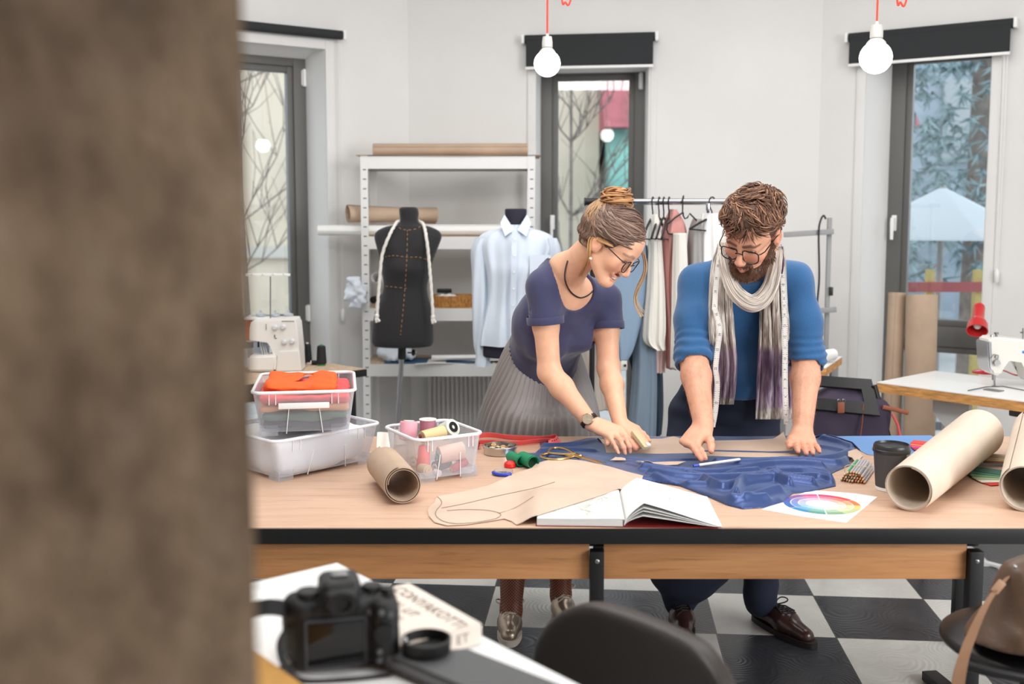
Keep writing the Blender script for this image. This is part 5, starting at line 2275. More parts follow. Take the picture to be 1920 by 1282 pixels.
# legs down to the ankles
W_anR, W_anL = V3((-0.003, 3.70, 0.085)), V3((0.182, 3.86, 0.085))
for sx, an in ((-1, W_anR), (1, W_anL)):
    h = tw(sx * .085, .0, -.12)
    kn = (h * .45 + an * .55) + np.array((0.01, -.03, 0.0))
    WB.add(rc(h, kn, .080, .052), .04)
    WB.add(rc(kn, kn + (an - kn) * .35, .050, .050), .03)
    WB.add(rc(kn + (an - kn) * .35, an, .050, .033), .03)
    WB.add(rc(an, an + np.array((0, -.03, -.05)), .033, .030), .02)
parts = [WB.mesh((0.02, 3.16, 1.12), (0.46, 3.72, 1.60), 0.0027),
         WB.mesh((-0.02, 3.18, 0.73), (0.52, 3.74, 1.125), 0.0031),
         WB.mesh((-0.2, 3.4, 0.0), (0.42, 4.15, 1.3), 0.011)]
# keep the coarse part to what the fine ones do not cover
V3_, Q3_ = parts[2]
cen = V3_[Q3_].mean(1)
keep = ~(((cen[:, 2] > 1.125) & (cen[:, 1] < 3.70)) | ((cen[:, 2] > 0.75) & (cen[:, 2] < 1.12) & (cen[:, 1] < 3.70) & (cen[:, 0] > 0.0)))
parts[2] = (V3_, Q3_[keep])
V, Q = join_meshes(parts)
W_bvh = bvh_of(V, Q)
woman = thing('person', 'woman with a hair bun, glasses and grey pleated skirt bending over the table', 'person', (0.1, 3.8, 0))
c = WH.tints(V, (236, 184, 152), (212, 136, 122), (120, 88, 66), (232, 150, 126))
stock = 1 - smooth01(V[:, 2], .62, .66)
c = mixc(c, (112, 62, 40), stock)
for h_ in (W_hr, W_hl):
    for f_ in h_:
        d = np.min([np.linalg.norm(V - p, axis=1) for p in f_[1:]], 0)
        c = mixc(c, (232, 150, 130), 0.4 * (1 - smooth01(d, .006, .018)))
np_obj('body', V, Q, M_SKIN, woman, c)
WH.eyes(woman, (96, 66, 44))
bm = B()
grid(bm, lambda u, v: WH.w((.024 * (u - .5) * 2, -.0885 + .011 * (2 * u - 1) ** 2, -.0708 + .0056 * (1 - 2 * v) + .003 * (2 * u - 1) ** 2)), 17, 5, 0.002)
obj('teeth', bm, mat('tooth_enamel', (240, 232, 224), 0.25), woman)
M_TORTOISE = mat('dark_acetate', (48, 34, 34), 0.25)
WH.glasses(woman, M_TORTOISE, .0235, .0205, 2.2, .0019)

# t-shirt
M_TEE = mat('navy_jersey_tee', (60, 62, 95), 0.85, bump=0.12, bscale=450, sheen=0.25)
TS = Field()
w_torso(TS, 0.015)
TS.add(rc(tw(0, .03, .05), tw(0, .01, .5), .11, .10), .06)
TS.add(ell(tw(.0, -.045, .10), (.140, .095, .10), W_R), .06)
TS.add(rc(tw(0, .012, .90), tw(0, .01, .99), .075, .068), .05)


def sleeve(S, E, f, r0, r1):
    """an open-ended sleeve: a cone cut square at its end"""
    ax, pe, g = unit3(E - S), S + (E - S) * f, rc(S, S + (E - S) * (f + .12), r0, r1)
    return lambda P: np.maximum(g(P), (P - pe) @ ax)


for S, E in ((W_sR, W_eR), (W_sL, W_eL)):
    TS.add(sleeve(S, E, .40, .054, .060), .03)


def tee_folds(P):
    q = (P - W_hip) @ W_R
    a = q[:, 2] / W_len
    f = .0028 * np.sin(q[:, 0] * 55 + 3 * vnoise(P * 9, 1)) * np.exp(-((a - .12) / .22) ** 2)
    f += .003 * vnoise(P * np.array((13, 13, 6)), 2) + .0016 * vnoise(P * 34, 5)
    f += .0022 * np.sin((q[:, 0] * .8 + q[:, 2]) * 70) * np.exp(-(((q[:, 0]) / .2) ** 2 + ((a - .72) / .12) ** 2)) * .6
    return f


TS.disp = tee_folds
# hem, sleeve ends, neck opening
_hp, _hn = tw(0, 0, .31), unit3(W_R @ np.array((-.12, .38, -1.0)))
TS.cut(lambda P: -((P - _hp) @ _hn), .006)
for S, E in ((W_sR, W_eR), (W_sL, W_eL)):
    ax = unit3(E - S)
    pe = S + (E - S) * .40

    TS.cut(rc(pe - ax * .035, pe + ax * .1, .050, .054), .004)
_nc = tw(0.026, -.03, 1.0)
TS.cut(ell(_nc, (.092, .125, .128), W_R), .004)
# cut() subtracts: the two functions above are the removed regions
V, Q = TS.mesh((-0.12, 3.2, 0.85), (0.5, 4.1, 1.42), 0.0046)
V = smooth_np(V, Q, 2)
np_obj('shirt', V, Q, M_TEE, woman)
WT_bvh = bvh_of(V, Q)
for S, E in ((W_sR, W_eR), (W_sL, W_eL)):
    ax = Vector(tuple(unit3(E - S)))
    pe = Vector(tuple(S + (E - S) * .385))
    x, y, _d = frame_of(ax)
    bm = B()
    lathe(bm, [(.0600, -.013), (.0612, -.011), (.0616, 0), (.0612, .011), (.0600, .013), (.0555, .012), (.0555, -.012)], pe, ax, 40, cap=False)
    obj('sleeve_cuff', bm, M_TEE, woman)

# pleated skirt
M_SKIRT = mat('grey_satin_pleats', (146, 142, 140), 0.42)
bm = B()
NP = 46
wl_, wb_, wt_ = (Vector(tuple(W_R[:, k])) for k in range(3))
wc0, wc1 = Vector(tuple(tw(0, 0, .33))), Vector(tuple(tw(0, .02, .0))) + Vector((.0, .0, -.42))


def skirt(u, v):
    th = 2 * PI * u
    k = smooth01(np.array([v]), 0, .45)[0]
    lx = wl_.lerp(Vector((wl_.x, wl_.y, 0)).normalized(), k)
    bx_ = wb_.lerp(Vector((-wl_.y, wl_.x, 0)).normalized(), k)
    c = wc0.lerp(wc1, v)
    f_ = v ** .75
    a = 0.136 + 0.102 * f_ + .03 * math.sin(min(1, v * 2.2) * PI * .5)
    b = 0.106 + 0.096 * f_ + .03 * math.sin(min(1, v * 2.2) * PI * .5)
    pl = (.3 + v * .9) * .022 * (abs(((u * NP + .25 * math.sin(th * 3) * v) % 1) * 2 - 1) - .5) * 1.25 + .004 * math.sin(th * 9 + v * 5) * v
    e = 1 + pl / a
    return c + lx * (a * e * math.cos(th)) + bx_ * (b * e * math.sin(th)) + wt_ * ((1 - k) * (.38 * b * math.sin(th) - .12 * a * math.cos(th)))


grid(bm, skirt, NP * 8 + 1, 36)
bmesh.ops.remove_doubles(bm, verts=bm.verts, dist=0.0004)
obj('skirt', bm, M_SKIRT, woman, auto=180)

# fishnet stockings
def net_mat():
    N = NT('fishnet')
    v = N.coord('Object', (1, 1, 1))
    sp = N.n('ShaderNodeSeparateXYZ')
    N.l(v, sp.inputs[0])
    ad = N.n('ShaderNodeMath', operation='ADD')
    sb = N.n('ShaderNodeMath', operation='SUBTRACT')
    for o in (ad, sb):
        N.l(sp.outputs['X'], o.inputs[0])
        N.l(sp.outputs['Z'], o.inputs[1])
    ms = []
    for o in (ad, sb):
        m = N.n('ShaderNodeMath', operation='MULTIPLY')
        m.inputs[1].default_value = 95.0
        N.l(o.outputs[0], m.inputs[0])
        p = N.n('ShaderNodeMath', operation='PINGPONG')
        p.inputs[1].default_value = 0.5
        N.l(m.outputs[0], p.inputs[0])
        l = N.n('ShaderNodeMath', operation='LESS_THAN')
        l.inputs[1].default_value = 0.13
        N.l(p.outputs[0], l.inputs[0])
        ms.append(l.outputs[0])
    mx = N.n('ShaderNodeMath', operation='MAXIMUM')
    N.l(ms[0], mx.inputs[0])
    N.l(ms[1], mx.inputs[1])
    c = N.n('ShaderNodeMix', data_type='RGBA')
    N.l(mx.outputs[0], c.inputs['Factor'])
    c.inputs[6].default_value = lin((150, 84, 54))
    c.inputs[7].default_value = lin((24, 20, 20))
    N.l(c.outputs[2], N.b.inputs['Base Color'])
    return N.m


M_NET = net_mat()
for sx, an in ((-1, W_anR), (1, W_anL)):
    h = tw(sx * .085, .0, -.12)
    kn = (h * .45 + an * .55) + np.array((0.01, -.03, 0.0))
    Fs = Field().add(rc(kn, kn + (an - kn) * .35, .054, .054), .03).add(rc(kn + (an - kn) * .35, an, .054, .037), .03).add(rc(an, an + np.array((0, -.03, -.05)), .037, .034), .02)
    V, Q = Fs.mesh(np.minimum(kn, an) - .1, np.maximum(kn, an) + .1, 0.006)
    np_obj('stocking', V, Q, M_NET, woman)

# ---------------------------------------------------------------- shoes
def shoe(name, parent, heel, toe, m_upper, m_sole, w=.047, hgt=.075, sole=.022, lace=None, ankle=.0):
    heel, toe = V3(heel), V3(toe)
    d = unit3((toe - heel) * np.array((1, 1, 0)))
    s_ = np.array((d[1], -d[0], 0.0))
    L = np.linalg.norm(toe - heel)
    p = lambda f, x, z: heel + d * (L * f) + s_ * x + np.array((0, 0, z))
    Fu = Field()
    Fu.add(rc(p(.10, 0, sole + .030), p(.55, 0, sole + .026), w * .70, w * .80), .03)
    Fu.add(rc(p(.55, 0, sole + .022), p(.86, 0, sole + .010), w * .82, w * .60), .03)
    Fu.add(rc(p(.12, 0, sole + .04), p(.14, 0, sole + hgt), w * .66, w * .74), .02)
    Fu.add(rc(p(.2, 0, sole + hgt * .8), p(.55, 0, sole + .04), w * .6, w * .5), .03)
    lo, hi = np.minimum(heel, toe) - .09, np.maximum(heel, toe) + .09
    lo[2], hi[2] = 0, sole + hgt + .09
    Fu.cut(lambda P: P[:, 2] - (sole - .001), .004)
    Fu.cut(lambda P: (sole + hgt) - P[:, 2], .004)
    Fu.cut(rc(p(.13, 0, sole + hgt * .6), p(.16, 0, sole + hgt + .05), w * .58, w * .66), .004)
    V, Q = Fu.mesh(lo, hi, 0.0045)
    o = np_obj(name, V, Q, m_upper, parent)
    bm = B()
    n = 40
    pts = []
    for i in range(n):
        a = 2 * PI * i / n
        f = .5 + .52 * math.cos(a)
        wid = w * (.92 if f > .5 else .80) * (1.05 - .25 * abs(f - .62))
        pts.append(p(f, wid * math.copysign(abs(math.sin(a)) ** .75, math.sin(a)), 0.001))
    prism(bm, [Vector(tuple(q)) for q in pts], (0, 0, sole))
    bmesh.ops.bevel(bm, geom=[e for e in bm.edges if len(e.link_faces) == 2 and e.calc_face_angle(0) > 1], offset=.003, segments=2, affect='EDGES')
    obj('sole', bm, m_sole, o, auto=50)
    if lace:
        bm = B()
        sb_ = bvh_of(V, Q)

        def on(f, x, up=.0015):
            q = p(f, x, .3)
            h = sb_.ray_cast(Vector(tuple(q)), Vector((0, 0, -1)))
            return Vector((q[0], q[1], (h[0].z if h[0] is not None else sole + .05) + up))
        for k in range(5):
            f = .36 + .065 * k
            tube(bm, [on(f, x) for x in (-.022, -.011, 0, .011, .022)], .0028, 6)
            tube(bm, [on(f, -.022), on(f + .03, 0, .004), on(f + .065, .022)], .0026, 6)
        c0 = on(.36, 0, .003)
        sv, dv = Vector(tuple(s_)), Vector(tuple(d))
        for sx in (-1, 1):
            tube(bm, [c0 + sv * (sx * .050 * math.sin(t * PI)) + dv * (.02 * math.sin(2 * t * PI)) + Vector((0, 0, .016 * math.sin(t * PI))) for t in np.linspace(0, 1, 12)], .0026, 6)
            tube(bm, [c0, on(.46, sx * .020, .005), on(.58, sx * .030, .003)], .0026, 6)
        obj('laces', bm, lace, o)
    return o


M_GOLD = mat('metallic_pewter_leather', (176, 162, 146), 0.32, metal=0.85, bump=0.15, bscale=60)
M_CREAMSOLE = mat('cream_rubber', (206, 196, 184), 0.6)
shoe('shoe', woman, (-.006, 3.80, 0), (-.010, 3.575, 0), M_GOLD, M_CREAMSOLE, lace=mat('beige_lace', (196, 184, 168), 0.7))
shoe('shoe', woman, (.180, 3.95, 0), (.196, 3.73, 0), M_GOLD, M_CREAMSOLE, lace=mat('beige_lace', (196, 184, 168), 0.7))

# ---------------------------------------------------------------- hair of the woman
rnd = random.Random(11)
HC = np.array((0, .022, .036))
HR = np.array((.085, .104, .090))


def cap_r(dirs):
    return 1 / np.linalg.norm(dirs / HR, axis=-1)


WHF = Field()
WHF.add(WH.wrap(ell(HC, HR)), .02)
WHF.add(WH.wrap(ell((0, .075, -.01), (.058, .045, .055))), .04)
WHF.add(WH.wrap(ell((-.045, .045, .0), (.042, .05, .042))), .03)
WHF.add(WH.wrap(ell((.045, .045, .0), (.042, .05, .042))), .03)


def w_hair_disp(P):
    q = WH.loc(P)
    return .0035 * np.sin(q[:, 2] * 95 + q[:, 1] * 45 + 3.5 * vnoise(q * 16, 2)) + .004 * vnoise(q * np.array((30, 22, 30)), 7)


WHF.disp = w_hair_disp
WHF.cut(WH.wrap(ell((0, -.104, -.040), (.068, .080, .090))), .010)
for x in (-1, 1):
    WHF.cut(WH.wrap(ell((x * .088, .008, -.022), (.030, .030, .036))), .010)
    WHF.cut(WH.wrap(ell((x * .075, -.045, -.045), (.035, .045, .05))), .010)
WHF.cut(lambda P: (WH.loc(P)[:, 2] + .072) * 1.0, .01)
lo = WH.pos - .17
V1, Q1 = WHF.mesh(lo, WH.pos + .2, 0.0038)
q = WH.loc(V1)
blond = smooth01(-q[:, 2], -.005, .05) * smooth01(-np.abs(q[:, 0]), -.09, -.03) * .0 + smooth01(-q[:, 2], .0, .05) * .5
n1 = vnoise(q * np.array((40, 90, 90)), 3)
c1 = np.tile(lc((100, 78, 68)), (len(V1), 1)) * (1 + .28 * n1)[:, None]
c1 = mixc(c1, (176, 136, 98), blond)
WHb = bvh_of(V1, Q1)
locks = []
bun_c = np.array((-.004, .078, .112))
bun_ax = unit3((0, .66, .75))
bdir = unit3(bun_c - HC)
for k in range(1000):
    a = rnd.uniform(-2.6, 2.6)           # round the hairline: 0 the forehead, +-1.3 the temples, beyond the nape
    h = .050 * math.cos(a) + .010 - .02 * max(0, abs(a) - 1.6)
    st = np.array((.076 * math.sin(a), -.078 * math.cos(a) + .01 * abs(a), h + rnd.uniform(-.004, .06) * (1 if abs(a) < 1.6 else .6)))
    d0 = unit3(st - HC)
    if k % 2:
        s_ = rnd.uniform(.05, .6)
        d0 = unit3(d0 * (1 - s_) + bdir * s_ + np.array((rnd.uniform(-.25, .25), 0, 0)))
    sd = -1.0 if a < .55 + rnd.uniform(-.1, .1) else 1.0
    way = unit3(np.array((sd * .085, .035 + .03 * abs(math.sin(a)), .012 + rnd.uniform(-.012, .05))) - HC) if abs(a) < 1.7 else unit3((d0 + bdir) / 2)
    pts, rad, col = [], [], []
    ph, am = rnd.uniform(0, 6), rnd.uniform(.02, .09)
    lift = rnd.uniform(.0, .006)
    dark = rnd.uniform(.6, 1.35)
    bl = smooth01(np.array([abs(a)]), 1.35, 2.0)[0] * .75
    for i in range(18):
        t = i / 17
        d_ = d0 * (1 - t) ** 2 + way * 2 * t * (1 - t) * 1.25 + bdir * t * t
        d_ = unit3(d_)
        d_ = unit3(d_ + np.cross(d_, unit3(bdir - d0 + 1e-4)) * am * math.sin(t * 9 + ph) * math.sin(t * PI))
        r_ = cap_r(d_) + lift + .006 * math.sin(t * PI) + .003 * math.sin(t * 11 + ph)
        pts.append(WH.w(HC + d_ * r_))
        rad.append(.0022 * (.35 + .8 * math.sin(PI * min(1, t * .9 + .12))))
        cc = lc((116, 90, 78)) * dark
        cc = cc * (1 - bl) + lc((196, 152, 104)) * bl
        if k % 6 == 0:
            cc = cc * .55 + lc((186, 160, 138)) * .45
        col.append(cc)
    locks.append((pts, rad, col))
for k in range(420):
    d0 = unit3(np.array((rnd.uniform(-1, 1), rnd.uniform(.1, 1), rnd.uniform(-.75, .7))))
    h_ = WHb.ray_cast(WH.w(HC + d0 * .3), Vector(tuple(WH.R @ -d0)))
    if h_[0] is None:
        continue
    p_ = WH.loc(np.array(h_[0])[None])[0]
    pts, am, ph = [], rnd.uniform(.1, .5), rnd.uniform(0, 6)
    for i in range(14):
        n_ = unit3((p_ - HC) / HR ** 2)
        pts.append(WH.w(p_ + n_ * .0008))
        g_ = bun_c - p_ + np.cross(n_, bun_c - p_) * am * math.sin(i * .8 + ph)
        p_ = p_ + unit3(g_ - n_ * (g_ @ n_)) * .0052
        h_ = WHb.ray_cast(WH.w(HC + (p_ - HC) * 2.2), Vector(tuple(WH.R @ unit3(HC - p_))))
        if h_[0] is None:
            break
        p_ = WH.loc(np.array(h_[0])[None])[0]
    if len(pts) > 5:
        locks.append((pts, [.0021 * math.sin(PI * (.12 + .8 * i / (len(pts) - 1))) for i in range(len(pts))], lc((116, 90, 76)) * rnd.uniform(.6, 1.4)))
# the bun: strands wound round an axis
bx = unit3(np.cross(bun_ax, (0, 1, 0)) + np.array((1e-3, 0, 0)))
by = np.cross(bun_ax, bx)
for k in range(260):
    R0, z0 = rnd.uniform(.008, .046), rnd.uniform(-.026, .032)
    R0 = R0 * math.sqrt(max(.1, 1 - (z0 / .044) ** 2)) + .006
    a0, da = rnd.uniform(0, 2 * PI), rnd.uniform(1.4, 3.2)
    tilt, tp = rnd.uniform(-.6, .6), rnd.uniform(0, 6)
    col = (lc((184, 134, 88)) * rnd.uniform(.55, 1.4)) if k % 3 else lc((142, 98, 62)) * rnd.uniform(.6, 1.2)
    pts, rad = [], []
    for i in range(14):
        t = i / 13
        a = a0 + da * t
        rr = R0 * (1 + .10 * math.sin(3 * t + tp))
        z = z0 + tilt * R0 * math.sin(a + tp)
        pts.append(WH.w(bun_c + bx * (rr * math.cos(a) * 1.22) + by * (rr * math.sin(a)) + bun_ax * z))
        rad.append(.0034 * math.sin(PI * (.1 + .84 * t)) ** .7)
    locks.append((pts, rad, col))
# wisps: the long strand in front of the far shoulder, one before the ear, a few at the nape
for k in range(12):
    o = Vector((rnd.uniform(-.006, .006), rnd.uniform(-.008, .008), rnd.uniform(-.006, .006)))
    pts = spline([WH.w((.055, -.050, .045)) + o * .4, at(1207, 478, 3.37) + o * .6, at(1210, 510, 3.37) + o, at(1197, 540, 3.37) + o, at(1192, 565, 3.37) + o, at(1205, 590, 3.37) + o * 1.4], 22)
    locks.append((pts, [.0022 * (1 - .03 * i) for i in range(22)], [lc((150, 118, 92)) * (1 - i / 21) + lc((214, 182, 142)) * (i / 21) for i in range(22)]))
for k in range(14):
    o = Vector((rnd.uniform(-.006, .006), rnd.uniform(-.006, .006), rnd.uniform(-.004, .004)))
    pts = spline([WH.w((-.076, .030, .012)) + o * .6, WH.w((-.086, .036, -.016)) + o, hit(W_bvh, 1104, 480, .008) + o * .7, hit(W_bvh, 1098, 500, .006) + o, hit(W_bvh, 1089, 518, .004) + o * 1.3], 16)
    locks.append((pts, [.0019 * (1 - .05 * i) for i in range(16)], lc((212, 168, 116)) * rnd.uniform(.8, 1.15)))
for k in range(46):
    a = rnd.uniform(-.9, .9)
    st = np.array((-.078 + rnd.uniform(-.002, .004), -.005 + .035 * a, .03 - .01 * abs(a)))
    pts = spline([WH.w(st), WH.w(st + np.array((-.006, .02, -.008))), WH.w((-.080, .052, -.012)), WH.w((-.066, .085, -.02 + rnd.uniform(-.02, .02)))], 14)
    locks.append((pts, [.0022 * math.sin(PI * (.12 + .8 * i / 13)) for i in range(14)], lc((206, 160, 108)) * rnd.uniform(.7, 1.15)))
V2, Q2, c2 = locks_mesh(locks)
V, Q = join_meshes([(V1, Q1), (V2, Q2)])
np_obj('hair', V, Q, M_HAIR, woman, np.concatenate([c1, c2]))

# jewellery and watch
bm = B()
neck_pts = []
for px, py in ((1064, 489), (1060, 505), (1059, 522), (1064, 538), (1074, 551), (1088, 558), (1102, 554), (1113, 544), (1119, 530)):
    h = hit(W_bvh, px, py, .004)
    if h is not None:
        neck_pts.append(h)
tube(bm, spline(neck_pts, 40), .0024, 8)
obj('necklace', bm, mat('gunmetal', (92, 90, 92), 0.22, metal=1.0), woman)
bm = B()
e0 = WH.w((-.083, .010, -.045))
tube(bm, [e0 + Vector((0, 0, .004)), e0 + Vector((-.002, -.004, -.004)), e0 + Vector((0, -.004, -.016))], .0009, 6)
sphere(bm, e0 + Vector((0, -.004, -.020)), .0045, 14, 10, mi=1)
obj('earring', bm, [mat('gold', (222, 178, 104), 0.25, metal=1.0), mat('pearl', (240, 230, 216), 0.25)], woman)
ax = Vector(tuple(unit3(W_wR - W_eR)))
wc = Vector(tuple(W_wR)) - ax * .010
x, y, _d = frame_of(ax)
tocam = (Vector((0, 0, EYE)) - wc).normalized()
nf = (tocam - ax * tocam.dot(ax)).normalized()
bm = B()
lathe(bm, [(.0295, -.008), (.0302, -.007), (.0302, .007), (.0295, .008), (.0275, .008), (.0275, -.008)], wc, ax, 36, cap=False)
wt = obj('watch', bm, mat('black_leather', (34, 28, 28), 0.45), woman)
bm = B()
lathe(bm, [(.0175, 0), (.0185, .002), (.0185, .006), (.0168, .0075)], wc + nf * .027, nf, 36)
obj('watch_case', bm, mat('rose_gold', (222, 170, 140), 0.22, metal=1.0), wt)
bm = B()
lathe(bm, [(.0162, 0), (.0162, .0006)], wc + nf * .0346, nf, 36)
obj('watch_dial', bm, mat('champagne_dial', (222, 206, 178), 0.25, metal=0.7), wt)
bm = B()
for a, L_ in ((.6, .011), (2.6, .014)):
    dv = (ax * math.cos(a) + nf.cross(ax) * math.sin(a))
    cyl(bm, wc + nf * .0355, wc + nf * .0355 + dv * L_, .0005, n=6)
obj('watch_hands', bm, M_STEEL, wt)

# ================================================================ the man
MH = Head((0.7528, 3.3576, 1.4402), [[0.8401, 0.5053, -0.1971], [-0.5098, 0.6114, -0.6053], [-0.1854, 0.609, 0.7712]], 1.02, False)
M_hip = V3(at(1362, 765, 3.93))
M_neck = V3((0.792, 3.575, 1.355))
M_R = torso_frame(M_hip, M_neck, (1, -0.03, 0))
M_len = np.linalg.norm(M_neck - M_hip)
tm = lambda x, y, z: M_hip + M_R @ np.array((x, y, z * M_len))
M_sR, M_sL = V3(at(1306, 531, 3.60)), V3(at(1490, 528, 3.60))
M_eR, M_eL = V3(at(1300, 668, 3.46)), V3(at(1512, 668, 3.55))
M_wR, M_wL = V3(at(1319, 795, 3.29)), V3(at(1505, 806, 3.41))


def m_torso(F, g=0.0):
    F.add(ell(tm(0, .01, -.02), (.175 + g, .125 + g, .14), M_R), .05)
    F.add(ell(tm(0, .0, .27), (.160 + g, .112 + g, .16), M_R), .06)
    F.add(ell(tm(0, .0, .62), (.172 + g, .118 + g, .19), M_R), .06)
    for S in (M_sR, M_sL):
        F.add(rc(S + (tm(0, 0, .8) - S) * .05, tm(0, .02, .90), .046 + g, .066 + g), .05)


MB = Field()
m_torso(MB, -.012)
MB.add(rc(tm(0, .02, .90), MH.w((0, .04, -.04)), .064, .056), .02)
add_arm(MB, M_sR, M_eR, M_wR, (.052, .048, .046, .046, .031))
add_arm(MB, M_sL, M_eL, M_wL, (.052, .048, .046, .046, .031))
MH.build(MB)
K_R = V3(at(1293, 834, 3.225))
tz = 0.757
M_hr = hand(MB, M_wR, K_R, (0.72, -0.1, 0.25), (-0.35, -0.85, 0.4),
            [V3(onz(1328, 867, tz + .012)), V3(onz(1318, 866, tz + .010)), V3(at(1308, 858, 3.20)), V3(at(1302, 850, 3.24))], V3(onz(1337, 866, tz + .012)) + np.array((.003, .006, .002)), 1.04)
K_L = V3(at(1507, 833, 3.322))
M_hl = hand(MB, M_wL, K_L, (-1, -0.1, 0), (0, -0.2, 1), [V3(onz(1501, 857, tz + .007)), V3(onz(1515, 856, tz + .007)), V3(onz(1527, 854, tz + .007)), V3(onz(1540, 851, tz + .006))],
            V3(onz(1474, 849, tz + .009)), 1.06)
parts = [MB.mesh((0.5, 3.14, 1.18), (1.06, 3.76, 1.66), 0.0029),
         MB.mesh((0.5, 3.06, 0.735), (1.06, 3.66, 1.19), 0.0032),
         MB.mesh((0.5, 3.66, 0.6), (1.1, 4.15, 1.2), 0.012)]
V, Q = join_meshes(parts)
M_bvh = bvh_of(V, Q)
man = thing('person', 'bearded man in a blue sweater and striped scarf leaning on the table', 'person', (0.8, 3.85, 0))
c = MH.tints(V, (228, 170, 140), (206, 122, 108), (84, 56, 42), (226, 138, 116))
q = MH.loc(V)
beard_d = np.minimum(ell((0, -.045, -.085), (.062, .055, .045))(q), 9)
hairzone = vnoise(V * np.array((60, 60, 25)), 8)
arm = (V[:, 2] < 1.05) & (V[:, 2] > .84)
c = c * (1 - .10 * arm * np.clip(hairzone, 0, 1))[:, None]
for h_ in (M_hr, M_hl):
    for f_ in h_:
        d = np.min([np.linalg.norm(V - p, axis=1) for p in f_[1:]], 0)
        c = mixc(c, (226, 144, 122), 0.4 * (1 - smooth01(d, .007, .02)))
np_obj('body', V, Q, M_SKIN, man, c)
MH.eyes(man, (90, 74, 50))
MH.glasses(man, mat('black_acetate', (24, 22, 26), 0.25), .0255, .0205, 3.2, .0019)

# arm hair
rnd = random.Random(5)
hl = []
for E, W in ((M_eR, M_wR), (M_eL, M_wL)):
    ax = unit3(W - E)
    for k in range(900):
        t = rnd.uniform(.12, .97)
        p = E + (W - E) * t
        a = rnd.uniform(0, 2 * PI)
        x, y, _d = frame_of(ax)
        r = V3(x * math.cos(a) + y * math.sin(a))
        h = M_bvh.ray_cast(Vector(tuple(p + r * .12)), Vector(tuple(-r)))
        if h[0] is None:
            continue
        p0 = V3(h[0])
        dv = unit3(ax + r * .35 + np.array((rnd.uniform(-.5, .5), rnd.uniform(-.5, .5), rnd.uniform(-.3, .3))))
        hl.append(([p0, p0 + dv * .004 + r * .0006, p0 + dv * .009], [.00015, .00013, .00006], lc((156, 110, 80))))
V2, Q2, c2 = locks_mesh(hl, 3)
np_obj('arm_hair', V2, Q2, M_HAIR, man, c2)

# beard
MBF = Field()
for x in (-1, 1):
    MBF.add(MH.wrap(rc((x * .066, .002, -.028), (x * .055, -.020, -.062), .010, .017)), .02)
    MBF.add(MH.wrap(rc((x * .055, -.020, -.062), (x * .026, -.066, -.098), .017, .020)), .02)
    MBF.add(MH.wrap(rc((x * .028, -.084, -.080), (x * .026, -.086, -.060), .009, .006)), .01)
    MBF.add(MH.wrap(rc((x * .026, -.086, -.059), (x * .004, -.0995, -.0545), .0055, .0058)), .008)
MBF.add(MH.wrap(ell((0, -.076, -.104), (.034, .026, .024))), .02)
MBF.disp = lambda P: .0022 * vnoise(P * 190, 1) + .003 * vnoise(P * 70, 2)
MBF.cut(MH.wrap(ell((0, -.105, -.070), (.021, .02, .0095))), .003)
V1, Q1 = MBF.mesh(MH.pos - .17, MH.pos + .12, 0.0034)
q = MH.loc(V1)
c1 = np.tile(lc((88, 58, 40)), (len(V1), 1)) * (1 + .35 * vnoise(V1 * 160, 6))[:, None]
c1 = mixc(c1, (128, 86, 56), smooth01(-q[:, 2], .09, .12) * .5)
hl = []
for k in range(1500):
    i = rnd.randrange(len(V1))
    p0 = V1[i]
    n_ = unit3(q[i] - np.array((0, .0, -.055)))
    dv = MH.R @ unit3(n_ * .8 + np.array((rnd.uniform(-.4, .4), -.2 + rnd.uniform(-.3, .3), -.7)))
    L_ = rnd.uniform(.006, .014)
    hl.append(([p0, p0 + dv * L_ * .5, p0 + dv * L_], [.0008, .0006, .0002], lc((104, 70, 46)) * rnd.uniform(.5, 1.5)))
V2, Q2, c2 = locks_mesh(hl, 3)
V, Q = join_meshes([(V1, Q1), (V2, Q2)])
np_obj('beard', V, Q, M_HAIR, man, np.concatenate([c1, c2]))

# hair of the man
HC2 = np.array((0, .022, .046))
HR2 = np.array((.084, .100, .082))
MHF = Field()
MHF.add(MH.wrap(ell(HC2, HR2)), .02)
MHF.add(MH.wrap(ell((0, -.02, .095), (.066, .07, .040))), .03)
MHF.add(MH.wrap(ell((0, .075, -.02), (.06, .04, .05))), .03)
MHF.disp = lambda P: .007 * vnoise(MH.loc(P) * 38, 3) + .003 * vnoise(MH.loc(P) * 90, 4)
MHF.cut(MH.wrap(ell((0, -.100, -.022), (.070, .064, .092))), .010)
for x in (-1, 1):
    MHF.cut(MH.wrap(ell((x * .090, .012, -.022), (.030, .030, .040))), .008)
    MHF.cut(MH.wrap(ell((x * .078, -.045, -.030), (.030, .040, .05))), .008)
MHF.cut(lambda P: MH.loc(P)[:, 2] + .06, .01)
V1, Q1 = MHF.mesh(MH.pos - .17, MH.pos + .2, 0.0040)
MHb = bvh_of(V1, Q1)
c1 = np.tile(lc((84, 58, 44)), (len(V1), 1)) * (1 + .3 * vnoise(V1 * 120, 6))[:, None]
locks = []
rnd = random.Random(23)
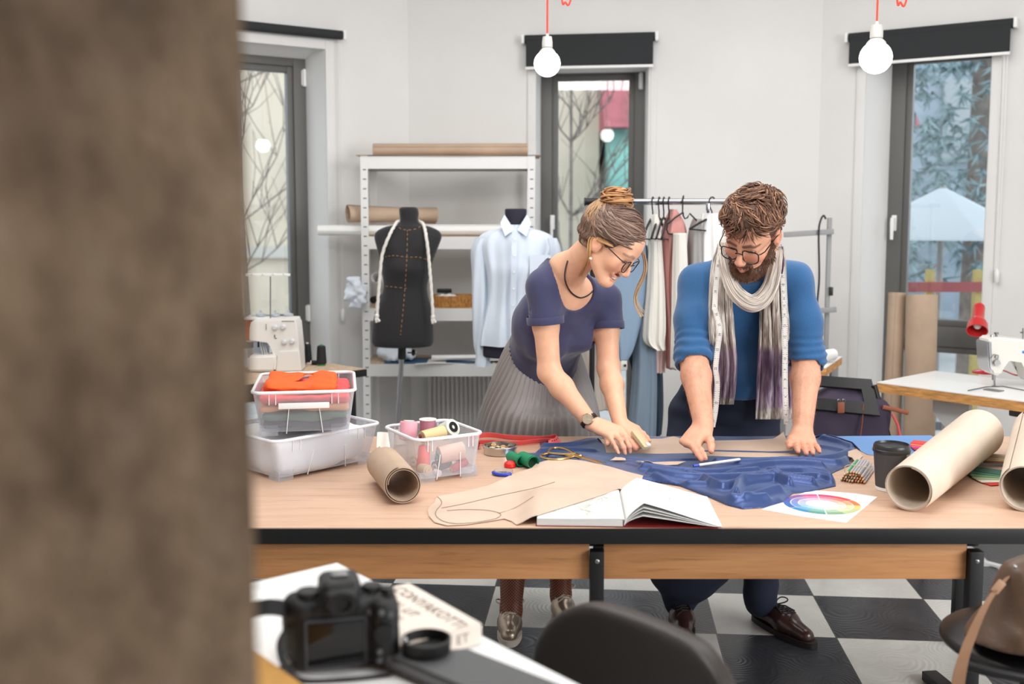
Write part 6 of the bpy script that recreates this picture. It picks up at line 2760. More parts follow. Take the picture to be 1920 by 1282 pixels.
for k in range(2000):
    z = rnd.uniform(-.25, 1.0)
    a = rnd.uniform(0, 2 * PI)
    d0 = np.array((math.sqrt(1 - min(1, z * z)) * math.cos(a), math.sqrt(1 - min(1, z * z)) * math.sin(a), z))
    if d0[1] < -.45 and d0[2] < .12:
        continue
    if z < .15 and abs(d0[0]) > .8 and d0[1] < .25:
        continue
    p = HC2 + d0 * cap_r(d0) * .94
    if d0[2] > .35:
        p = p + np.array((0, -.004, .016)) * smooth01(np.array([d0[2]]), .35, .7)[0]
    h_ = MHb.ray_cast(MH.w(HC2 + d0 * .3), Vector(tuple(MH.R @ -d0)))
    if h_[0] is None:
        continue
    p = MH.loc(np.array(h_[0])[None])[0] - d0 * .002
    if p[1] < -.075 and p[2] < .062:
        continue
    flow = np.array((1.3 * vnoise((p * 16)[None], 33)[0] + rnd.uniform(-.2, .2), -.6 + .9 * vnoise((p * 16)[None], 35)[0], -.2)) if z > .2 else np.array((rnd.uniform(-.2, .2), .45, -.8))
    tn = flow - d0 * (flow @ d0)
    tn = unit3(tn)
    bn = np.cross(d0, tn)
    L_ = rnd.uniform(.034, .060) if z > .25 else rnd.uniform(.016, .026)
    cl_ = vnoise((p * 22)[None], 31)[0]
    curl, ph = (1.5 * cl_ + rnd.uniform(-.25, .25)) * 1.2, rnd.uniform(0, 6)
    col = lc((112, 76, 56)) * rnd.uniform(.5, 1.25) if k % 5 else lc((176, 130, 100)) * rnd.uniform(.8, 1.1)
    pts, rad, ang = [], [], 0.0
    cur = p.copy()
    for i in range(12):
        t = i / 11
        ang = curl * 1.9 * t
        dv = tn * math.cos(ang) + bn * math.sin(ang) + d0 * (.55 * math.cos(t * 3.2))
        cur = cur + unit3(dv) * L_ / 11
        pts.append(MH.w(cur))
        rad.append((.0020 if z > .25 else .0015) * math.sin(PI * (.14 + .82 * t)))
    locks.append((pts, rad, col))
V2, Q2, c2 = locks_mesh(locks, 5)
V, Q = join_meshes([(V1, Q1), (V2, Q2)])
np_obj('hair', V, Q, M_HAIR, man, np.concatenate([c1, c2]))

# sweater
M_SWEATER = mat('blue_knit', (44, 94, 143), 0.9, var=0.05, vscale=300, bump=0.18, bscale=500, sheen=0.3)
SW = Field()
m_torso(SW, 0.013)
SW.add(rc(tm(0, .03, .02), tm(0, .01, .5), .125, .12), .06)
SW.add(ell(tm(-.05, .02, .02), (.17, .13, .09), M_R), .05)
sleeve_cuts = []
for S, E, W in ((M_sR, M_eR, M_wR), (M_sL, M_eL, M_wL)):
    SW.add(rc(S, S + (E - S) * .55, .060, .066), .04)
    SW.add(rc(S + (E - S) * .55, E, .066, .062), .03)
    SW.add(sleeve(E, W, .11, .061, .056), .02)


def sw_folds(P):
    f = .005 * vnoise(P * np.array((8, 8, 11)), 2) + .0016 * vnoise(P * 26, 5)
    for S, E, W in ((M_sR, M_eR, M_wR), (M_sL, M_eL, M_wL)):
        ax = unit3(E - S)
        t = ((P - S) @ ax) / np.linalg.norm(E - S)
        r = np.linalg.norm(P - S - ((P - S) @ ax)[:, None] * ax, axis=-1)
        near = np.exp(-(r / .11) ** 4)
        f += .0038 * np.sin(t * 62 + 4.0 * vnoise(P * 11, 7)) * near * smooth01(t, .62, .85) * (1 - smooth01(t, 1.3, 1.45))
        f += .0035 * vnoise(np.stack([t * 5 + 3 * (P[:, 0] - S[0]), P[:, 0] * 6, P[:, 1] * 6], 1), 9) * near * (1 - smooth01(t, .55, .85))
    q = (P - M_hip) @ M_R
    a = q[:, 2] / M_len
    f += .004 * np.sin(a * 40 + 2.5 * vnoise(P * 8, 3)) * np.exp(-((a - .06) / .09) ** 2)
    for sx in (-1, 1):
        f += -.009 * np.exp(-((np.abs(q[:, 0] - sx * (.15 - .25 * (a - .55))) / .012) ** 2)) * np.exp(-((a - .6) / .12) ** 2) * (q[:, 1] < 0)
    return f


SW.disp = sw_folds
_mh = tm(0, 0, .20)
_mn = unit3(M_R @ np.array((-.10, -.10, -1.0)))
SW.cut(lambda P: -((P - _mh) @ _mn), .006)
for S, E, W in ((M_sR, M_eR, M_wR), (M_sL, M_eL, M_wL)):
    ax = unit3(W - E)
    pe = E + (W - E) * .10

    SW.cut(rc(pe - ax * .03, pe + ax * .1, .050, .052), .004)
SW.cut(ell(tm(-.012, -.03, 1.05), (.098, .088, .105), M_R), .004)
V, Q = SW.mesh((0.42, 3.25, 0.74), (1.14, 4.15, 1.5), 0.0054)
V = smooth_np(V, Q, 2)
np_obj('sweater', V, Q, M_SWEATER, man)
MS_bvh = bvh_of(V, Q)

# trousers
M_TROUSER = mat('navy_denim', (31, 38, 58), 0.8, bump=0.2, bscale=500)
TR = Field()
TR.add(ell(tm(0, .02, -.02), (.184, .134, .16), M_R), .05)
TR.add(ell(tm(0, -.005, -.04), (.178, .140, .15), M_R), .05)
TR.add(ell(tm(0, .0, .16), (.170, .122, .12), M_R), .05)
t0 = V3(M_hip)
hL, hR = t0 + np.array((.10, .02, -.06)), t0 + np.array((-.10, .02, -.06))
aL, aR = V3((0.905, 3.76, 0.10)), V3((0.615, 3.80, 0.10))
TR.add(rc(hL, (hL + aL) / 2 + np.array((.01, -.04, 0)), .105, .078), .04)
TR.add(rc((hL + aL) / 2 + np.array((.01, -.04, 0)), aL, .078, .060), .04)
kR = V3((0.63, 3.78, .42))
TR.add(rc(hR, kR, .11, .115), .05)
TR.add(rc(kR, V3((0.64, 3.80, .24)), .13, .145), .06)
TR.add(rc(V3((0.64, 3.80, .22)), aR, .14, .050), .06)
TR.add(rc(aR, aR + np.array((0, 0, -.03)), .05, .045), .03)


def tr_folds(P):
    return .005 * vnoise(P * np.array((14, 14, 8)), 4) + .003 * np.sin(P[:, 2] * 60 + 3 * vnoise(P * 8, 6)) * (np.exp(-((P[:, 2] - .78) / .10) ** 2) + np.exp(-((P[:, 2] - .14) / .06) ** 2))


TR.disp = tr_folds
TR.cut(lambda P: (P - tm(0, 0, .27)) @ unit3(-M_R[:, 2]), .006)
V, Q = TR.mesh((0.4, 3.5, 0.02), (1.12, 4.2, 1.05), 0.0095)
V = smooth_np(V, Q, 1)
np_obj('trousers', V, Q, M_TROUSER, man)
M_OXBLOOD = mat('dark_brown_leather', (58, 34, 30), 0.3, coat=0.3)
M_DARKSOLE = mat('dark_sole', (34, 24, 22), 0.6)
M_LACE2 = mat('dark_lace', (30, 24, 24), 0.7)
shoe('shoe', man, (.900, 3.84, 0), (1.045, 3.565, 0), M_OXBLOOD, M_DARKSOLE, w=.050, hgt=.07, sole=.02, lace=M_LACE2)
shoe('shoe', man, (.625, 3.88, 0), (.600, 3.585, 0), M_OXBLOOD, M_DARKSOLE, w=.050, hgt=.07, sole=.02, lace=M_LACE2)

# scarf
def scarf_mat():
    N = NT('striped_cotton_scarf')
    uv = N.n('ShaderNodeUVMap')
    sp = N.n('ShaderNodeSeparateXYZ')
    N.l(uv.outputs[0], sp.inputs[0])
    cb = N.n('ShaderNodeCombineXYZ')
    m = N.n('ShaderNodeMath', operation='MULTIPLY')
    m.inputs[1].default_value = 0.35
    N.l(sp.outputs['X'], m.inputs[0])
    N.l(m.outputs[0], cb.inputs['X'])
    N.l(sp.outputs['Y'], cb.inputs['Y'])
    st = N.ramp(N.noise(cb.outputs[0], 9.0, 3, 0.6), [(0.34, (104, 92, 86)), (0.44, (170, 156, 146)), (0.50, (222, 214, 202)), (0.55, (132, 118, 110)), (0.64, (206, 196, 184))])
    pl = N.ramp(N.noise(cb.outputs[0], 11.0, 3, 0.6), [(0.34, (92, 70, 98)), (0.48, (146, 116, 144)), (0.58, (198, 184, 192)), (0.68, (112, 86, 118))])
    ft = N.ramp(sp.outputs['X'], [(0.0, (0, 0, 0)), (0.57, (0, 0, 0)), (0.61, (255, 255, 255)), (0.90, (255, 255, 255)), (0.925, (0, 0, 0))])
    mx = N.n('ShaderNodeMix', data_type='RGBA')
    N.l(ft, mx.inputs['Factor'])
    N.l(st, mx.inputs[6])
    N.l(pl, mx.inputs[7])
    N.l(mx.outputs[2], N.b.inputs['Base Color'])
    N.set(Roughness=0.85)
    N.b.inputs['Sheen Weight'].default_value = 0.2
    return N.m


M_SCARF = scarf_mat()


def front_y(px, py, dflt):
    h = MS_bvh.ray_cast(Vector((0, 0, EYE)), Vector(_ray(px, py)).normalized())
    return h[0].y if h[0] is not None else dflt


def scarf_panel(path, nf, amp, seed, umax=1.0, umin=0.0, lift=.020):
    """path rows: (px centre, half width px, py)"""
    rnd = random.Random(seed)
    C = spline([(c, hw, py) for c, hw, py in path], 60)
    Ys = []
    last = 3.5
    for cpt in C:
        y_ = min(front_y(cpt.x, cpt.z, 9), front_y(cpt.x - cpt.y * .8, cpt.z, 9), front_y(cpt.x + cpt.y * .8, cpt.z, 9))
        if y_ > 5:
            y_ = last
        last = y_
        Ys.append(y_)
    Ys = np.convolve(np.pad(np.array(Ys), 6, mode='edge'), np.ones(13) / 13, 'valid')
    ph = rnd.uniform(0, 6)
    bm = B()

    def fn(u, v):
        i = u * 59
        a = int(min(i, 58))
        f = i - a
        c_ = C[a].lerp(C[a + 1], f)
        Y = Ys[a] * (1 - f) + Ys[a + 1] * f
        wv = math.sin(v * 2 * PI * nf + ph + 1.2 * math.sin(u * 7)) + .5 * math.sin(v * 2 * PI * nf * 2.3 + u * 5 + ph)
        w_ = (v - .5) * 2
        px = c_.x + c_.y * (w_ + .06 * math.sin(v * 2 * PI * nf + 1.4 + ph))
        return at(px, c_.z, Y - lift - .008 + amp * wv + .010 * w_ * w_)
    grid(bm, fn, 70, 71, 0.0022)
    uvl = bm.loops.layers.uv.verify()
    for f in bm.faces:
        for lp in f.loops:
            u_, v_ = lp[uvl].uv
            lp[uvl].uv = (umin + u_ * (umax - umin), v_)
    return obj('scarf', bm, M_SCARF, man, auto=180)


scarf_panel([(1357, 13, 462), (1352, 20, 500), (1350, 22, 560), (1352, 24, 620), (1357, 24, 680), (1356, 22, 730), (1354, 20, 758)], 3, .009, 1)
scarf_panel([(1458, 11, 462), (1456, 17, 500), (1450, 25, 560), (1451, 29, 620), (1452, 33, 680), (1453, 37, 740), (1453, 38, 786)], 3, .009, 2)
# the loop under the chin, a thick cowl
bm = B()
CL = [(1353, 458, 3.52), (1362, 505, 3.45), (1378, 545, 3.40), (1402, 566, 3.38), (1424, 565, 3.39), (1442, 540, 3.41), (1453, 500, 3.46), (1459, 462, 3.53)]
cpts = spline([at(px, py, Y - 0.03) for px, py, Y in CL], 70)
crad = [.013 + .011 * math.sin(PI * i / 69) for i in range(70)]


def cowl(u, v):
    i = u * 69
    a = int(min(i, 68))
    p = cpts[a].lerp(cpts[a + 1], i - a)
    d = (cpts[min(a + 2, 69)] - cpts[max(a - 1, 0)]).normalized()
    fr = Vector((0, -1, 0.25))
    x = (fr - d * fr.dot(d)).normalized()
    y = d.cross(x)
    th = v * 2 * PI
    r = (crad[a]) * (1 + .10 * math.sin(th * 7 + 2 * math.sin(u * 6)) + .05 * math.sin(th * 15 + u * 9))
    return p + x * (r * .75 * math.cos(th)) + y * (r * 1.1 * math.sin(th))


grid(bm, cowl, 90, 97)
bmesh.ops.remove_doubles(bm, verts=bm.verts, dist=0.0003)
uvl = bm.loops.layers.uv.verify()
for f in bm.faces:
    for lp in f.loops:
        lp[uvl].uv = (lp[uvl].uv[0] * 0.5, lp[uvl].uv[1] * 2.2)
obj('scarf', bm, M_SCARF, man, auto=180)
# the dark fold of the scarf behind his left ear
bm = B()
grid(bm, lambda u, v: at(1456 + 9 * (v - .5) * 2 + 5 * math.sin(u * 3), 458 + 62 * u, 3.50 - .02 * math.sin(u * 3) - .006 * math.cos(v * 6)), 24, 14, 0.002)
obj('scarf', bm, mat('plum_cotton', (108, 82, 112), 0.85), man, auto=180)

# ---------------------------------------------------------------- white measuring tape round his neck
M_TAPE = mat('white_tape', (236, 234, 228), 0.45)
M_INK = mat('black_ink', (30, 30, 32), 0.6)
tp_ = thing('measuring_tape', 'white measuring tape with black numbers hanging around the neck of the man', 'measuring tape', at(1355, 620, 3.4))


def tape_strip(rows, numbers, half_m, lift, face_twist=0.0, name='tape_end'):
    """rows: (px, py, Y or None); flat strip with ticks and printed numbers"""
    pts = []
    for px, py, Y in rows:
        pts.append(at(px, py, Y))
    C = spline(pts, 80)
    bm = B()
    side = []
    for i in range(80):
        d = (C[min(i + 1, 79)] - C[max(i - 1, 0)]).normalized()
        n = (Vector((0, 0, EYE)) - C[i]).normalized()
        s_ = d.cross(n).normalized()
        side.append((s_, s_.cross(d).normalized(), d))

    def P_(u, v, k=0.0):
        i = min(int(u * 79), 78)
        f = u * 79 - i
        c_ = C[i].lerp(C[i + 1], f)
        return c_ + side[i][0] * ((v - .5) * 2 * half_m) + side[i][1] * k
    sgn = 1 if side[20][1].dot(Vector((0, 0, EYE)) - C[20]) > 0 else -1
    grid(bm, lambda u, v: P_(u, v), 80, 3, 0.0008)
    L_ = sum((C[i + 1] - C[i]).length for i in range(79))
    nt = int(L_ / 0.005)
    for k in range(1, nt):
        u = k / nt
        for v0, v1 in ((0.02, .2 if k % 5 else .34),):
            for flip in (0, 1):
                a, b_ = (v0, v1) if not flip else (1 - v1, 1 - v0)
                q = [P_(u - .0009, a, sgn * .0007), P_(u + .0009, a, sgn * .0007), P_(u + .0009, b_, sgn * .0007), P_(u - .0009, b_, sgn * .0007)]
                f = bm.faces.new([bm.verts.new(x) for x in q])
                f.material_index = 1
    for k, num in enumerate(numbers):
        u = (k + .6) / len(numbers)
        i = min(int(u * 79), 78)
        s_, n_, d = side[i]
        n_ = n_ * sgn
        M = basis(d * -1, n_.cross(d * -1), n_, P_(u, .5, sgn * .0006))
        text_mesh(bm, num, M, half_m * 1.15, 0.0001, mi=1)
    return obj(name, bm, [M_TAPE, M_INK], tp_, smooth=False)


yl = lambda px, py, o: min(front_y(px, py, 9), 3.75) - o
tape_strip([(1351, 468, 3.46), (1346, 500, 3.44), (1342, 540, 3.42), (1340, 580, 3.40)], ['31', '30', '29', '28', '27'], .0085, .02)
tape_strip([(1340, 578, 3.40), (1347, 602, 3.40), (1350, 620, 3.40), (1346, 650, 3.41), (1342, 690, 3.42), (1345, 720, 3.43), (1342, 765, 3.43), (1336, 800, 3.42)], ['26', '25', '24', '23', '22', '21', '20', '19'], .0085, .02)
tape_strip([(1466, 500, 3.50), (1469, 540, 3.46), (1471, 580, 3.44), (1472, 640, 3.44), (1472, 700, 3.45), (1473, 750, 3.46), (1475, 795, 3.46)], [str(k) for k in range(20, 2, -1)], .0090, .02)
bm = B()
pts = [at(1351, 468, 3.46), at(1354, 452, 3.53), MH.w((-.02, .09, -.055)), MH.w((.03, .085, -.06)), at(1462, 460, 3.56), at(1466, 500, 3.50)]
C = spline(pts, 40)
grid(bm, lambda u, v: C[min(int(u * 39), 39)] + Vector((0, .3, 1)).normalized() * ((v - .5) * .017), 40, 3, 0.0008)
obj('tape_loop', bm, M_TAPE, tp_)

# ================================================================ things on the cutting table
def poly_d(P, poly):
    """signed distance (2-D) to a closed outline, negative inside"""
    q = np.array(poly, float)
    d = np.full(len(P), 1e9)
    s = np.ones(len(P))
    n = len(q)
    for i in range(n):
        a, b = q[i], q[i - 1]
        e = b - a
        w = P - a
        t = np.clip((w @ e) / max(e @ e, 1e-12), 0, 1)
        d = np.minimum(d, ((w - t[:, None] * e) ** 2).sum(1))
        c1 = P[:, 1] >= a[1]
        c2 = P[:, 1] < b[1]
        c3 = e[0] * w[:, 1] > e[1] * w[:, 0]
        fl = (c1 & c2 & c3) | (~c1 & ~c2 & ~c3)
        s = np.where(fl, -s, s)
    return s * np.sqrt(d)


def tpoly(pix, dz=0.0, n=0):
    p = [T(px, py, dz) for px, py in pix]
    if n:
        p = spline(p + [p[0]], n)[:-1]
    return [(v.x, v.y) for v in p]


SATIN = tpoly([(953, 858), (975, 850), (1003, 850), (1014, 840), (1012, 830), (1035, 829), (1052, 832), (1075, 828), (1100, 822), (1150, 820), (1300, 819), (1440, 819), (1480, 818), (1530, 820), (1562, 827), (1603, 842), (1606, 852),
               (1592, 863), (1596, 872), (1568, 884), (1552, 892), (1566, 903), (1567, 912), (1520, 922), (1486, 926), (1468, 942), (1435, 952), (1392, 955), (1364, 948), (1332, 934), (1275, 912), (1200, 900), (1100, 892), (1040, 882), (985, 876)])


FOLDS = []
for pix, hh, w in (([(1225, 894), (1300, 906), (1400, 902), (1500, 892), (1560, 902)], .022, .014), ([(1210, 885), (1280, 894), (1350, 893), (1450, 881), (1540, 882)], .020, .013),
                   ([(1255, 910), (1310, 928), (1380, 945), (1440, 944)], .020, .013), ([(1320, 910), (1360, 926), (1400, 917), (1450, 908), (1520, 914)], .026, .011), ([(1385, 938), (1396, 918), (1440, 906), (1482, 918)], .030, .009),
                   ([(1400, 947), (1440, 936), (1466, 930)], .022, .010), ([(1340, 871), (1400, 873), (1480, 869), (1560, 873), (1595, 861)], .016, .013), ([(1180, 876), (1230, 886), (1290, 884), (1330, 886)], .005, .009),
                   ([(1290, 897), (1340, 904), (1380, 893), (1420, 890)], .018, .009), ([(1440, 892), (1480, 902), (1530, 900), (1560, 908)], .020, .010), ([(1230, 900), (1270, 912), (1330, 918)], .014, .010),
                   ([(1010, 848), (1060, 845), (1110, 848)], .008, .011), ([(1020, 838), (1080, 836), (1115, 830)], .009, .012), ([(1150, 866), (1185, 868)], .005, .009), ([(1150, 860), (1180, 864), (1230, 867), (1300, 864)], .006, .009),
                   ([(990, 862), (1030, 858), (1060, 852)], .008, .010), ([(1500, 866), (1560, 861), (1602, 849)], .014, .013), ([(1545, 826), (1580, 835), (1602, 845)], .017, .015), ([(1450, 816), (1475, 811), (1500, 816)], .024, .022), ([(1530, 840), (1565, 846), (1590, 852)], .010, .012)):
    FOLDS.append(([np.array((v.x, v.y)) for v in spline([T(*p) for p in pix], 5 * len(pix))], hh, w))


def satin_h(x, y):
    """height of the satin above the table top"""
    x, y = np.atleast_1d(x).astype(float), np.atleast_1d(y).astype(float)
    P = np.stack([x, y], 1)
    d = -poly_d(P, SATIN)
    z0 = np.zeros_like(x)
    n1 = vnoise(np.stack([x * 7, y * 7, 0 * x], 1), 11)
    n2 = vnoise(np.stack([x * 19, y * 19, 0 * x + 3], 1), 12)
    acc = np.zeros_like(x)
    wx, wy = x + .010 * n1, y + .012 * vnoise(np.stack([x * 8, y * 8, 0 * x + 5], 1), 13)
    for C, hh, w in FOLDS:
        dm = np.full(len(x), 9.0)
        for a, b in zip(C, C[1:]):
            e = b - a
            t = np.clip(((wx - a[0]) * e[0] + (wy - a[1]) * e[1]) / (e @ e), 0, 1)
            dm = np.minimum(dm, np.hypot(wx - a[0] - t * e[0], wy - a[1] - t * e[1]))
        acc += (hh * np.exp(-(dm / w) ** 2)) ** 3
    front = smooth01(-y, -3.26, -3.12)
    h = .0026 + acc ** (1 / 3) + (.0008 + .0035 * front) * (n1 + 1) + .0007 * n2
    return np.where(d > -.02, h * smooth01(d, -.004, .016) + .0004, 0)


def satin_mat():
    N = NT('royal_blue_satin')
    N.set(Base_Color=lin((48, 70, 124)), Roughness=0.33, Metallic=0.4)
    N.b.inputs['Specular IOR Level'].default_value = 0.6
    N.b.inputs['Sheen Weight'].default_value = 0.35
    N.b.inputs['Sheen Tint'].default_value = (0.6, 0.75, 1.0, 1)
    N.b.inputs['Anisotropic'].default_value = 0.4
    v = N.coord('Object')
    N.bump(N.noise(v, 900, 2), 0.05, 0.002)
    return N.m


# height field straight to a mesh: cells of 5 mm inside the outline, edges falling to the table
gx = np.arange(-0.02, 1.12, 0.0042)
gy = np.arange(2.60, 3.615, 0.0042)
GX, GY_ = np.meshgrid(gx, gy, indexing='ij')
dd = poly_d(np.stack([GX.ravel(), GY_.ravel()], 1), SATIN).reshape(GX.shape)
# pull the outermost grid points onto the outline
gxn = np.gradient(dd, 0.0042, axis=0)
gyn = np.gradient(dd, 0.0042, axis=1)
edge_ = (dd > 0) & (dd < .0065)
GX2 = np.where(edge_, GX - gxn * dd, GX)
GY2 = np.where(edge_, GY_ - gyn * dd, GY_)
ins = dd < .0062
hz = satin_h(GX2.ravel(), GY2.ravel()).reshape(GX.shape) * (dd <= 0)
idx = -np.ones(GX.shape, int)
idx[ins] = np.arange(ins.sum())
V = np.stack([GX2[ins], GY2[ins], TZ + .0008 + hz[ins]], 1)
q = np.stack([idx[:-1, :-1], idx[1:, :-1], idx[1:, 1:], idx[:-1, 1:]], -1).reshape(-1, 4)
q = q[(q >= 0).all(1)]
satin = np_obj('satin_fabric', V, q, satin_mat())
tag(satin, 'rumpled royal blue satin fabric spread across the table under the hands', 'fabric')
sm_ = satin.modifiers.new('thickness', 'SOLIDIFY')
sm_.thickness = 0.0006
sm_.offset = 1.0


def sheet(name, label, cat, pix, m, zoff=0.002, on_satin=True, thick=0.0008, lift=None, group=None, step=0.012, base=0.0):
    """a flat cut-out sheet given by its outline on the table, lying on whatever is below"""
    P = [T(q[0], q[1], q[2] if len(q) > 2 else base) for q in pix]
    bm = B()
    f = bm.faces.new([bm.verts.new((p.x, p.y, 0)) for p in P])
    xs, ys = [p.x for p in P], [p.y for p in P]
    for ax, lo, hi in ((0, min(xs), max(xs)), (1, min(ys), max(ys))):
        c = lo + step
        while c < hi:
            co = (c, 0, 0) if ax == 0 else (0, c, 0)
            bmesh.ops.bisect_plane(bm, geom=bm.verts[:] + bm.edges[:] + bm.faces[:], plane_co=co, plane_no=(1, 0, 0) if ax == 0 else (0, 1, 0))
            c += step
    bm.verts.ensure_lookup_table()
    co = np.array([v.co[:] for v in bm.verts])
    h = np.zeros(len(co))
    if on_satin:
        k = 0
        for dx in (-.012, 0, .012):
            for dy in (-.012, 0, .012):
                h = np.maximum(h, satin_h(co[:, 0] + dx, co[:, 1] + dy))
    for v, hh in zip(bm.verts, h):
        v.co.z = TZ + zoff + hh + (lift(v.co.x, v.co.y) if lift else 0)
    for f in bm.faces:
        if f.normal.z < 0:
            f.normal_flip()
    bmesh.ops.recalc_face_normals(bm, faces=bm.faces)
    bmesh.ops.solidify(bm, geom=bm.faces[:], thickness=thick)
    o = obj(name, bm, m, auto=60)
    return tag(o, label, cat, group)


S0 = Vector((.2735, 2.535, TZ + .0006))
be, bd = Vector((1, -.045, 0)).normalized(), Vector((.05, 1, 0)).normalized()


def pat_lift(x, y):
    """the pattern climbs over the back of the open sketchbook"""
    v = Vector((x, y, TZ)) - S0
    bx_, by_ = v.dot(be), v.dot(bd)
    d = math.hypot(max(-.213 - bx_, bx_ - .0, 0), max(-by_, by_ - .275, 0))
    k = max(0, 1 - d / .055)
    return .0195 * k * k * (3 - 2 * k) + .004 * max(0, math.sin((x + y * .6) * 7)) * (1 - k)


M_PATTERN = mat('pattern_kraft', (208, 184, 164), 0.8, var=0.04, vscale=6, bump=0.06, bscale=90)
sheet('pattern_piece', 'big kraft pattern piece with a curved end lying at the front of the table', 'paper pattern',
      [(1046, 867), (1105, 873), (1206, 893, .012), (1192, 904, .022), (1130, 927, .023), (1060, 949, .023), (1008, 966, .022), (968, 981, .006), (960, 979), (945, 974), (915, 979), (875, 985), (838, 987), (815, 981), (804, 969), (802, 958), (807, 950), (815, 944), (817, 937), (822, 932), (870, 923), (918, 911), (960, 891)],
      M_PATTERN, 0.003, lift=pat_lift)
pat = bpy.data.objects['pattern_piece']
bm = B()


def ink(pix, r=.0007, z=.0052):
    pts = []
    for px, py in pix:
        p = T(px, py, .004)
        zz = TZ + .0035 + pat_lift(p.x, p.y) + float(satin_h(p.x, p.y)[0])
        pts.append(Vector((p.x, p.y, zz + .0004)))
    tube(bm, spline(pts, 8 * len(pts)), r, 4)


ink([(838, 957), (870, 955), (910, 956), (935, 961), (938, 967), (925, 973), (890, 979), (855, 981), (832, 977), (818, 967), (818, 957), (828, 944), (826, 936), (820, 931)])
ink([(828, 952), (870, 944), (930, 930), (1000, 915), (1040, 905)])
ink([(935, 962), (965, 952), (1000, 942)])
obj('drawn_line', bm, mat('pencil_grey', (120, 100, 86), 0.8), pat)

lift_c = lambda cx, cy, r, a: (lambda x, y: a * math.exp(-((x - cx) ** 2 + (y - cy) ** 2) / (r * r)))
c1_ = T(1466, 815, .0)
sheet('pattern_piece', 'kraft pattern piece on the blue satin under the hands of the woman', 'paper pattern',
      [(1118, 826), (1133, 836), (1137, 851), (1230, 853), (1300, 852), (1300, 846), (1286, 828), (1263, 821), (1240, 826), (1180, 826)], M_PATTERN, .0018)
sheet('pattern_piece', 'kraft pattern piece with a raised pointed corner by the flat hand of the man', 'paper pattern',
      [(1304, 848), (1345, 846), (1440, 849), (1489, 848), (1479, 834), (1469, 818), (1448, 825), (1400, 828), (1340, 829), (1304, 829)], M_PATTERN, .0018, lift=lift_c(c1_.x, c1_.y, .05, .014))
sheet('pattern_piece', 'long thin kraft strip below the slit in front of both hands of the man', 'paper pattern',
      [(1302, 857), (1345, 858), (1400, 859.5), (1496, 861), (1501, 853), (1440, 852), (1345, 849.5), (1302, 850.5)], M_PATTERN, .0018)
sheet('paper_offcut', 'small kraft offcut beside the scissor tips on the satin', 'paper offcut', [(1144, 872), (1154, 866), (1172, 869), (1174, 873)], M_PATTERN, .0075)
sheet('paper_offcut', 'curved kraft offcut on the satin in front of the pencil', 'paper offcut', [(1193, 873), (1225, 876), (1286, 873), (1270, 880), (1235, 883), (1208, 882)], M_PATTERN, .0075)
sheet('paper_offcut', 'kraft offcut poking out of the satin beside the pencils', 'paper offcut', [(1590, 858), (1612, 851), (1618, 856), (1606, 868), (1590, 868)], M_PATTERN, .0025)

# white marking pencil in his fingers
bm = B()
a, b = onz(1300, 873, TZ + .018), onz(1386, 861, TZ + .022)
tube(bm, [a.lerp(b, .12), b], .0042, 8)
tube(bm, [b, b + (b - a).normalized() * .004], [.0042, .002], 8)
tube(bm, [a, a.lerp(b, .12)], .0042, 8, mi=1)
tag(obj('marking_pencil', bm, [mat('white_lacquer', (240, 232, 228), 0.35), mat('blue_lacquer', (58, 82, 190), 0.35)]), 'white pencil with a blue end held by the man over the satin', 'pencil')
# beige block between her hands
bm = B()
a, b = at(1189, 812, 3.322), at(1213, 843, 3.262)
d_ = (b - a).normalized()
sd_ = Vector((0.75, 0.6, 0.0))
sd_ = (sd_ - d_ * sd_.dot(d_)).normalized()
box(bm, (a + b) / 2 + Vector((0, 0, .004)), ((b - a).length, .026, .014), M=basis(d_, sd_, d_.cross(sd_)), bev=.002)
box(bm, b + d_ * -.004 + sd_ * .006 + Vector((0, 0, .012)), (.014, .014, .012), M=basis(d_, sd_, d_.cross(sd_)), bev=.003, mi=1)
tag(obj('chalk_marker', bm, [mat('beige_marker', (206, 190, 152), 0.5), mat('white_lacquer', (240, 232, 228), 0.35)], auto=30), 'beige marking block held between the hands of the woman', 'marker')

# scissors
M_GOLDM = mat('brass', (206, 176, 120), 0.28, metal=1.0)
sc = thing('scissors', 'brass handled tailor scissors lying on the satin edge', 'scissors', T(1075, 865))


def sp_(px, py, k=0.0):
    p = T(px, py, .008)
    return Vector((p.x, p.y, TZ + .0185 + k))


for nm, loop, blade in (('handle_blade', [(1076, 861), (1060, 866), (1040, 868), (1022, 866), (1014, 861), (1024, 857), (1042, 857), (1060, 860)], (1137, 873)),
                        ('handle_blade', [(1080, 860), (1074, 857), (1060, 850), (1042, 848), (1031, 851), (1030, 857), (1046, 860), (1064, 860)], (1128, 875))):
    hi_ = .004 if loop[0][0] == 1080 else 0
    bm = B()
    tube(bm, spline([sp_(*q, hi_) for q in loop + loop[:1]], 50)[:-1], [.0042] * 49, 8, closed=True)
    a, b, p = sp_(loop[0][0], loop[0][1], hi_), sp_(*blade, -.002), sp_(1088, 864, hi_)
    tube(bm, [a, p], [.0045, .0055], 8)
    n_ = Vector((0, 0, 1))
    d = (b - p).normalized()
    s_ = d.cross(n_) * .0065
    prism(bm, [p - s_, p + s_, p.lerp(b, .6) + s_ * .8, b, p.lerp(b, .6) - s_ * .6], (0, 0, .002))
    obj(nm, bm, M_GOLDM, sc, auto=40)
bm = B()
lathe(bm, [(.004, 0), (.0045, .004), (.002, .006)], sp_(1088, 864, .002), (0, 0, 1), 14)
obj('pivot_screw', bm, M_GOLDM, sc)

# green measuring tape coil and the pin boxes
def coil(name, label, cat, a, b, r, m, turns, gap, seed, wob, group=None):
    return roll(name, label, a, b, r, m, cat, turns=turns, thick=.0008, seed=seed, gap=gap, wob=wob, group=group, n=26)


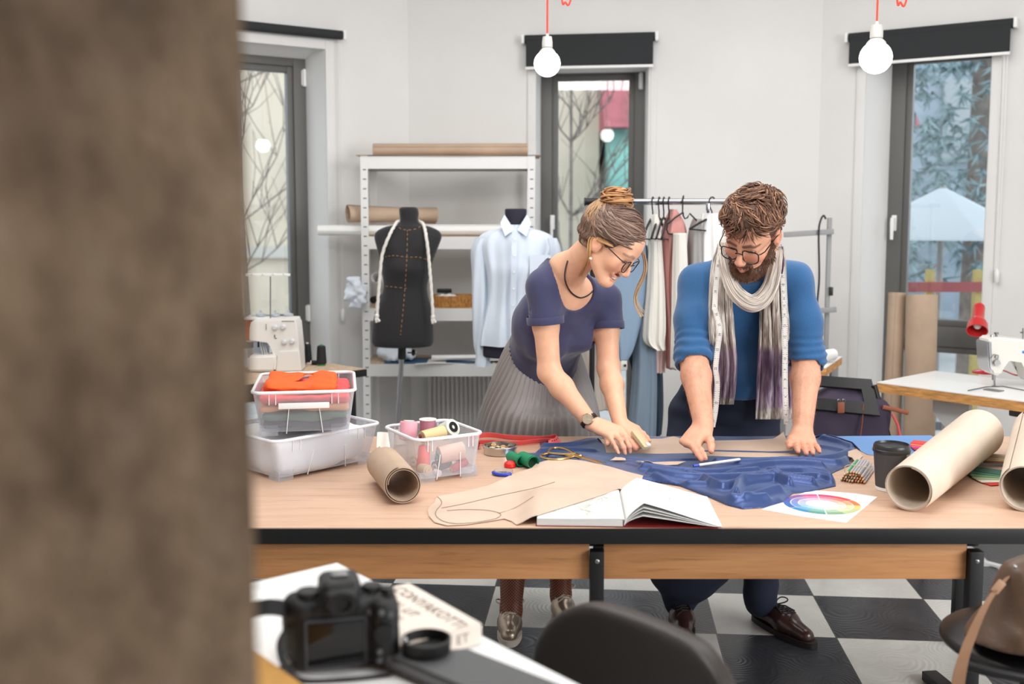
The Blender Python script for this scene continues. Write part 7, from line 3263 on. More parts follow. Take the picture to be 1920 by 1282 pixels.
M_GREEN = mat('green_tape', (24, 132, 88), 0.45)
gt = thing('measuring_tape', 'green tape measure coiled beside the kraft pattern', 'measuring tape', T(985, 875))
for (pa, pb, r) in (((958, 868), (978, 876), .0175), ((980, 872), (1000, 880), .0205)):
    a, b = T(*pa, 0) + Vector((0, 0, r + .0032)), T(*pb, 0) + Vector((0, 0, r + .0012))
    bm = B()
    x, y, d = frame_of(b - a)
    L_ = (b - a).length
    grid(bm, lambda u, v: a + d * (L_ * v + .002 * math.sin(u * 30)) + (x * math.cos(u * 6 * PI) + y * math.sin(u * 6 * PI)) * (r * (.80 + .2 * u + .03 * math.sin(u * 40))), 110, 5, .0007)
    obj('tape_coil', bm, M_GREEN, gt, auto=60)

pb_ = thing('pin_box', 'clear round pin box with a blue rim beside the green tape', 'box', T(944, 889))
bm = B()
c_ = T(944, 889)
lathe(bm, [(.026, .001), (.028, .003), (.028, .012), (.0265, .012), (.0265, .004), (.024, .0025)], c_, (0, 0, 1), 32, cap=False)
lathe(bm, [(.0265, .0015), (.0, .0015)], c_, (0, 0, 1), 32, cap=False)
M_CLEAR = mat('clear_plastic', (236, 240, 244), 0.08, trans=0.9, ior=1.25)
obj('tray', bm, M_CLEAR, pb_)
bm = B()
tube(bm, [c_ + Vector((.030 * math.cos(t), .030 * math.sin(t), .006)) for t in np.linspace(PI * 1.02, PI * 1.75, 20)], .0052, 8)
obj('rim', bm, mat('blue_plastic_rim', (44, 66, 176), 0.35), pb_, label='blue rim')
bm = B()
rnd = random.Random(4)
for k in range(22):
    a = rnd.uniform(0, 6.28)
    p = c_ + Vector((.016 * math.cos(a) * rnd.random(), .016 * math.sin(a) * rnd.random(), .004 + .004 * rnd.random()))
    v = Vector((rnd.uniform(-1, 1), rnd.uniform(-1, 1), .1)).normalized() * .009
    tube(bm, [p - v, p + v], .0005, 4)
o = obj('pins', bm, M_STEEL, pb_)
o['kind'] = 'stuff'
bm = B()
lathe(bm, [(.015, .0008), (.018, .004), (.017, .013), (.010, .019), (.001, .021)], T(956, 876), (0, 0, 1), 24)
tag(obj('round_cap', bm, mat('red_plastic', (214, 36, 32), 0.3)), 'red round lid lying behind the clear pin box', 'lid')

# tin with buttons
tc_ = T(938, 850)
tn = thing('button_tin', 'shallow round metal tin full of buttons near the red tape', 'tin', tc_)
bm = B()
lathe(bm, [(.050, 0.0008), (.052, .002), (.052, .018), (.0545, .019), (.0548, .026), (.053, .028), (.051, .028), (.0505, .020), (.0500, .004), (.0, .004)], tc_, (0, 0, 1), 48, cap=False)
lathe(bm, [(.050, .0008), (.0, .0008)], tc_, (0, 0, 1), 48, cap=False)
lathe(bm, [(.0498, .0120), (.0, .0120)], tc_, (0, 0, 1), 48, cap=False)
obj('tin_body', bm, mat('tin_metal', (196, 192, 186), 0.25, metal=1.0), tn)
rnd = random.Random(9)
cols = [((232, 214, 176), 'cream'), ((40, 40, 52), 'black'), ((206, 160, 92), 'amber'), ((170, 130, 96), 'brown'), ((222, 222, 220), 'white'), ((74, 78, 110), 'slate')]
spots = []
for k in range(16):
    a, r = k * 2.4, .009 + .032 * math.sqrt((k % 8) / 8)
    col, nm = cols[k % 6]
    lev = 0 if k < 8 else 1
    p = tc_ + Vector((r * math.cos(a), r * math.sin(a), .0125 + .0080 * lev))
    bm = B()
    nrm = Vector((rnd.uniform(-.25, .25), rnd.uniform(-.25, .25), 1)).normalized()
    lathe(bm, [(.0075, 0), (.0085, .0012), (.0085, .0026), (.007, .0034), (.0055, .0026)], p, nrm, 18)
    x, y, d = frame_of(nrm)
    for sx, sy in ((-1, -1), (1, -1), (-1, 1), (1, 1)):
        sphere(bm, p + d * .0027 + x * (sx * .0018) + y * (sy * .0018), .0008, 6, 4, mi=1)
    tag(obj('button', bm, [mat('button_' + nm, col, 0.25), M_INK]), nm + ' button among the others in the round tin', 'button', nm + ' buttons in the tin')

# red measuring tape with holes, folded
M_REDTAPE = mat('red_tape', (226, 92, 92), 0.45)
rt = thing('measuring_tape', 'red measuring tape lying folded behind the button tin', 'measuring tape', T(960, 828))


def red_strip(rows, half_w, tilt, nm):
    C = spline([T(px, py) + Vector((0, 0, z)) for px, py, z in rows], 60)
    bm = B()
    S = []
    for i in range(60):
        d = (C[min(i + 1, 59)] - C[max(i - 1, 0)]).normalized()
        s_ = d.cross(Vector((0, 0, 1))).normalized()
        S.append((s_ * math.cos(tilt) + Vector((0, 0, math.sin(tilt)))))
    grid(bm, lambda u, v: C[int(u * 59)] + S[int(u * 59)] * ((v - .5) * 2 * half_w), 60, 3, .0009)
    L_ = sum((C[i + 1] - C[i]).length for i in range(59))
    for k in range(2, int(L_ / .011)):
        u = k / (L_ / .011)
        i = min(int(u * 59), 58)
        p = C[i].lerp(C[i + 1], u * 59 - i) + S[i] * (half_w * .35)
        d = (C[i + 1] - C[i]).normalized()
        n = S[i].cross(d)
        if n.z < 0:
            n = -n
        q = [p + d * a_ + S[i] * b_ + n * .0008 for a_, b_ in ((-.0025, -.0025), (.0025, -.0025), (.0025, .0025), (-.0025, .0025))]
        bm.faces.new([bm.verts.new(x) for x in q]).material_index = 1
    obj(nm, bm, [M_REDTAPE, mat('dark_red_ink', (120, 30, 36), 0.6)], rt, auto=40)


red_strip([(880, 826, .012), (915, 823, .014), (960, 826, .011), (1010, 828, .011), (1038, 826, .011)], .0115, 1.0, 'tape_fold')
red_strip([(880, 838, .012), (915, 834, .010), (960, 836, .009), (1000, 833, .010), (1032, 832, .011)], .0115, .85, 'tape_fold')
red_strip([(1034, 825, .010), (1044, 826, .014), (1047, 830, .013), (1040, 833, .009), (1028, 833, .008)], .012, .9, 'tape_fold')
bm = B()
a, b = T(893, 843) + Vector((0, 0, .016)), T(884, 836) + Vector((0, 0, .016))
x, y, d = frame_of(b - a)
grid(bm, lambda u, v: a + d * (.03 * v) + (x * math.cos(u * 5 * PI) + y * math.sin(u * 5 * PI)) * (.006 + .009 * u), 60, 4, .0008)
obj('tape_coil', bm, M_REDTAPE, rt, auto=60)

# ---------------------------------------------------------------- storage bins of cloudy plastic
def frosted():
    N = NT('cloudy_plastic')
    tr = N.n('ShaderNodeBsdfTransparent')
    tr.inputs['Color'].default_value = (0.95, 0.96, 0.98, 1)
    mx = N.n('ShaderNodeMixShader')
    N.set(Base_Color=lin((236, 238, 242)), Roughness=0.3)
    lw = N.n('ShaderNodeLayerWeight')
    lw.inputs['Blend'].default_value = 0.35
    mp = N.n('ShaderNodeMapRange')
    mp.inputs['To Min'].default_value = 0.11
    mp.inputs['To Max'].default_value = 0.6
    N.l(lw.outputs['Facing'], mp.inputs['Value'])
    N.l(mp.outputs[0], mx.inputs['Fac'])
    N.l(tr.outputs[0], mx.inputs[1])
    N.l(N.b.outputs[0], mx.inputs[2])
    N.l(mx.outputs[0], N.t.nodes['Material Output'].inputs['Surface'])
    return N.m


M_FROST = frosted()
M_FROSTRIM = mat('milky_plastic', (236, 237, 242), 0.3)


def rrect(hx, hy, r, n=6):
    out = []
    for cx, cy, a0 in ((hx - r, hy - r, 0), (-hx + r, hy - r, PI / 2), (-hx + r, -hy + r, PI), (hx - r, -hy + r, 1.5 * PI)):
        for k in range(n + 1):
            a = a0 + PI / 2 * k / n
            out.append((cx + r * math.cos(a), cy + r * math.sin(a)))
    return out


def bin_(label, c, hx, hy, h, rz, group='cloudy storage bins on the cutting table', handle=True):
    t = thing('storage_bin', label, 'storage box', c, rz, group)
    bm = B()
    tap, th, rr = .88, .0018, .028
    prof = [(tap, .012, 0), ((1 + tap) / 2, h / 2, 0), (1.0, h - .004, 0)]

    def ring(k, z, off):
        pts = rrect(hx * k + off, hy * k + off, rr * k + max(off, -.02))
        return [bm.verts.new((x, y, z)) for x, y in pts]
    outer = [ring(k, z, 0) for k, z, _ in prof]
    inner = [ring(k, z, -th) for k, z, _ in prof]
    ring_faces(bm, outer)
    ring_faces(bm, [r for r in inner[::-1]])
    ring_faces(bm, [outer[-1], inner[-1]])
    b0 = ring(tap, .012, -.0002)
    bm.faces.new(list(reversed(b0)))
    obj('bin_wall', bm, M_FROST, t, local=True, auto=50)
    bm = B()
    r0 = [(x, y) for x, y in rrect(hx + .002, hy + .002, rr + .002)]
    tube(bm, [(x, y, h) for x, y in r0], .0048, 8, closed=True)
    obj('rim', bm, M_FROSTRIM, t, local=True)
    for sx in (-1, 1):
        for sy in (-1, 1):
            bm = B()
            px, py = sx * hx * tap, sy * hy * tap
            L_ = .05
            for dx, dy in ((1, 0), (0, 1)):
                ex_, ey_ = px - sx * L_ * dx, py - sy * L_ * dy
                q = [(px, py, .0006), (ex_, ey_, .0006), (ex_ + (px - ex_) * 0, ey_, .03), (px, py, .03)]
                prism(bm, [Vector(v) for v in q], (0, -sy * .0025, 0) if dx else (-sx * .0025, 0, 0))
            obj('foot', bm, M_FROST, t, local=True, smooth=False)
    bm = B()
    for sx in (-1, 1):
        for k in (.55, .68):
            for sy in (-1, 1):
                box(bm, (sx * hx * k, sy * (hy * .985 + .001), h - .020), (.0022, .003, .030))
        for sy in (-1, 1):
            tube(bm, [(sx * hx * .36, sy * hy * tap, .006), (sx * hx * .30, sy * (hy * .965 + .0012), h * .62)], .0014, 6)
    obj('rib', bm, M_FROSTRIM, t, local=True, smooth=False)
    if handle:
        bm = B()
        box(bm, (0.0, -hy * .985 - .004, h * .70), (hx * 1.0, .006, .017), bev=.002)
        obj('label_holder', bm, M_WHITEPLASTIC, t, local=True, auto=40)
    return t


bA = Vector((-0.652, 3.19, TZ))
bin_('large cloudy bin of white cloth at the bottom of the stack by the pillar', bA, .19, .165, .122, math.radians(46.5), handle=False)
bB = Vector((-0.618, 3.165, TZ + .129))
bin_('cloudy bin of bright folded cloth standing on the larger bin', bB, .142, .185, .128, math.radians(9))
bC = Vector((-0.232, 3.085, TZ))
bin_('cloudy bin full of thread spools at the middle left of the table', bC, .105, .115, .128, math.radians(30), handle=False)


def cloth_blob(name, label, c, hx, hy, hz, rz, m, seed, amp=.008, group=None, h=.006, freq=16):
    R = np.array(Matrix.Rotation(rz, 3, 'Z'))
    F = Field().add(rbox(c, (hx, hy, hz), min(hz * .9, .02), R))
    F.disp = lambda P: amp * vnoise(P * np.array((freq, freq, freq * 2.2)), seed) + amp * .5 * vnoise(P * freq * 2.6, seed + 1)
    r = math.hypot(hx, hy) + .03
    V, Q = F.mesh(V3(c) - np.array((r, r, hz + .03)), V3(c) + np.array((r, r, hz + .03)), h)
    return tag(np_obj(name, V, Q, m), label, 'fabric', group)


rzB = math.radians(9)
for z, hz, col, nm, lab, amp in ((.028, .012, (52, 62, 88), 'navy_cloth', 'folded navy cloth at the bottom of the upper bin', .004), (.052, .014, (88, 124, 112), 'sage_cloth', 'folded grey green cloth above the navy one in the upper bin', .006),
                                 (.079, .012, (232, 168, 120), 'peach_cloth', 'folded peach cloth in the middle of the upper bin', .006), (.103, .013, (226, 88, 88), 'coral_cloth', 'folded coral cloth under the orange one in the upper bin', .006)):
    k = .90 + .10 * z / .128
    cloth_blob('folded_fabric', lab, bB + Vector((0, 0, z)), .142 * k - .012, .185 * k - .014, hz - .003, rzB, mat(nm, col, .85, bump=.1, bscale=200), int(z * 1000), amp, 'cloths in the upper bin')
cloth_blob('folded_fabric', 'crumpled orange cloth on top in the upper bin', bB + Vector((-.012, .0, .130)), .10, .15, .010, rzB, mat('orange_cloth', (236, 92, 30), .8), 77, .012, 'cloths in the upper bin', freq=11)
cloth_blob('fabric', 'white cloth filling the lower cloudy bin', bA + Vector((0.0, 0.0, .064)), .160, .136, .050, math.radians(46.5), mat('bright_white_cotton', (248, 247, 246), 0.8), 31, .010, None, freq=9)


def spool(label, p, ax, r, L_, col, nm, core=(236, 228, 214), group='thread spools in the bin', taper=1.0, flange=0.0):
    ax = Vector(ax).normalized()
    p = Vector(p) - ax * (L_ / 2)
    t = thing('thread_spool', label, 'thread', p, 0, group)
    bm = B()
    prof = []
    for k in range(17):
        f = k / 16
        prof.append((r * (1 + (taper - 1) * f) * (1 + (.012 if k % 2 else -.01)), L_ * (.06 + .88 * f)))
    lathe(bm, prof, p, ax, 24)
    obj('thread', bm, mat('thread_' + nm, col, .6, bump=.2, bscale=500), t, auto=60)
    bm = B()
    e = max(flange, r * .62)
    lathe(bm, [(e, L_ * .045), (e, 0), (r * .25, 0), (r * .25 * taper, L_), (e * taper, L_), (e * taper, L_ * .955)], p, ax, 22, cap=False)
    obj('spool_core', bm, mat('core_%d_%d_%d' % core, core, .4), t)
    return t


def inC(x, y, z):
    a = math.radians(30)
    return bC + Vector((x * math.cos(a) - y * math.sin(a), x * math.sin(a) + y * math.cos(a), z))


def dC(x, y, z=0):
    a = math.radians(30)
    return (x * math.cos(a) - y * math.sin(a), x * math.sin(a) + y * math.cos(a), z)


spool('pale pink spool standing up at the back left of the bin', inC(-.055, .052, .122), dC(.1, .1, 1), .026, .06, (244, 178, 192), 'pale_pink')
spool('mauve spool standing up at the back of the bin', inC(.012, .060, .124), dC(0, 0, 1), .024, .05, (178, 118, 134), 'mauve', flange=.026)
spool('sand coloured spool lying on top along the front rim of the bin', inC(-.022, -.045, .124), dC(1, .15, .1), .019, .085, (212, 190, 142), 'sand', core=(150, 90, 84))
spool('pale green spool with a black core seen end-on at the right of the bin', inC(.058, .015, .120), dC(.35, -1, .55), .026, .05, (214, 222, 206), 'pale_green', core=(26, 20, 26))
spool('tall coral cone leaning in the left front of the bin', inC(-.052, -.045, .058), dC(.18, .25, 1), .021, .082, (232, 96, 92), 'coral', core=(226, 202, 164), taper=.75)
spool('peach spool with a teal end lying at the front right of the bin', inC(.030, -.058, .068), dC(1, -.12, .12), .025, .085, (232, 188, 168), 'peach', core=(110, 178, 172))
spool('wood ended cream spool at the lower left of the bin', inC(-.062, -.072, .032), dC(.2, -1, 0), .016, .035, (222, 190, 150), 'cream', core=(222, 190, 140))
spool('dark grey spool low in the middle of the bin', inC(.006, -.045, .033), dC(1, .3, .1), .016, .06, (76, 76, 86), 'dark_grey', core=(206, 196, 186))
spool('crimson spool lying slanted at the lower right of the bin', inC(.050, -.068, .030), dC(1, .1, .35), .012, .06, (184, 48, 70), 'crimson', core=(226, 140, 90))
spool('violet spool in the lower right corner of the bin', inC(.078, -.03, .032), dC(.2, 1, .1), .013, .05, (136, 104, 140), 'violet')
spool('small white spool in the lower left corner of the bin', inC(-.030, -.088, .022), dC(.2, -1, 0), .009, .022, (232, 226, 228), 'white', core=(230, 200, 208))
spool('beige spool low at the back of the bin', inC(-.03, .03, .034), dC(1, .5, 0), .017, .06, (206, 176, 140), 'beige')
spool('teal spool low at the back right of the bin', inC(.045, .04, .034), dC(.6, 1, 0), .017, .06, (60, 130, 130), 'teal')

# kraft roll, and papers behind it
roll('kraft_roll', 'short thick kraft roll facing the camera beside the spool bin', (-.285, 2.735, TZ + .053), (-.364, 2.985, TZ + .053), .050, M_KRAFT, seed=31, turns=2.2, gap=.003, wob=.02, thick=.0016)
for k, (px, py, rz, lab, col) in enumerate(((722, 842, .2, 'small white note card leaning behind the kraft roll', (238, 236, 228)), (742, 836, -.1, 'beige paper scrap between note card and spool bin', (216, 196, 172)))):
    bm = B()
    c = T(px, py)
    grid(bm, lambda u, v: c + Vector(((u - .5) * .055, .02 * v + .004 * math.sin(u * 7 + k), .004 + .048 * v)), 8, 8, .0008)
    tag(obj('note_card', bm, mat('card_%d' % k, col, .8)), lab, 'paper')

# ---------------------------------------------------------------- sketchbook
sb = thing('sketchbook', 'open sketchbook with pencil drawings at the front edge of the table', 'book', S0)
M_PAGE = mat('page_paper', (238, 237, 234), .75)
M_PAGEEDGE = mat('page_edges', (214, 212, 206), .8, var=.06, vscale=3, vstretch=(1, 1, 260))
DL = .275


def bp(x, y, z):
    return S0 + be * x + bd * y + Vector((0, 0, z))


bm = B()
prism(bm, [bp(-.213, 0, .0015), bp(-.004, 0, .0015), bp(-.004, 0, .017), bp(-.02, 0, .0205), bp(-.213, 0, .0175)], bd * DL)
obj('page_block', bm, M_PAGEEDGE, sb, auto=30)
bm = B()
grid(bm, lambda u, v: bp(-.212 + .212 * u, DL * v, .0185 + .0025 * max(0, 1 - abs(u - .9) / .12)), 16, 6, .0008)
obj('left_page', bm, M_PAGE, sb)
bm = B()
prism(bm, [bp(-.216, -.003, .0004), bp(.226, -.003, .0004), bp(.226, DL + .003, .0004), bp(-.216, DL + .003, .0004)], (0, 0, .0012))
obj('cover', bm, mat('dark_red_cover', (120, 26, 26), .5), sb, auto=30)


def arch(u, hgt, peak, x1):
    if u < peak:
        t = u / peak
        return (x1 * (.20 * math.sin(t * PI / 2) ** 1.4) + 0, hgt * math.sin(t * PI / 2) ** .8)
    t = (u - peak) / (1 - peak)
    return (x1 * (.20 + .80 * t), hgt * (1 - t) ** (1.25) * (1 + .35 * t))


def page(hgt, x1, m, nm, lo=.004, dl=DL):
    bm = B()
    grid(bm, lambda u, v: bp(arch(u, hgt, .3, x1)[0], dl * v, lo + arch(u, hgt * (1 - .12 * v), .3, x1)[1]), 40, 10, .0009)
    return obj(nm, bm, m, sb, auto=60)


page(.056, .236, M_PAGE, 'right_page')
page(.044, .229, M_PAGE, 'lower_page')
page(.036, .226, M_PAGE, 'lower_page')
page(.024, .222, M_PAGE, 'lower_page')
rnd = random.Random(2)
bm = B()


def on_right(u, v, k=.0011):
    return bp(arch(u, .056, .3, .236)[0], DL * v, .004 + arch(u, .056 * (1 - .12 * v), .3, .236)[1] + k)


def scrib(fn, spots_):
    for cu, cv, n_, s_ in spots_:
        for k in range(n_):
            u_, v_, a_ = cu + rnd.uniform(-s_, s_), cv + rnd.uniform(-s_, s_), rnd.uniform(0, 6.3)
            q_ = []
            for i in range(7):
                a_ += rnd.uniform(-.9, .9)
                u_, v_ = u_ + .022 * math.cos(a_), v_ + .03 * math.sin(a_)
                q_.append(fn(min(max(u_, .04), .96), min(max(v_, .04), .96)))
            tube(bm, spline(q_, 16), .0003, 3)


scrib(on_right, ((.62, .45, 12, .07), (.42, .78, 6, .04), (.87, .3, 4, .03), (.90, .55, 4, .03)))
scrib(lambda u, v: bp(-.212 + .212 * u, DL * v, .0205), ((.25, .35, 8, .06), (.55, .30, 8, .08), (.72, .7, 9, .07), (.1, .2, 4, .03)))
obj('pencil_drawing', bm, mat('graphite', (150, 148, 150), .7), sb)

# colour wheel on white paper
sheet('colour_chart', 'white paper printed with a colour wheel at the front right of the table', 'paper', [(1428, 955), (1520, 919), (1600, 925), (1645, 932), (1586, 980), (1500, 968)], mat('bright_paper', (244, 243, 241), .6), .001, on_satin=False)
cw = bpy.data.objects['colour_chart']
wc_ = T(1541, 943.5, .003)
import colorsys
Vs, Qs, Cs = [], [], []
n = 0
R_ = .099
ang0 = math.radians(20)
hues = [(214, 62, 46), (206, 56, 100), (206, 70, 130), (122, 84, 150), (74, 80, 160), (40, 96, 176), (30, 130, 180), (70, 146, 134), (118, 160, 118), (176, 190, 130), (222, 190, 110), (226, 110, 52)]
for k in range(12):
    hcol = np.array(hues[k], float)
    for r in range(5):
        r0, r1 = R_ * (r / 5 + .016), R_ * ((r + 1) / 5 - .010)
        mixk = [.05, .18, .42, .68, .96][r]
        col = 255 * (1 - mixk) + hcol * mixk
        col = np.minimum(col, 246)
        gap = .034 if k % 2 == 0 else 0.0
        a0, a1 = ang0 + k * PI / 6 + gap, ang0 + (k + 1) * PI / 6
        for i in range(6):
            t0, t1 = a0 + (a1 - a0) * i / 6, a0 + (a1 - a0) * (i + 1) / 6
            for rr, tt in ((r0, t0), (r1, t0), (r1, t1), (r0, t1)):
                Vs.append((wc_.x + rr * math.cos(tt), wc_.y + rr * math.sin(tt) * 1.0, TZ + .0016))
                Cs.append(lin(tuple(col))[:3])
            Qs.append((n, n + 1, n + 2, n + 3))
            n += 4
np_obj('colour_wheel', np.array(Vs), np.array(Qs), tint_mat('printed_ink', .6), cw, np.array(Cs))

# coffee cup
cc_ = T(1669, 917)
cp = thing('coffee_cup', 'dark grey paper coffee cup with a black lid beside the pencils', 'cup', cc_)
bm = B()
lathe(bm, [(.0385, .0006), (.0395, .001), (.0400, .010)], cc_, (0, 0, 1), 48)
obj('base_rim', bm, M_WHITEPAPER, cp, label='white bottom rim')
bm = B()
lathe(bm, [(.0398, .010), (.0472, .108)], cc_, (0, 0, 1), 48)
obj('cup_wall', bm, mat('charcoal_card', (72, 70, 70), .6), cp)
bm = B()
lathe(bm, [(.0490, .106), (.0505, .108), (.0505, .114), (.0485, .116), (.0488, .120), (.0470, .127), (.0455, .1285), (.0440, .1225), (.0, .1215)], cc_, (0, 0, 1), 48, cap=False)
sphere(bm, cc_ + Vector((.0, -.030, .122)), (.006, .003, .0018), 12, 8)
obj('lid', bm, mat('black_lid', (44, 43, 43), .32), cp)
bm = B()
grid(bm, lambda u, v: cc_ + Vector(((.0442 + .0035 * v + .0007) * math.cos(-.95 + .95 * u), (.0442 + .0035 * v + .0007) * math.sin(-.95 + .95 * u), .062 + .012 * math.sin(u * 3) * (1 - v) + .043 * v)), 16, 10, .0006)
for k in range(9):
    a = -.9 + .1 * k
    tube(bm, [cc_ + Vector(((.0452 + .0034 * t) * math.cos(a), (.0452 + .0034 * t) * math.sin(a), .070 + .033 * t)) for t in (0, 1)], .0006, 4, mi=1)
obj('sleeve_print', bm, [mat('pale_grey_print', (206, 204, 202), .6), mat('mid_grey_print', (140, 138, 138), .6)], cp)

# bundle of coloured pencils
rnd = random.Random(6)
pd_ = Vector((.45, .893, .0)).normalized()
ps_ = Vector((.893, -.45, 0))
tip0 = T(1597, 907)
PCOL = [((214, 40, 40), 'red'), ((238, 120, 40), 'orange'), ((30, 140, 80), 'green'), ((60, 80, 160), 'blue'), ((120, 60, 40), 'brown'), ((240, 200, 70), 'yellow'), ((190, 60, 110), 'pink'), ((40, 40, 44), 'black'), ((120, 190, 120), 'light green')]
M_SILVER = mat('silver_lacquer', (196, 194, 198), .32, metal=.35)
M_RAWWOOD = mat('sharpened_wood', (226, 184, 140), .7)
place = []
rows = [(0, 9), (1, 8), (2, 7), (3, 5)]
for lv, cnt in rows:
    for k in range(cnt):
        place.append(((k - (cnt - 1) / 2) * .0079, .0042 + lv * .0069))
for i, (s_, z) in enumerate(place):
    col, nm = PCOL[(i * 5 + 2) % 9]
    Lp = .185
    a = tip0 + ps_ * s_ + pd_ * (rnd.uniform(-.006, .008) + z * .5) + Vector((0, 0, z + .001))
    t = thing('pencil', 'silver pencil with a %s tip in the banded bundle' % nm, 'pencil', a, 0, 'silver pencils with a %s tip in the bundle' % nm)
    painted = i in (24, 20, 14)
    shaft = {24: mat('green_lacquer', (34, 158, 90), .3), 20: mat('red_lacquer', (210, 36, 40), .3), 14: mat('red_lacquer', (210, 36, 40), .3)}.get(i, M_SILVER)
    if painted:
        t['label'] = {24: 'green lacquered pencil on top of the banded bundle', 20: 'red lacquered pencil high in the banded bundle', 14: 'red lacquered pencil in the middle of the banded bundle'}[i]
        t['group'] = 'coloured pencils in the bundle'
    bm = B()
    tube(bm, [a + pd_ * .018, a + pd_ * Lp], .0037, 6)
    obj('shaft', bm, shaft, t, auto=30)
    bm = B()
    tube(bm, [a + pd_ * .004, a + pd_ * .018], [.0013, .0037], 8)
    obj('sharpened_end', bm, M_RAWWOOD, t)
    bm = B()
    tube(bm, [a, a + pd_ * .005], [.0005, .0016], 8)
    obj('lead', bm, mat('lead_' + nm.replace(' ', '_'), col, .45), t)
bm = B()
cb_ = tip0 + pd_ * .095 + Vector((0, 0, .016))
tube(bm, [cb_ + ps_ * (.036 * math.copysign(abs(math.cos(t)) ** .6, math.cos(t))) + Vector((0, 0, .0155 * math.copysign(abs(math.sin(t)) ** .6, math.sin(t)) + .001)) for t in np.linspace(0, 2 * PI, 41)[:-1]], .0012, 6, closed=True)
tag(obj('rubber_band', bm, mat('beige_rubber', (226, 200, 150), .6)), 'beige rubber band round the pencil bundle', 'rubber band')

# ---------------------------------------------------------------- cloths, swatches and the big kraft rolls at the right
sheet('fabric_piece', 'light blue cloth lying flat at the back right of the table', 'fabric', [(1500, 820), (1580, 818), (1745, 816.5), (1768, 827), (1806, 836), (1775, 850), (1745, 848), (1700, 862), (1625, 852), (1606, 842), (1560, 828)],
      mat('light_blue_cotton', (112, 152, 204), .85, bump=.15, bscale=250), .0012, on_satin=True)


def swatch_fan(label, pivot, a0, da, L_, W_, cols, z=.002):
    t = thing('swatch_fan', label, 'fabric swatches', (pivot.x, pivot.y, TZ))
    for k, c in enumerate(cols):
        a = a0 + da * k
        d = Vector((math.cos(a), math.sin(a), 0))
        s_ = Vector((-d.y, d.x, 0))
        P = []
        nz = 10
        for i in range(nz + 1):
            P.append(pivot + s_ * (W_ * (i / nz - .5)) + d * (L_ + (.004 if i % 2 else 0)))
        P += [pivot + s_ * (W_ / 2), pivot - s_ * (W_ / 2)]
        bm = B()
        prism(bm, [Vector((p.x, p.y, TZ + z + .0016 * k)) for p in P], (0, 0, .0012))
        obj('swatch', bm, mat('swatch_%d_%d_%d' % tuple(c), c, .85), t, smooth=False)
    return t


pv = T(1800, 866)
swatch_fan('fan of pink and red fabric swatches behind the big kraft roll', T(1815, 846), math.radians(182), math.radians(-9), .17, .055, [(120, 40, 70), (186, 60, 100), (222, 92, 130), (236, 120, 104), (228, 80, 70)], .004)
swatch_fan('fan of blue fabric swatches between the cup and the big kraft roll', T(1790, 884), math.radians(186), math.radians(-8), .165, .05, [(48, 60, 104), (66, 92, 150), (84, 112, 176), (120, 144, 196), (146, 160, 200)], .004)
swatch_fan('fan of green fabric swatches under the right big kraft roll', T(1930, 900), math.radians(196), math.radians(-11), .155, .06, [(200, 60, 50), (222, 222, 206), (168, 184, 148), (120, 160, 120), (88, 136, 112), (70, 110, 96)], .002)
swatch_fan('fan of beige fabric swatches between the two big kraft rolls', T(1940, 872), math.radians(178), math.radians(-9), .16, .06, [(120, 84, 60), (206, 178, 140), (220, 198, 164), (190, 170, 150)], .012)


def cone_roll(label, a, b, ra, rb, seed, m, turns=2.35, inner=None):
    x, y, d = frame_of(b - a)
    L_ = (b - a).length
    bm = B()
    ph = seed * 1.7

    def fn(u, v):
        th = u * turns * 2 * PI + ph
        rr = (ra + (rb - ra) * v) * (1 - (1 - u) * .10) * (1 + .012 * math.sin(2 * th + 3 * v))
        if u > .93:
            rr += (u - .93) * .03
        return a + d * (L_ * v) + x * (rr * math.cos(th)) + y * (rr * math.sin(th))
    grid(bm, fn, 90, 24, .0014)
    return tag(obj('kraft_roll', bm, m, auto=60), label, 'paper roll')


ra, rb = .059, .074
a = Vector((1.012, 2.67, TZ + ra + .003))
b = Vector((1.455, 3.28, TZ + rb + .005))
big1 = cone_roll('big pale kraft roll lying diagonally at the right of the table', a, b, ra, rb, 1, M_KRAFTLIGHT)
bm = B()
grid(bm, lambda u, v: at(1778 + 34 * u * (1 - .25 * v), 840 - (52 * (1 - abs(u - .62) ** 1.2 * 1.5)) * v, 3.23 + .03 * math.sin(u * 3)), 10, 10, .001)
obj('torn_flap', bm, M_KRAFTLIGHT, big1, label='torn pointed flap of the sheet')
a = Vector((1.308, 2.665, TZ + ra + .003))
b = Vector((1.645, 3.28, TZ + rb + .008))
cone_roll('second big pale kraft roll cut by the right edge of the picture', a, b, .060, .074, 2, M_KRAFTLIGHT, 2.6)

# ================================================================ foreground: small desk, camera, book, chair, bag
FZ = 0.88
fc = onz(632, 1055, FZ)
fa = Vector((.629, -.777, 0))
fb = Vector((-.777, -.629, 0))
fd = thing('side_desk', 'white topped desk corner in the foreground under the camera', 'desk', (fc.x, fc.y - .3, 0))


def fp(a, b, z=0.0):
    return fc + fa * a + fb * b + Vector((0, 0, z))


bm = B()
prism(bm, [fp(0, 0), fp(1.05, 0), fp(1.05, .42), fp(0, .42)], (0, 0, -.004))
obj('desktop', bm, mat('white_laminate', (232, 232, 230), 0.35), fd, smooth=False)
bm = B()
prism(bm, [fp(0, 0, -.004), fp(1.05, 0, -.004), fp(1.05, .42, -.004), fp(0, .42, -.004)], (0, 0, -.024))
obj('desk_board', bm, mat('pale_edge', (206, 186, 160), .5), fd, smooth=False)
for a_, b_ in ((.05, .05), (.05, .37), (1.0, .05), (1.0, .37)):
    bm = B()
    q_ = fp(a_, b_)
    box(bm, (q_.x, q_.y, .425), (.035, .035, .85), M=basis(fa, fb, (0, 0, 1)), bev=.002)
    obj('leg', bm, M_GREYMETAL, fd, auto=30)

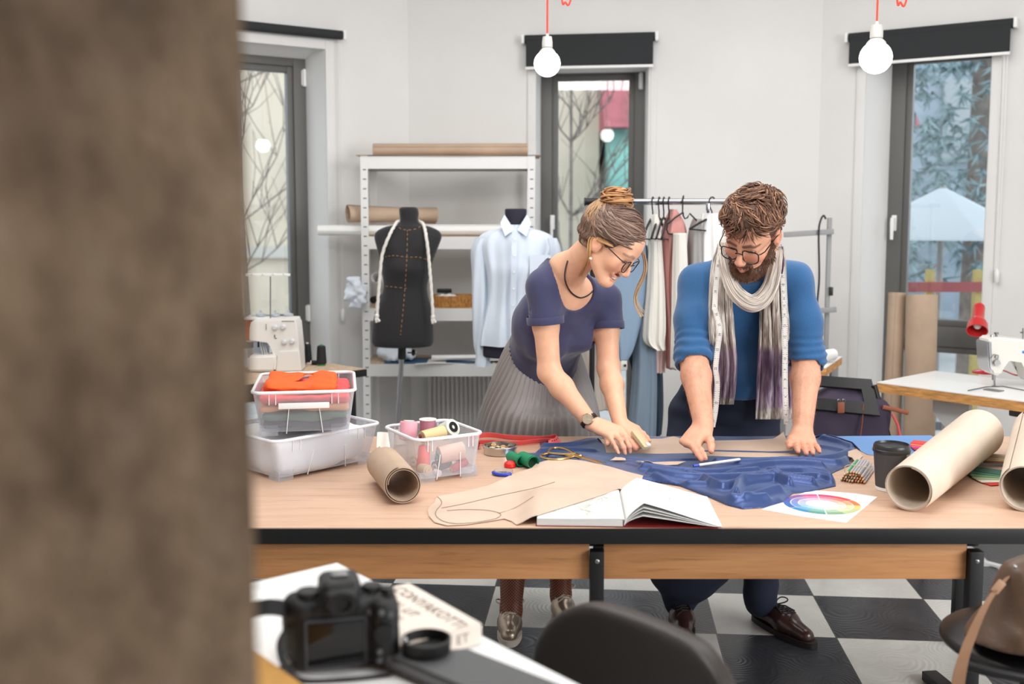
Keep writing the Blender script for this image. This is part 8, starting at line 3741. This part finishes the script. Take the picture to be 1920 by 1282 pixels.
# book with lettering
bo = thing('book', 'thick pale book with dark lettering lying beside the camera on the desk', 'book', fp(.2, .05))
b0, b1 = onz(767, 1092, FZ + .030), onz(903, 1168, FZ + .030)
bu = (b1 - b0).normalized()
bv = Vector((bu.y, -bu.x, 0))
if bv.x > 0:
    bv = -bv
BL_ = (b1 - b0).length
BW_ = .15
M_COVER = mat('cream_cover', (226, 214, 202), .6)


def bk_(u, v, z):
    return Vector((b0.x, b0.y, FZ)) + bu * (BL_ * u) + bv * (BW_ * v) + Vector((0, 0, z))


bm = B()
prism(bm, [bk_(0.02, .02, .003), bk_(.98, .02, .003), bk_(.98, .98, .003), bk_(0.02, .98, .003)], (0, 0, .024))
obj('page_block', bm, M_PAGEEDGE, bo, smooth=False)
bm = B()
for z in (.0006, .027):
    prism(bm, [bk_(0, 0, z), bk_(1, 0, z), bk_(1, 1, z), bk_(0, 1, z)], (0, 0, .003))
prism(bm, [bk_(1, 0, .0006), bk_(1.015, .02, .0006), bk_(1.015, .98, .0006), bk_(1, 1, .0006)], (0, 0, .0294))
bmesh.ops.bevel(bm, geom=bm.edges[:], offset=.001, segments=2, affect='EDGES', clamp_overlap=True)
obj('cover', bm, M_COVER, bo, auto=40)
bm = B()
M_LETTER = mat('brown_lettering', (92, 80, 70), .7)
Mx = lambda u, v: basis(bu, Vector((0, 0, 1)).cross(bu), (0, 0, 1), bk_(u, v, .0304))
text_mesh(bm, 'CONYAKOTTI', Mx(.52, .20), .030, .0001)
text_mesh(bm, 'EAN  LIT', Mx(.40, .42), .024, .0001)
text_mesh(bm, 'TYZN  KE', Mx(.38, .62), .024, .0001)
text_mesh(bm, 'EO  ZIN', Mx(.36, .80), .022, .0001)
sd = bk_(1.0152, .5, .016)
text_mesh(bm, 'IAS  ET', basis(bv * -1 if (bv * -1).cross(Vector((0, 0, 1))).dot(bu) > 0 else bv, (0, 0, 1), bu, bk_(1.0155, .36, .015)), .020, .0001)
obj('lettering', bm, M_LETTER, bo, smooth=False)

# papers and a boxed pad at the pillar
bm = B()
grid(bm, lambda u, v: fp(.06 + .30 * u, .17 + .2 * v, .003 + .028 * math.sin(v * PI * .9) * (1 - .4 * u) ** 2), 20, 20, .0008)
tag(obj('paper_sheet', bm, mat('bright_paper', (244, 243, 241), .6)), 'curling white sheet beside the camera on the desk', 'paper')
pb0 = fp(.28, .385)
bm = B()
prism(bm, [fp(.22, .325, .0405), fp(.62, .325, .0405), fp(.62, .418, .0405), fp(.22, .418, .0405)], (0, 0, -.04))
pd2 = thing('wooden_tray', 'ochre wooden tray at the pillar edge of the desk', 'tray', fp(.4, .36))
obj('tray_body', bm, mat('ochre_wood', (176, 128, 54), .55, var=.1, vscale=12), pd2, smooth=False)

# the camera
CYc = 1.42
cc0 = at(645, 1262, CYc)
cc0.z = FZ
th_ = math.radians(14)
cx_ = Vector((math.cos(th_), math.sin(th_), 0))
cy_ = Vector((-math.sin(th_), math.cos(th_), 0))
tl = math.radians(-2)
cm = thing('camera', 'black camera seen from the back on the foreground desk', 'camera', cc0)
Rc = np.stack([V3(cx_), V3(cy_), np.array((0, 0, 1.0))], 1)
O = V3(cc0)
cq = lambda x, y, z: O + Rc @ np.array((x, y, z))
CF = Field()
CF.add(rbox(cq(0, .005, .050), (.068, .026, .049), .014, Rc), .01)
CF.add(rbox(cq(.056, -.004, .050), (.018, .036, .048), .015, Rc), .012)
CF.add(rbox(cq(-.004, .006, .106), (.028, .030, .020), .012, Rc), .016)
CF.add(rbox(cq(-.004, -.024, .100), (.021, .010, .014), .006, Rc), .006)
CF.add(rc(cq(-.062, .01, .03), cq(-.062, .01, .085), .020), .012)
CF.cut(rbox(cq(-.012, -.028, .042), (.040, .006, .031), .003, Rc), .002)
CF.disp = lambda P: .0006 * vnoise(P * 200, 3)
V, Q = CF.mesh(O - np.array((.12, .12, .01)), O + np.array((.12, .12, .15)), .0032)
V[:, 2] = np.maximum(V[:, 2], FZ + .0008)
M_CAM = mat('camera_black', (24, 24, 25), .45, bump=.3, bscale=700)
np_obj('camera_body', V, Q, M_CAM, cm)
MC = basis(cx_, cy_, (0, 0, 1))
bm = B()
box(bm, cq(-.012, -.0225, .042), (.076, .004, .058), M=MC, bev=.001)
obj('screen', bm, mat('dark_glossy_screen', (10, 11, 13), .08), cm, auto=30)
bm = B()
for s_, e_ in (((-.052, .042), (.003, .062)), ((.028, .042), (.003, .062)), ((-.012, .074), (.082, .003)), ((-.012, .010), (.082, .003))):
    box(bm, cq(s_[0], -.0235, s_[1]), (e_[0], .004, e_[1]), M=MC, bev=.001)
obj('screen_frame', bm, mat('grey_bezel', (70, 70, 74), .35), cm, auto=30)
bm = B()
lathe(bm, [(.015, 0), (.017, .003), (.016, .008), (.010, .008), (.008, .004), (.0, .004)], Vector(tuple(cq(-.004, -.032, .100))), cy_ * -1, 28, cap=False, sx=1.25)
obj('eyepiece', bm, mat('eyecup_rubber', (16, 16, 17), .7), cm)
for x, z in ((.045, .030), (.045, .018), (.058, .018), (.034, .080), (.048, .084), (.060, .080)):
    bm = B()
    lathe(bm, [(.0042, 0), (.0042, .003), (.003, .0042)], Vector(tuple(cq(x, -.0205 - (.017 if x > .04 else 0), z))), cy_ * -1, 16)
    obj('button', bm, mat('grey_button', (88, 88, 92), .3), cm)
bm = B()
lathe(bm, [(.011, 0), (.0125, .002), (.0125, .005), (.006, .006)], Vector(tuple(cq(.050, -.040, .055))), cy_ * -1, 24)
obj('control_pad', bm, mat('eyecup_rubber', (16, 16, 17), .7), cm)
for x, y, r in ((-.046, .004, .017), (.040, .006, .014), (.060, -.012, .009)):
    bm = B()
    lathe(bm, [(r, 0), (r, .009), (r * .9, .011), (r * .5, .0115)], Vector(tuple(cq(x, y, .098))), (0, 0, 1), 28)
    obj('dial', bm, M_CAM, cm)
bm = B()
box(bm, cq(-.004, .004, .128), (.022, .02, .004), M=MC, bev=.001)
obj('hot_shoe', bm, M_STEEL, cm, auto=30)
bm = B()
lathe(bm, [(.034, 0), (.036, .01), (.036, .03), (.038, .035), (.038, .060), (.033, .062), (.030, .055), (.0, .05)], Vector(tuple(cq(-.006, .030, .050))), cy_, 36, cap=False)
obj('lens', bm, M_CAM, cm)
bm = B()
st = spline([Vector(tuple(cq(-.072, .0, .085))), Vector(tuple(cq(-.105, -.01, .095))), Vector(tuple(cq(-.15, .0, .080))), Vector(tuple(cq(-.18, .04, .045))), Vector(tuple(cq(-.175, .08, .008)))], 40)
grid(bm, lambda u, v: st[int(u * 39)] + Vector((0, .5, .85)) * ((v - .5) * .022), 40, 3, .0016)
bm2 = spline([Vector(tuple(cq(-.070, .0, .07))), Vector(tuple(cq(-.086, -.02, .05))), Vector(tuple(cq(-.080, -.03, .02))), Vector(tuple(cq(-.06, -.045, .004))), Vector(tuple(cq(.0, -.055, .003))), Vector(tuple(cq(.06, -.055, .004)))], 40)
grid(bm, lambda u, v: bm2[int(u * 39)] + Vector((.6, .6, .2)) * ((v - .5) * .012), 40, 3, .0014)
obj('strap', bm, mat('black_strap', (22, 22, 23), .75), cm, auto=60)

# grey laptop sleeve and a lens cap in front
lz = .022
bm = B()
L0, L1, L2, L3 = onz(700, 1222, FZ + lz), onz(880, 1212, FZ + lz), onz(1110, 1300, FZ + lz), onz(560, 1330, FZ + lz)
L2 = L1 + (L2 - L1).normalized() * .34
L3 = L0 + (L2 - L1)
prism(bm, [Vector((p.x, p.y, FZ + .0008)) for p in (L0, L1, L2, L3)], (0, 0, lz))
bmesh.ops.bevel(bm, geom=bm.edges[:], offset=.008, segments=3, affect='EDGES', clamp_overlap=True)
tag(obj('laptop_sleeve', bm, mat('charcoal_sleeve', (84, 85, 86), .6, bump=.1, bscale=400), auto=50), 'charcoal grey sleeve lying in front of the camera and the book', 'sleeve')
lc_ = onz(800, 1222, FZ + lz + .001)
ct = thing('lens_hood', 'black round lens hood on the charcoal sleeve beside the book', 'lens hood', lc_)
bm = B()
lathe(bm, [(.030, .0006), (.033, .004), (.034, .020), (.031, .021), (.030, .006), (.0, .005)], lc_, (0, 0, 1), 36, cap=False)
obj('hood_ring', bm, M_CAM, ct)
bm = B()
sphere(bm, lc_ + Vector((-.028, -.014, .0225)), .004, 12, 8)
obj('silver_stud', bm, M_CHROME, ct)

# chair with its back to the camera
M_DARKLEATHER = mat('dark_brown_leather_chair', (46, 39, 35), .4, bump=.15, bscale=200)
q0 = at(1065, 1150, 1.72)
q1 = at(1345, 1272, 1.48)
cu = Vector(((q1 - q0).x, (q1 - q0).y, 0)).normalized()
cn = Vector((cu.y, -cu.x, 0))
if cn.y > 0:
    cn = -cn
kc = thing('chair', 'dark leather chair tucked to the foreground desk, back to the camera', 'chair', (q0.x + .12, q0.y - .12, 0))
CBW = .43
ztop = .872
mid = Vector((q0.x, q0.y, 0)) + cu * .165
Rk = np.stack([V3(cu), V3(-cn), np.array((0, 0, 1.0))], 1)
def kchair(P):
    q = (P - V3(mid + Vector((0, 0, ztop - .19)))) @ Rk
    y = q[:, 1] + .9 * (q[:, 0] ** 2) * 1.0 - .02
    r = np.linalg.norm(np.maximum(np.stack([np.abs(q[:, 0]) - (CBW / 2 - .13), np.abs(q[:, 2]) - (.19 - .13)], 1), 0), axis=1) - .13 + .012
    return np.sqrt(np.maximum(r, 0) ** 2 + np.maximum(np.abs(y) - .010, 0) ** 2) + np.minimum(np.maximum(r, np.abs(y) - .010), 0) - .012


KF = Field().add(kchair, .01)
V, Q = KF.mesh(V3(mid) + np.array((-.3, -.3, ztop - .42)), V3(mid) + np.array((.3, .3, ztop + .05)), .007)
np_obj('backrest', V, Q, M_DARKLEATHER, kc)
sc0 = mid + cn * .24
bm = B()
box(bm, (sc0.x, sc0.y, .455), (.42, .42, .05), M=basis(cu, -cn, (0, 0, 1)), bev=.02, seg=3)
obj('seat', bm, M_DARKLEATHER, kc, auto=50)
for a_, b_ in ((-.18, .05), (.18, .05), (-.18, .40), (.18, .40)):
    q_ = mid + cu * a_ + cn * b_
    bm = B()
    cyl(bm, (q_.x, q_.y, 0), (q_.x, q_.y, .43), .013)
    obj('leg', bm, M_BLACKMETAL, kc)
for a_ in (-.15, .15):
    bm = B()
    q_ = mid + cu * a_
    tube(bm, [Vector((q_.x, q_.y, .44)) + cn * .05, Vector((q_.x, q_.y, .50)) + cn * .012, Vector((q_.x, q_.y, .60)) + cn * .008], .011, 10)
    obj('back_support', bm, M_BLACKMETAL, kc)

# stool and the leather bag at the right
SX, SY = 1.115, 2.2
stl = thing('stool', 'black low stool under the brown leather bag at the right', 'stool', (SX, SY, 0))
bm = B()
sphere(bm, (SX, SY, .59), (.19, .19, .04), 40, 20)
obj('seat', bm, mat('black_vinyl', (20, 19, 20), .35), stl)
bm = B()
cyl(bm, (SX, SY, .06), (SX, SY, .56), .025)
obj('column', bm, M_BLACKMETAL, stl)
for k in range(5):
    a_ = 2 * PI * k / 5 + 2.45
    bm = B()
    d_ = Vector((math.cos(a_), math.sin(a_), 0))
    box(bm, Vector((SX, SY, .045)) + d_ * .14, (.28, .045, .030), M=basis(d_, Vector((-d_.y, d_.x, 0)), (0, 0, 1)), bev=.006)
    obj('foot', bm, M_BLACKMETAL, stl, auto=40)
    bm = B()
    sphere(bm, Vector((SX, SY, .016)) + d_ * .265, .016, 14, 10)
    obj('caster', bm, M_BLACKPLASTIC, stl)

M_BROWN = mat('taupe_leather', (92, 70, 54), .42, var=.06, vscale=14, bump=.15, bscale=220)
lb_ = thing('leather_bag', 'large taupe leather bag with a shoulder strap on the black stool', 'bag', (1.12, 2.15, .63))
BYb = 2.12


def bgp(px, py, dy=0.0):
    return at(px, py, BYb + dy)


BF = Field()
BF.add(rc(bgp(1930, 1070), bgp(1912, 1084), .032, .042), .03)
BF.add(rc(bgp(1940, 1110), bgp(1928, 1180), .062, .080), .05)
BF.add(rc(bgp(1940, 1180), bgp(1915, 1225), .096, .108), .05)
BF.add(rc(bgp(1856, 1236, -.02), bgp(1990, 1236, -.02), .036, .05), .05)
BF.disp = lambda P: .009 * vnoise(P * np.array((11, 11, 7)), 3) + .004 * vnoise(P * 30, 5)
BF.cut(lambda P: P[:, 2] - .632, .004)
V, Q = BF.mesh((.84, 1.92, .60), (1.36, 2.36, .92), .0068)
np_obj('bag_body', V, Q, M_BROWN, lb_)
bm = B()
sp0 = spline([bgp(1889, 1082, -.03), bgp(1868, 1105, -.07), bgp(1845, 1140, -.10), bgp(1822, 1190, -.13), bgp(1803, 1245, -.16), bgp(1794, 1300, -.17)], 50)
sid = Vector((.9, .1, .42)).normalized()
grid(bm, lambda u, v: sp0[int(u * 49)] + sid * ((v - .5) * (.010 + .020 * min(1, u * 1.6))), 50, 4, .003)
obj('shoulder_strap', bm, mat('tan_strap', (134, 98, 70), .5), lb_, auto=60)
bm = B()
m_ = bgp(1872, 1100, -.072)
box(bm, m_, (.016, .006, .028), M=Matrix.Rotation(.65, 4, 'Y'), bev=.002)
obj('strap_loop', bm, mat('tan_loop', (176, 138, 110), .5), lb_, auto=40)
bm = B()
sphere(bm, bgp(1903, 1062, -.045), .004, 12, 8)
obj('rivet', bm, M_CHROME, lb_)
bm = B()
tube(bm, [bgp(1812, 1248, -.10), bgp(1860, 1260, -.115), bgp(1930, 1272, -.12)], .010, 10)
obj('bottom_piping', bm, mat('black_vinyl', (20, 19, 20), .35), lb_)

# grey sill of the floor platform seen past the right table leg
bm = B()
a_, b_ = onz(1848, 1052, .012), onz(1935, 1075, .012)
d_ = (b_ - a_).normalized()
box(bm, (a_ + b_) / 2 + d_ * .15 + Vector((0, 0, -.0055)), ((b_ - a_).length + .4, .03, .012), M=basis(d_, Vector((-d_.y, d_.x, 0)), (0, 0, 1)), bev=.002)
obj('foot_rail', bm, M_WHITEMETAL, SEW_T, auto=30)

# ================================================================ pendant bulbs
def glow_mat():
    N = NT('opal_glass_glow')
    e = N.n('ShaderNodeEmission')
    e.inputs['Color'].default_value = (1.0, 0.97, 0.92, 1)
    e.inputs['Strength'].default_value = 12.0
    N.l(e.outputs[0], N.t.nodes['Material Output'].inputs['Surface'])
    return N.m


M_GLOW = glow_mat()
M_REDCORD = mat('red_fabric_cord', (222, 68, 48), .6)
M_PORC = mat('white_porcelain', (196, 194, 190), .3)


def pendant(label, c, r, loop_dx):
    t = thing('pendant_lamp', label, 'lamp', (c.x, c.y, 3.31))
    top = c.z + r
    bm = B()
    sphere(bm, c, r, 40, 24)
    obj('bulb', bm, M_GLOW, t)
    bm = B()
    lathe(bm, [(r * .60, top - r * .28), (r * .60, top - r * .10), (r * .50, top + r * .02), (r * .34, top + r * .18), (r * .40, top + r * .20), (r * .40, top + r * .62), (r * .34, top + r * 1.0), (r * .12, top + r * 1.04), (r * .10, top + r * 1.22), (.004, top + r * 1.24)], (c.x, c.y, 0), (0, 0, 1), 28)
    obj('socket', bm, M_PORC, t)
    bm = B()
    tube(bm, [Vector((c.x, c.y, top + r * 1.2)), Vector((c.x + .001, c.y, 2.9)), Vector((c.x, c.y, 3.30))], .0042, 8)
    z1 = EYE + 385 / FPX * c.y
    lp_ = spline([Vector((c.x, c.y, 3.30)), Vector((c.x + .02, c.y, 2.95)), Vector((c.x + loop_dx - .018, c.y, z1 + .05)), Vector((c.x + loop_dx, c.y, z1)), Vector((c.x + loop_dx + .03, c.y, z1 + .045)), Vector((c.x + loop_dx + .10, c.y, 2.95)), Vector((c.x + .2, c.y, 3.30))], 50)
    tube(bm, lp_, .0042, 8)
    obj('cord', bm, M_REDCORD, t)
    bm = B()
    lathe(bm, [(.05, 0), (.05, .012), (.02, .02)], (c.x, c.y, 3.29), (0, 0, 1), 24)
    obj('ceiling_rose', bm, M_PORC, t)
    return t


pendant('glowing globe bulb on a red cord above the middle window', at(1026, 119, 4.6), .0555, .075)
pendant('glowing globe bulb on a red cord before the right window', at(1642, 108, 4.3), .063, .09)
pendant('glowing globe bulb on a red cord, seen only mirrored in the window panes', Vector((-.9, .1, 2.2)), .062, .08)
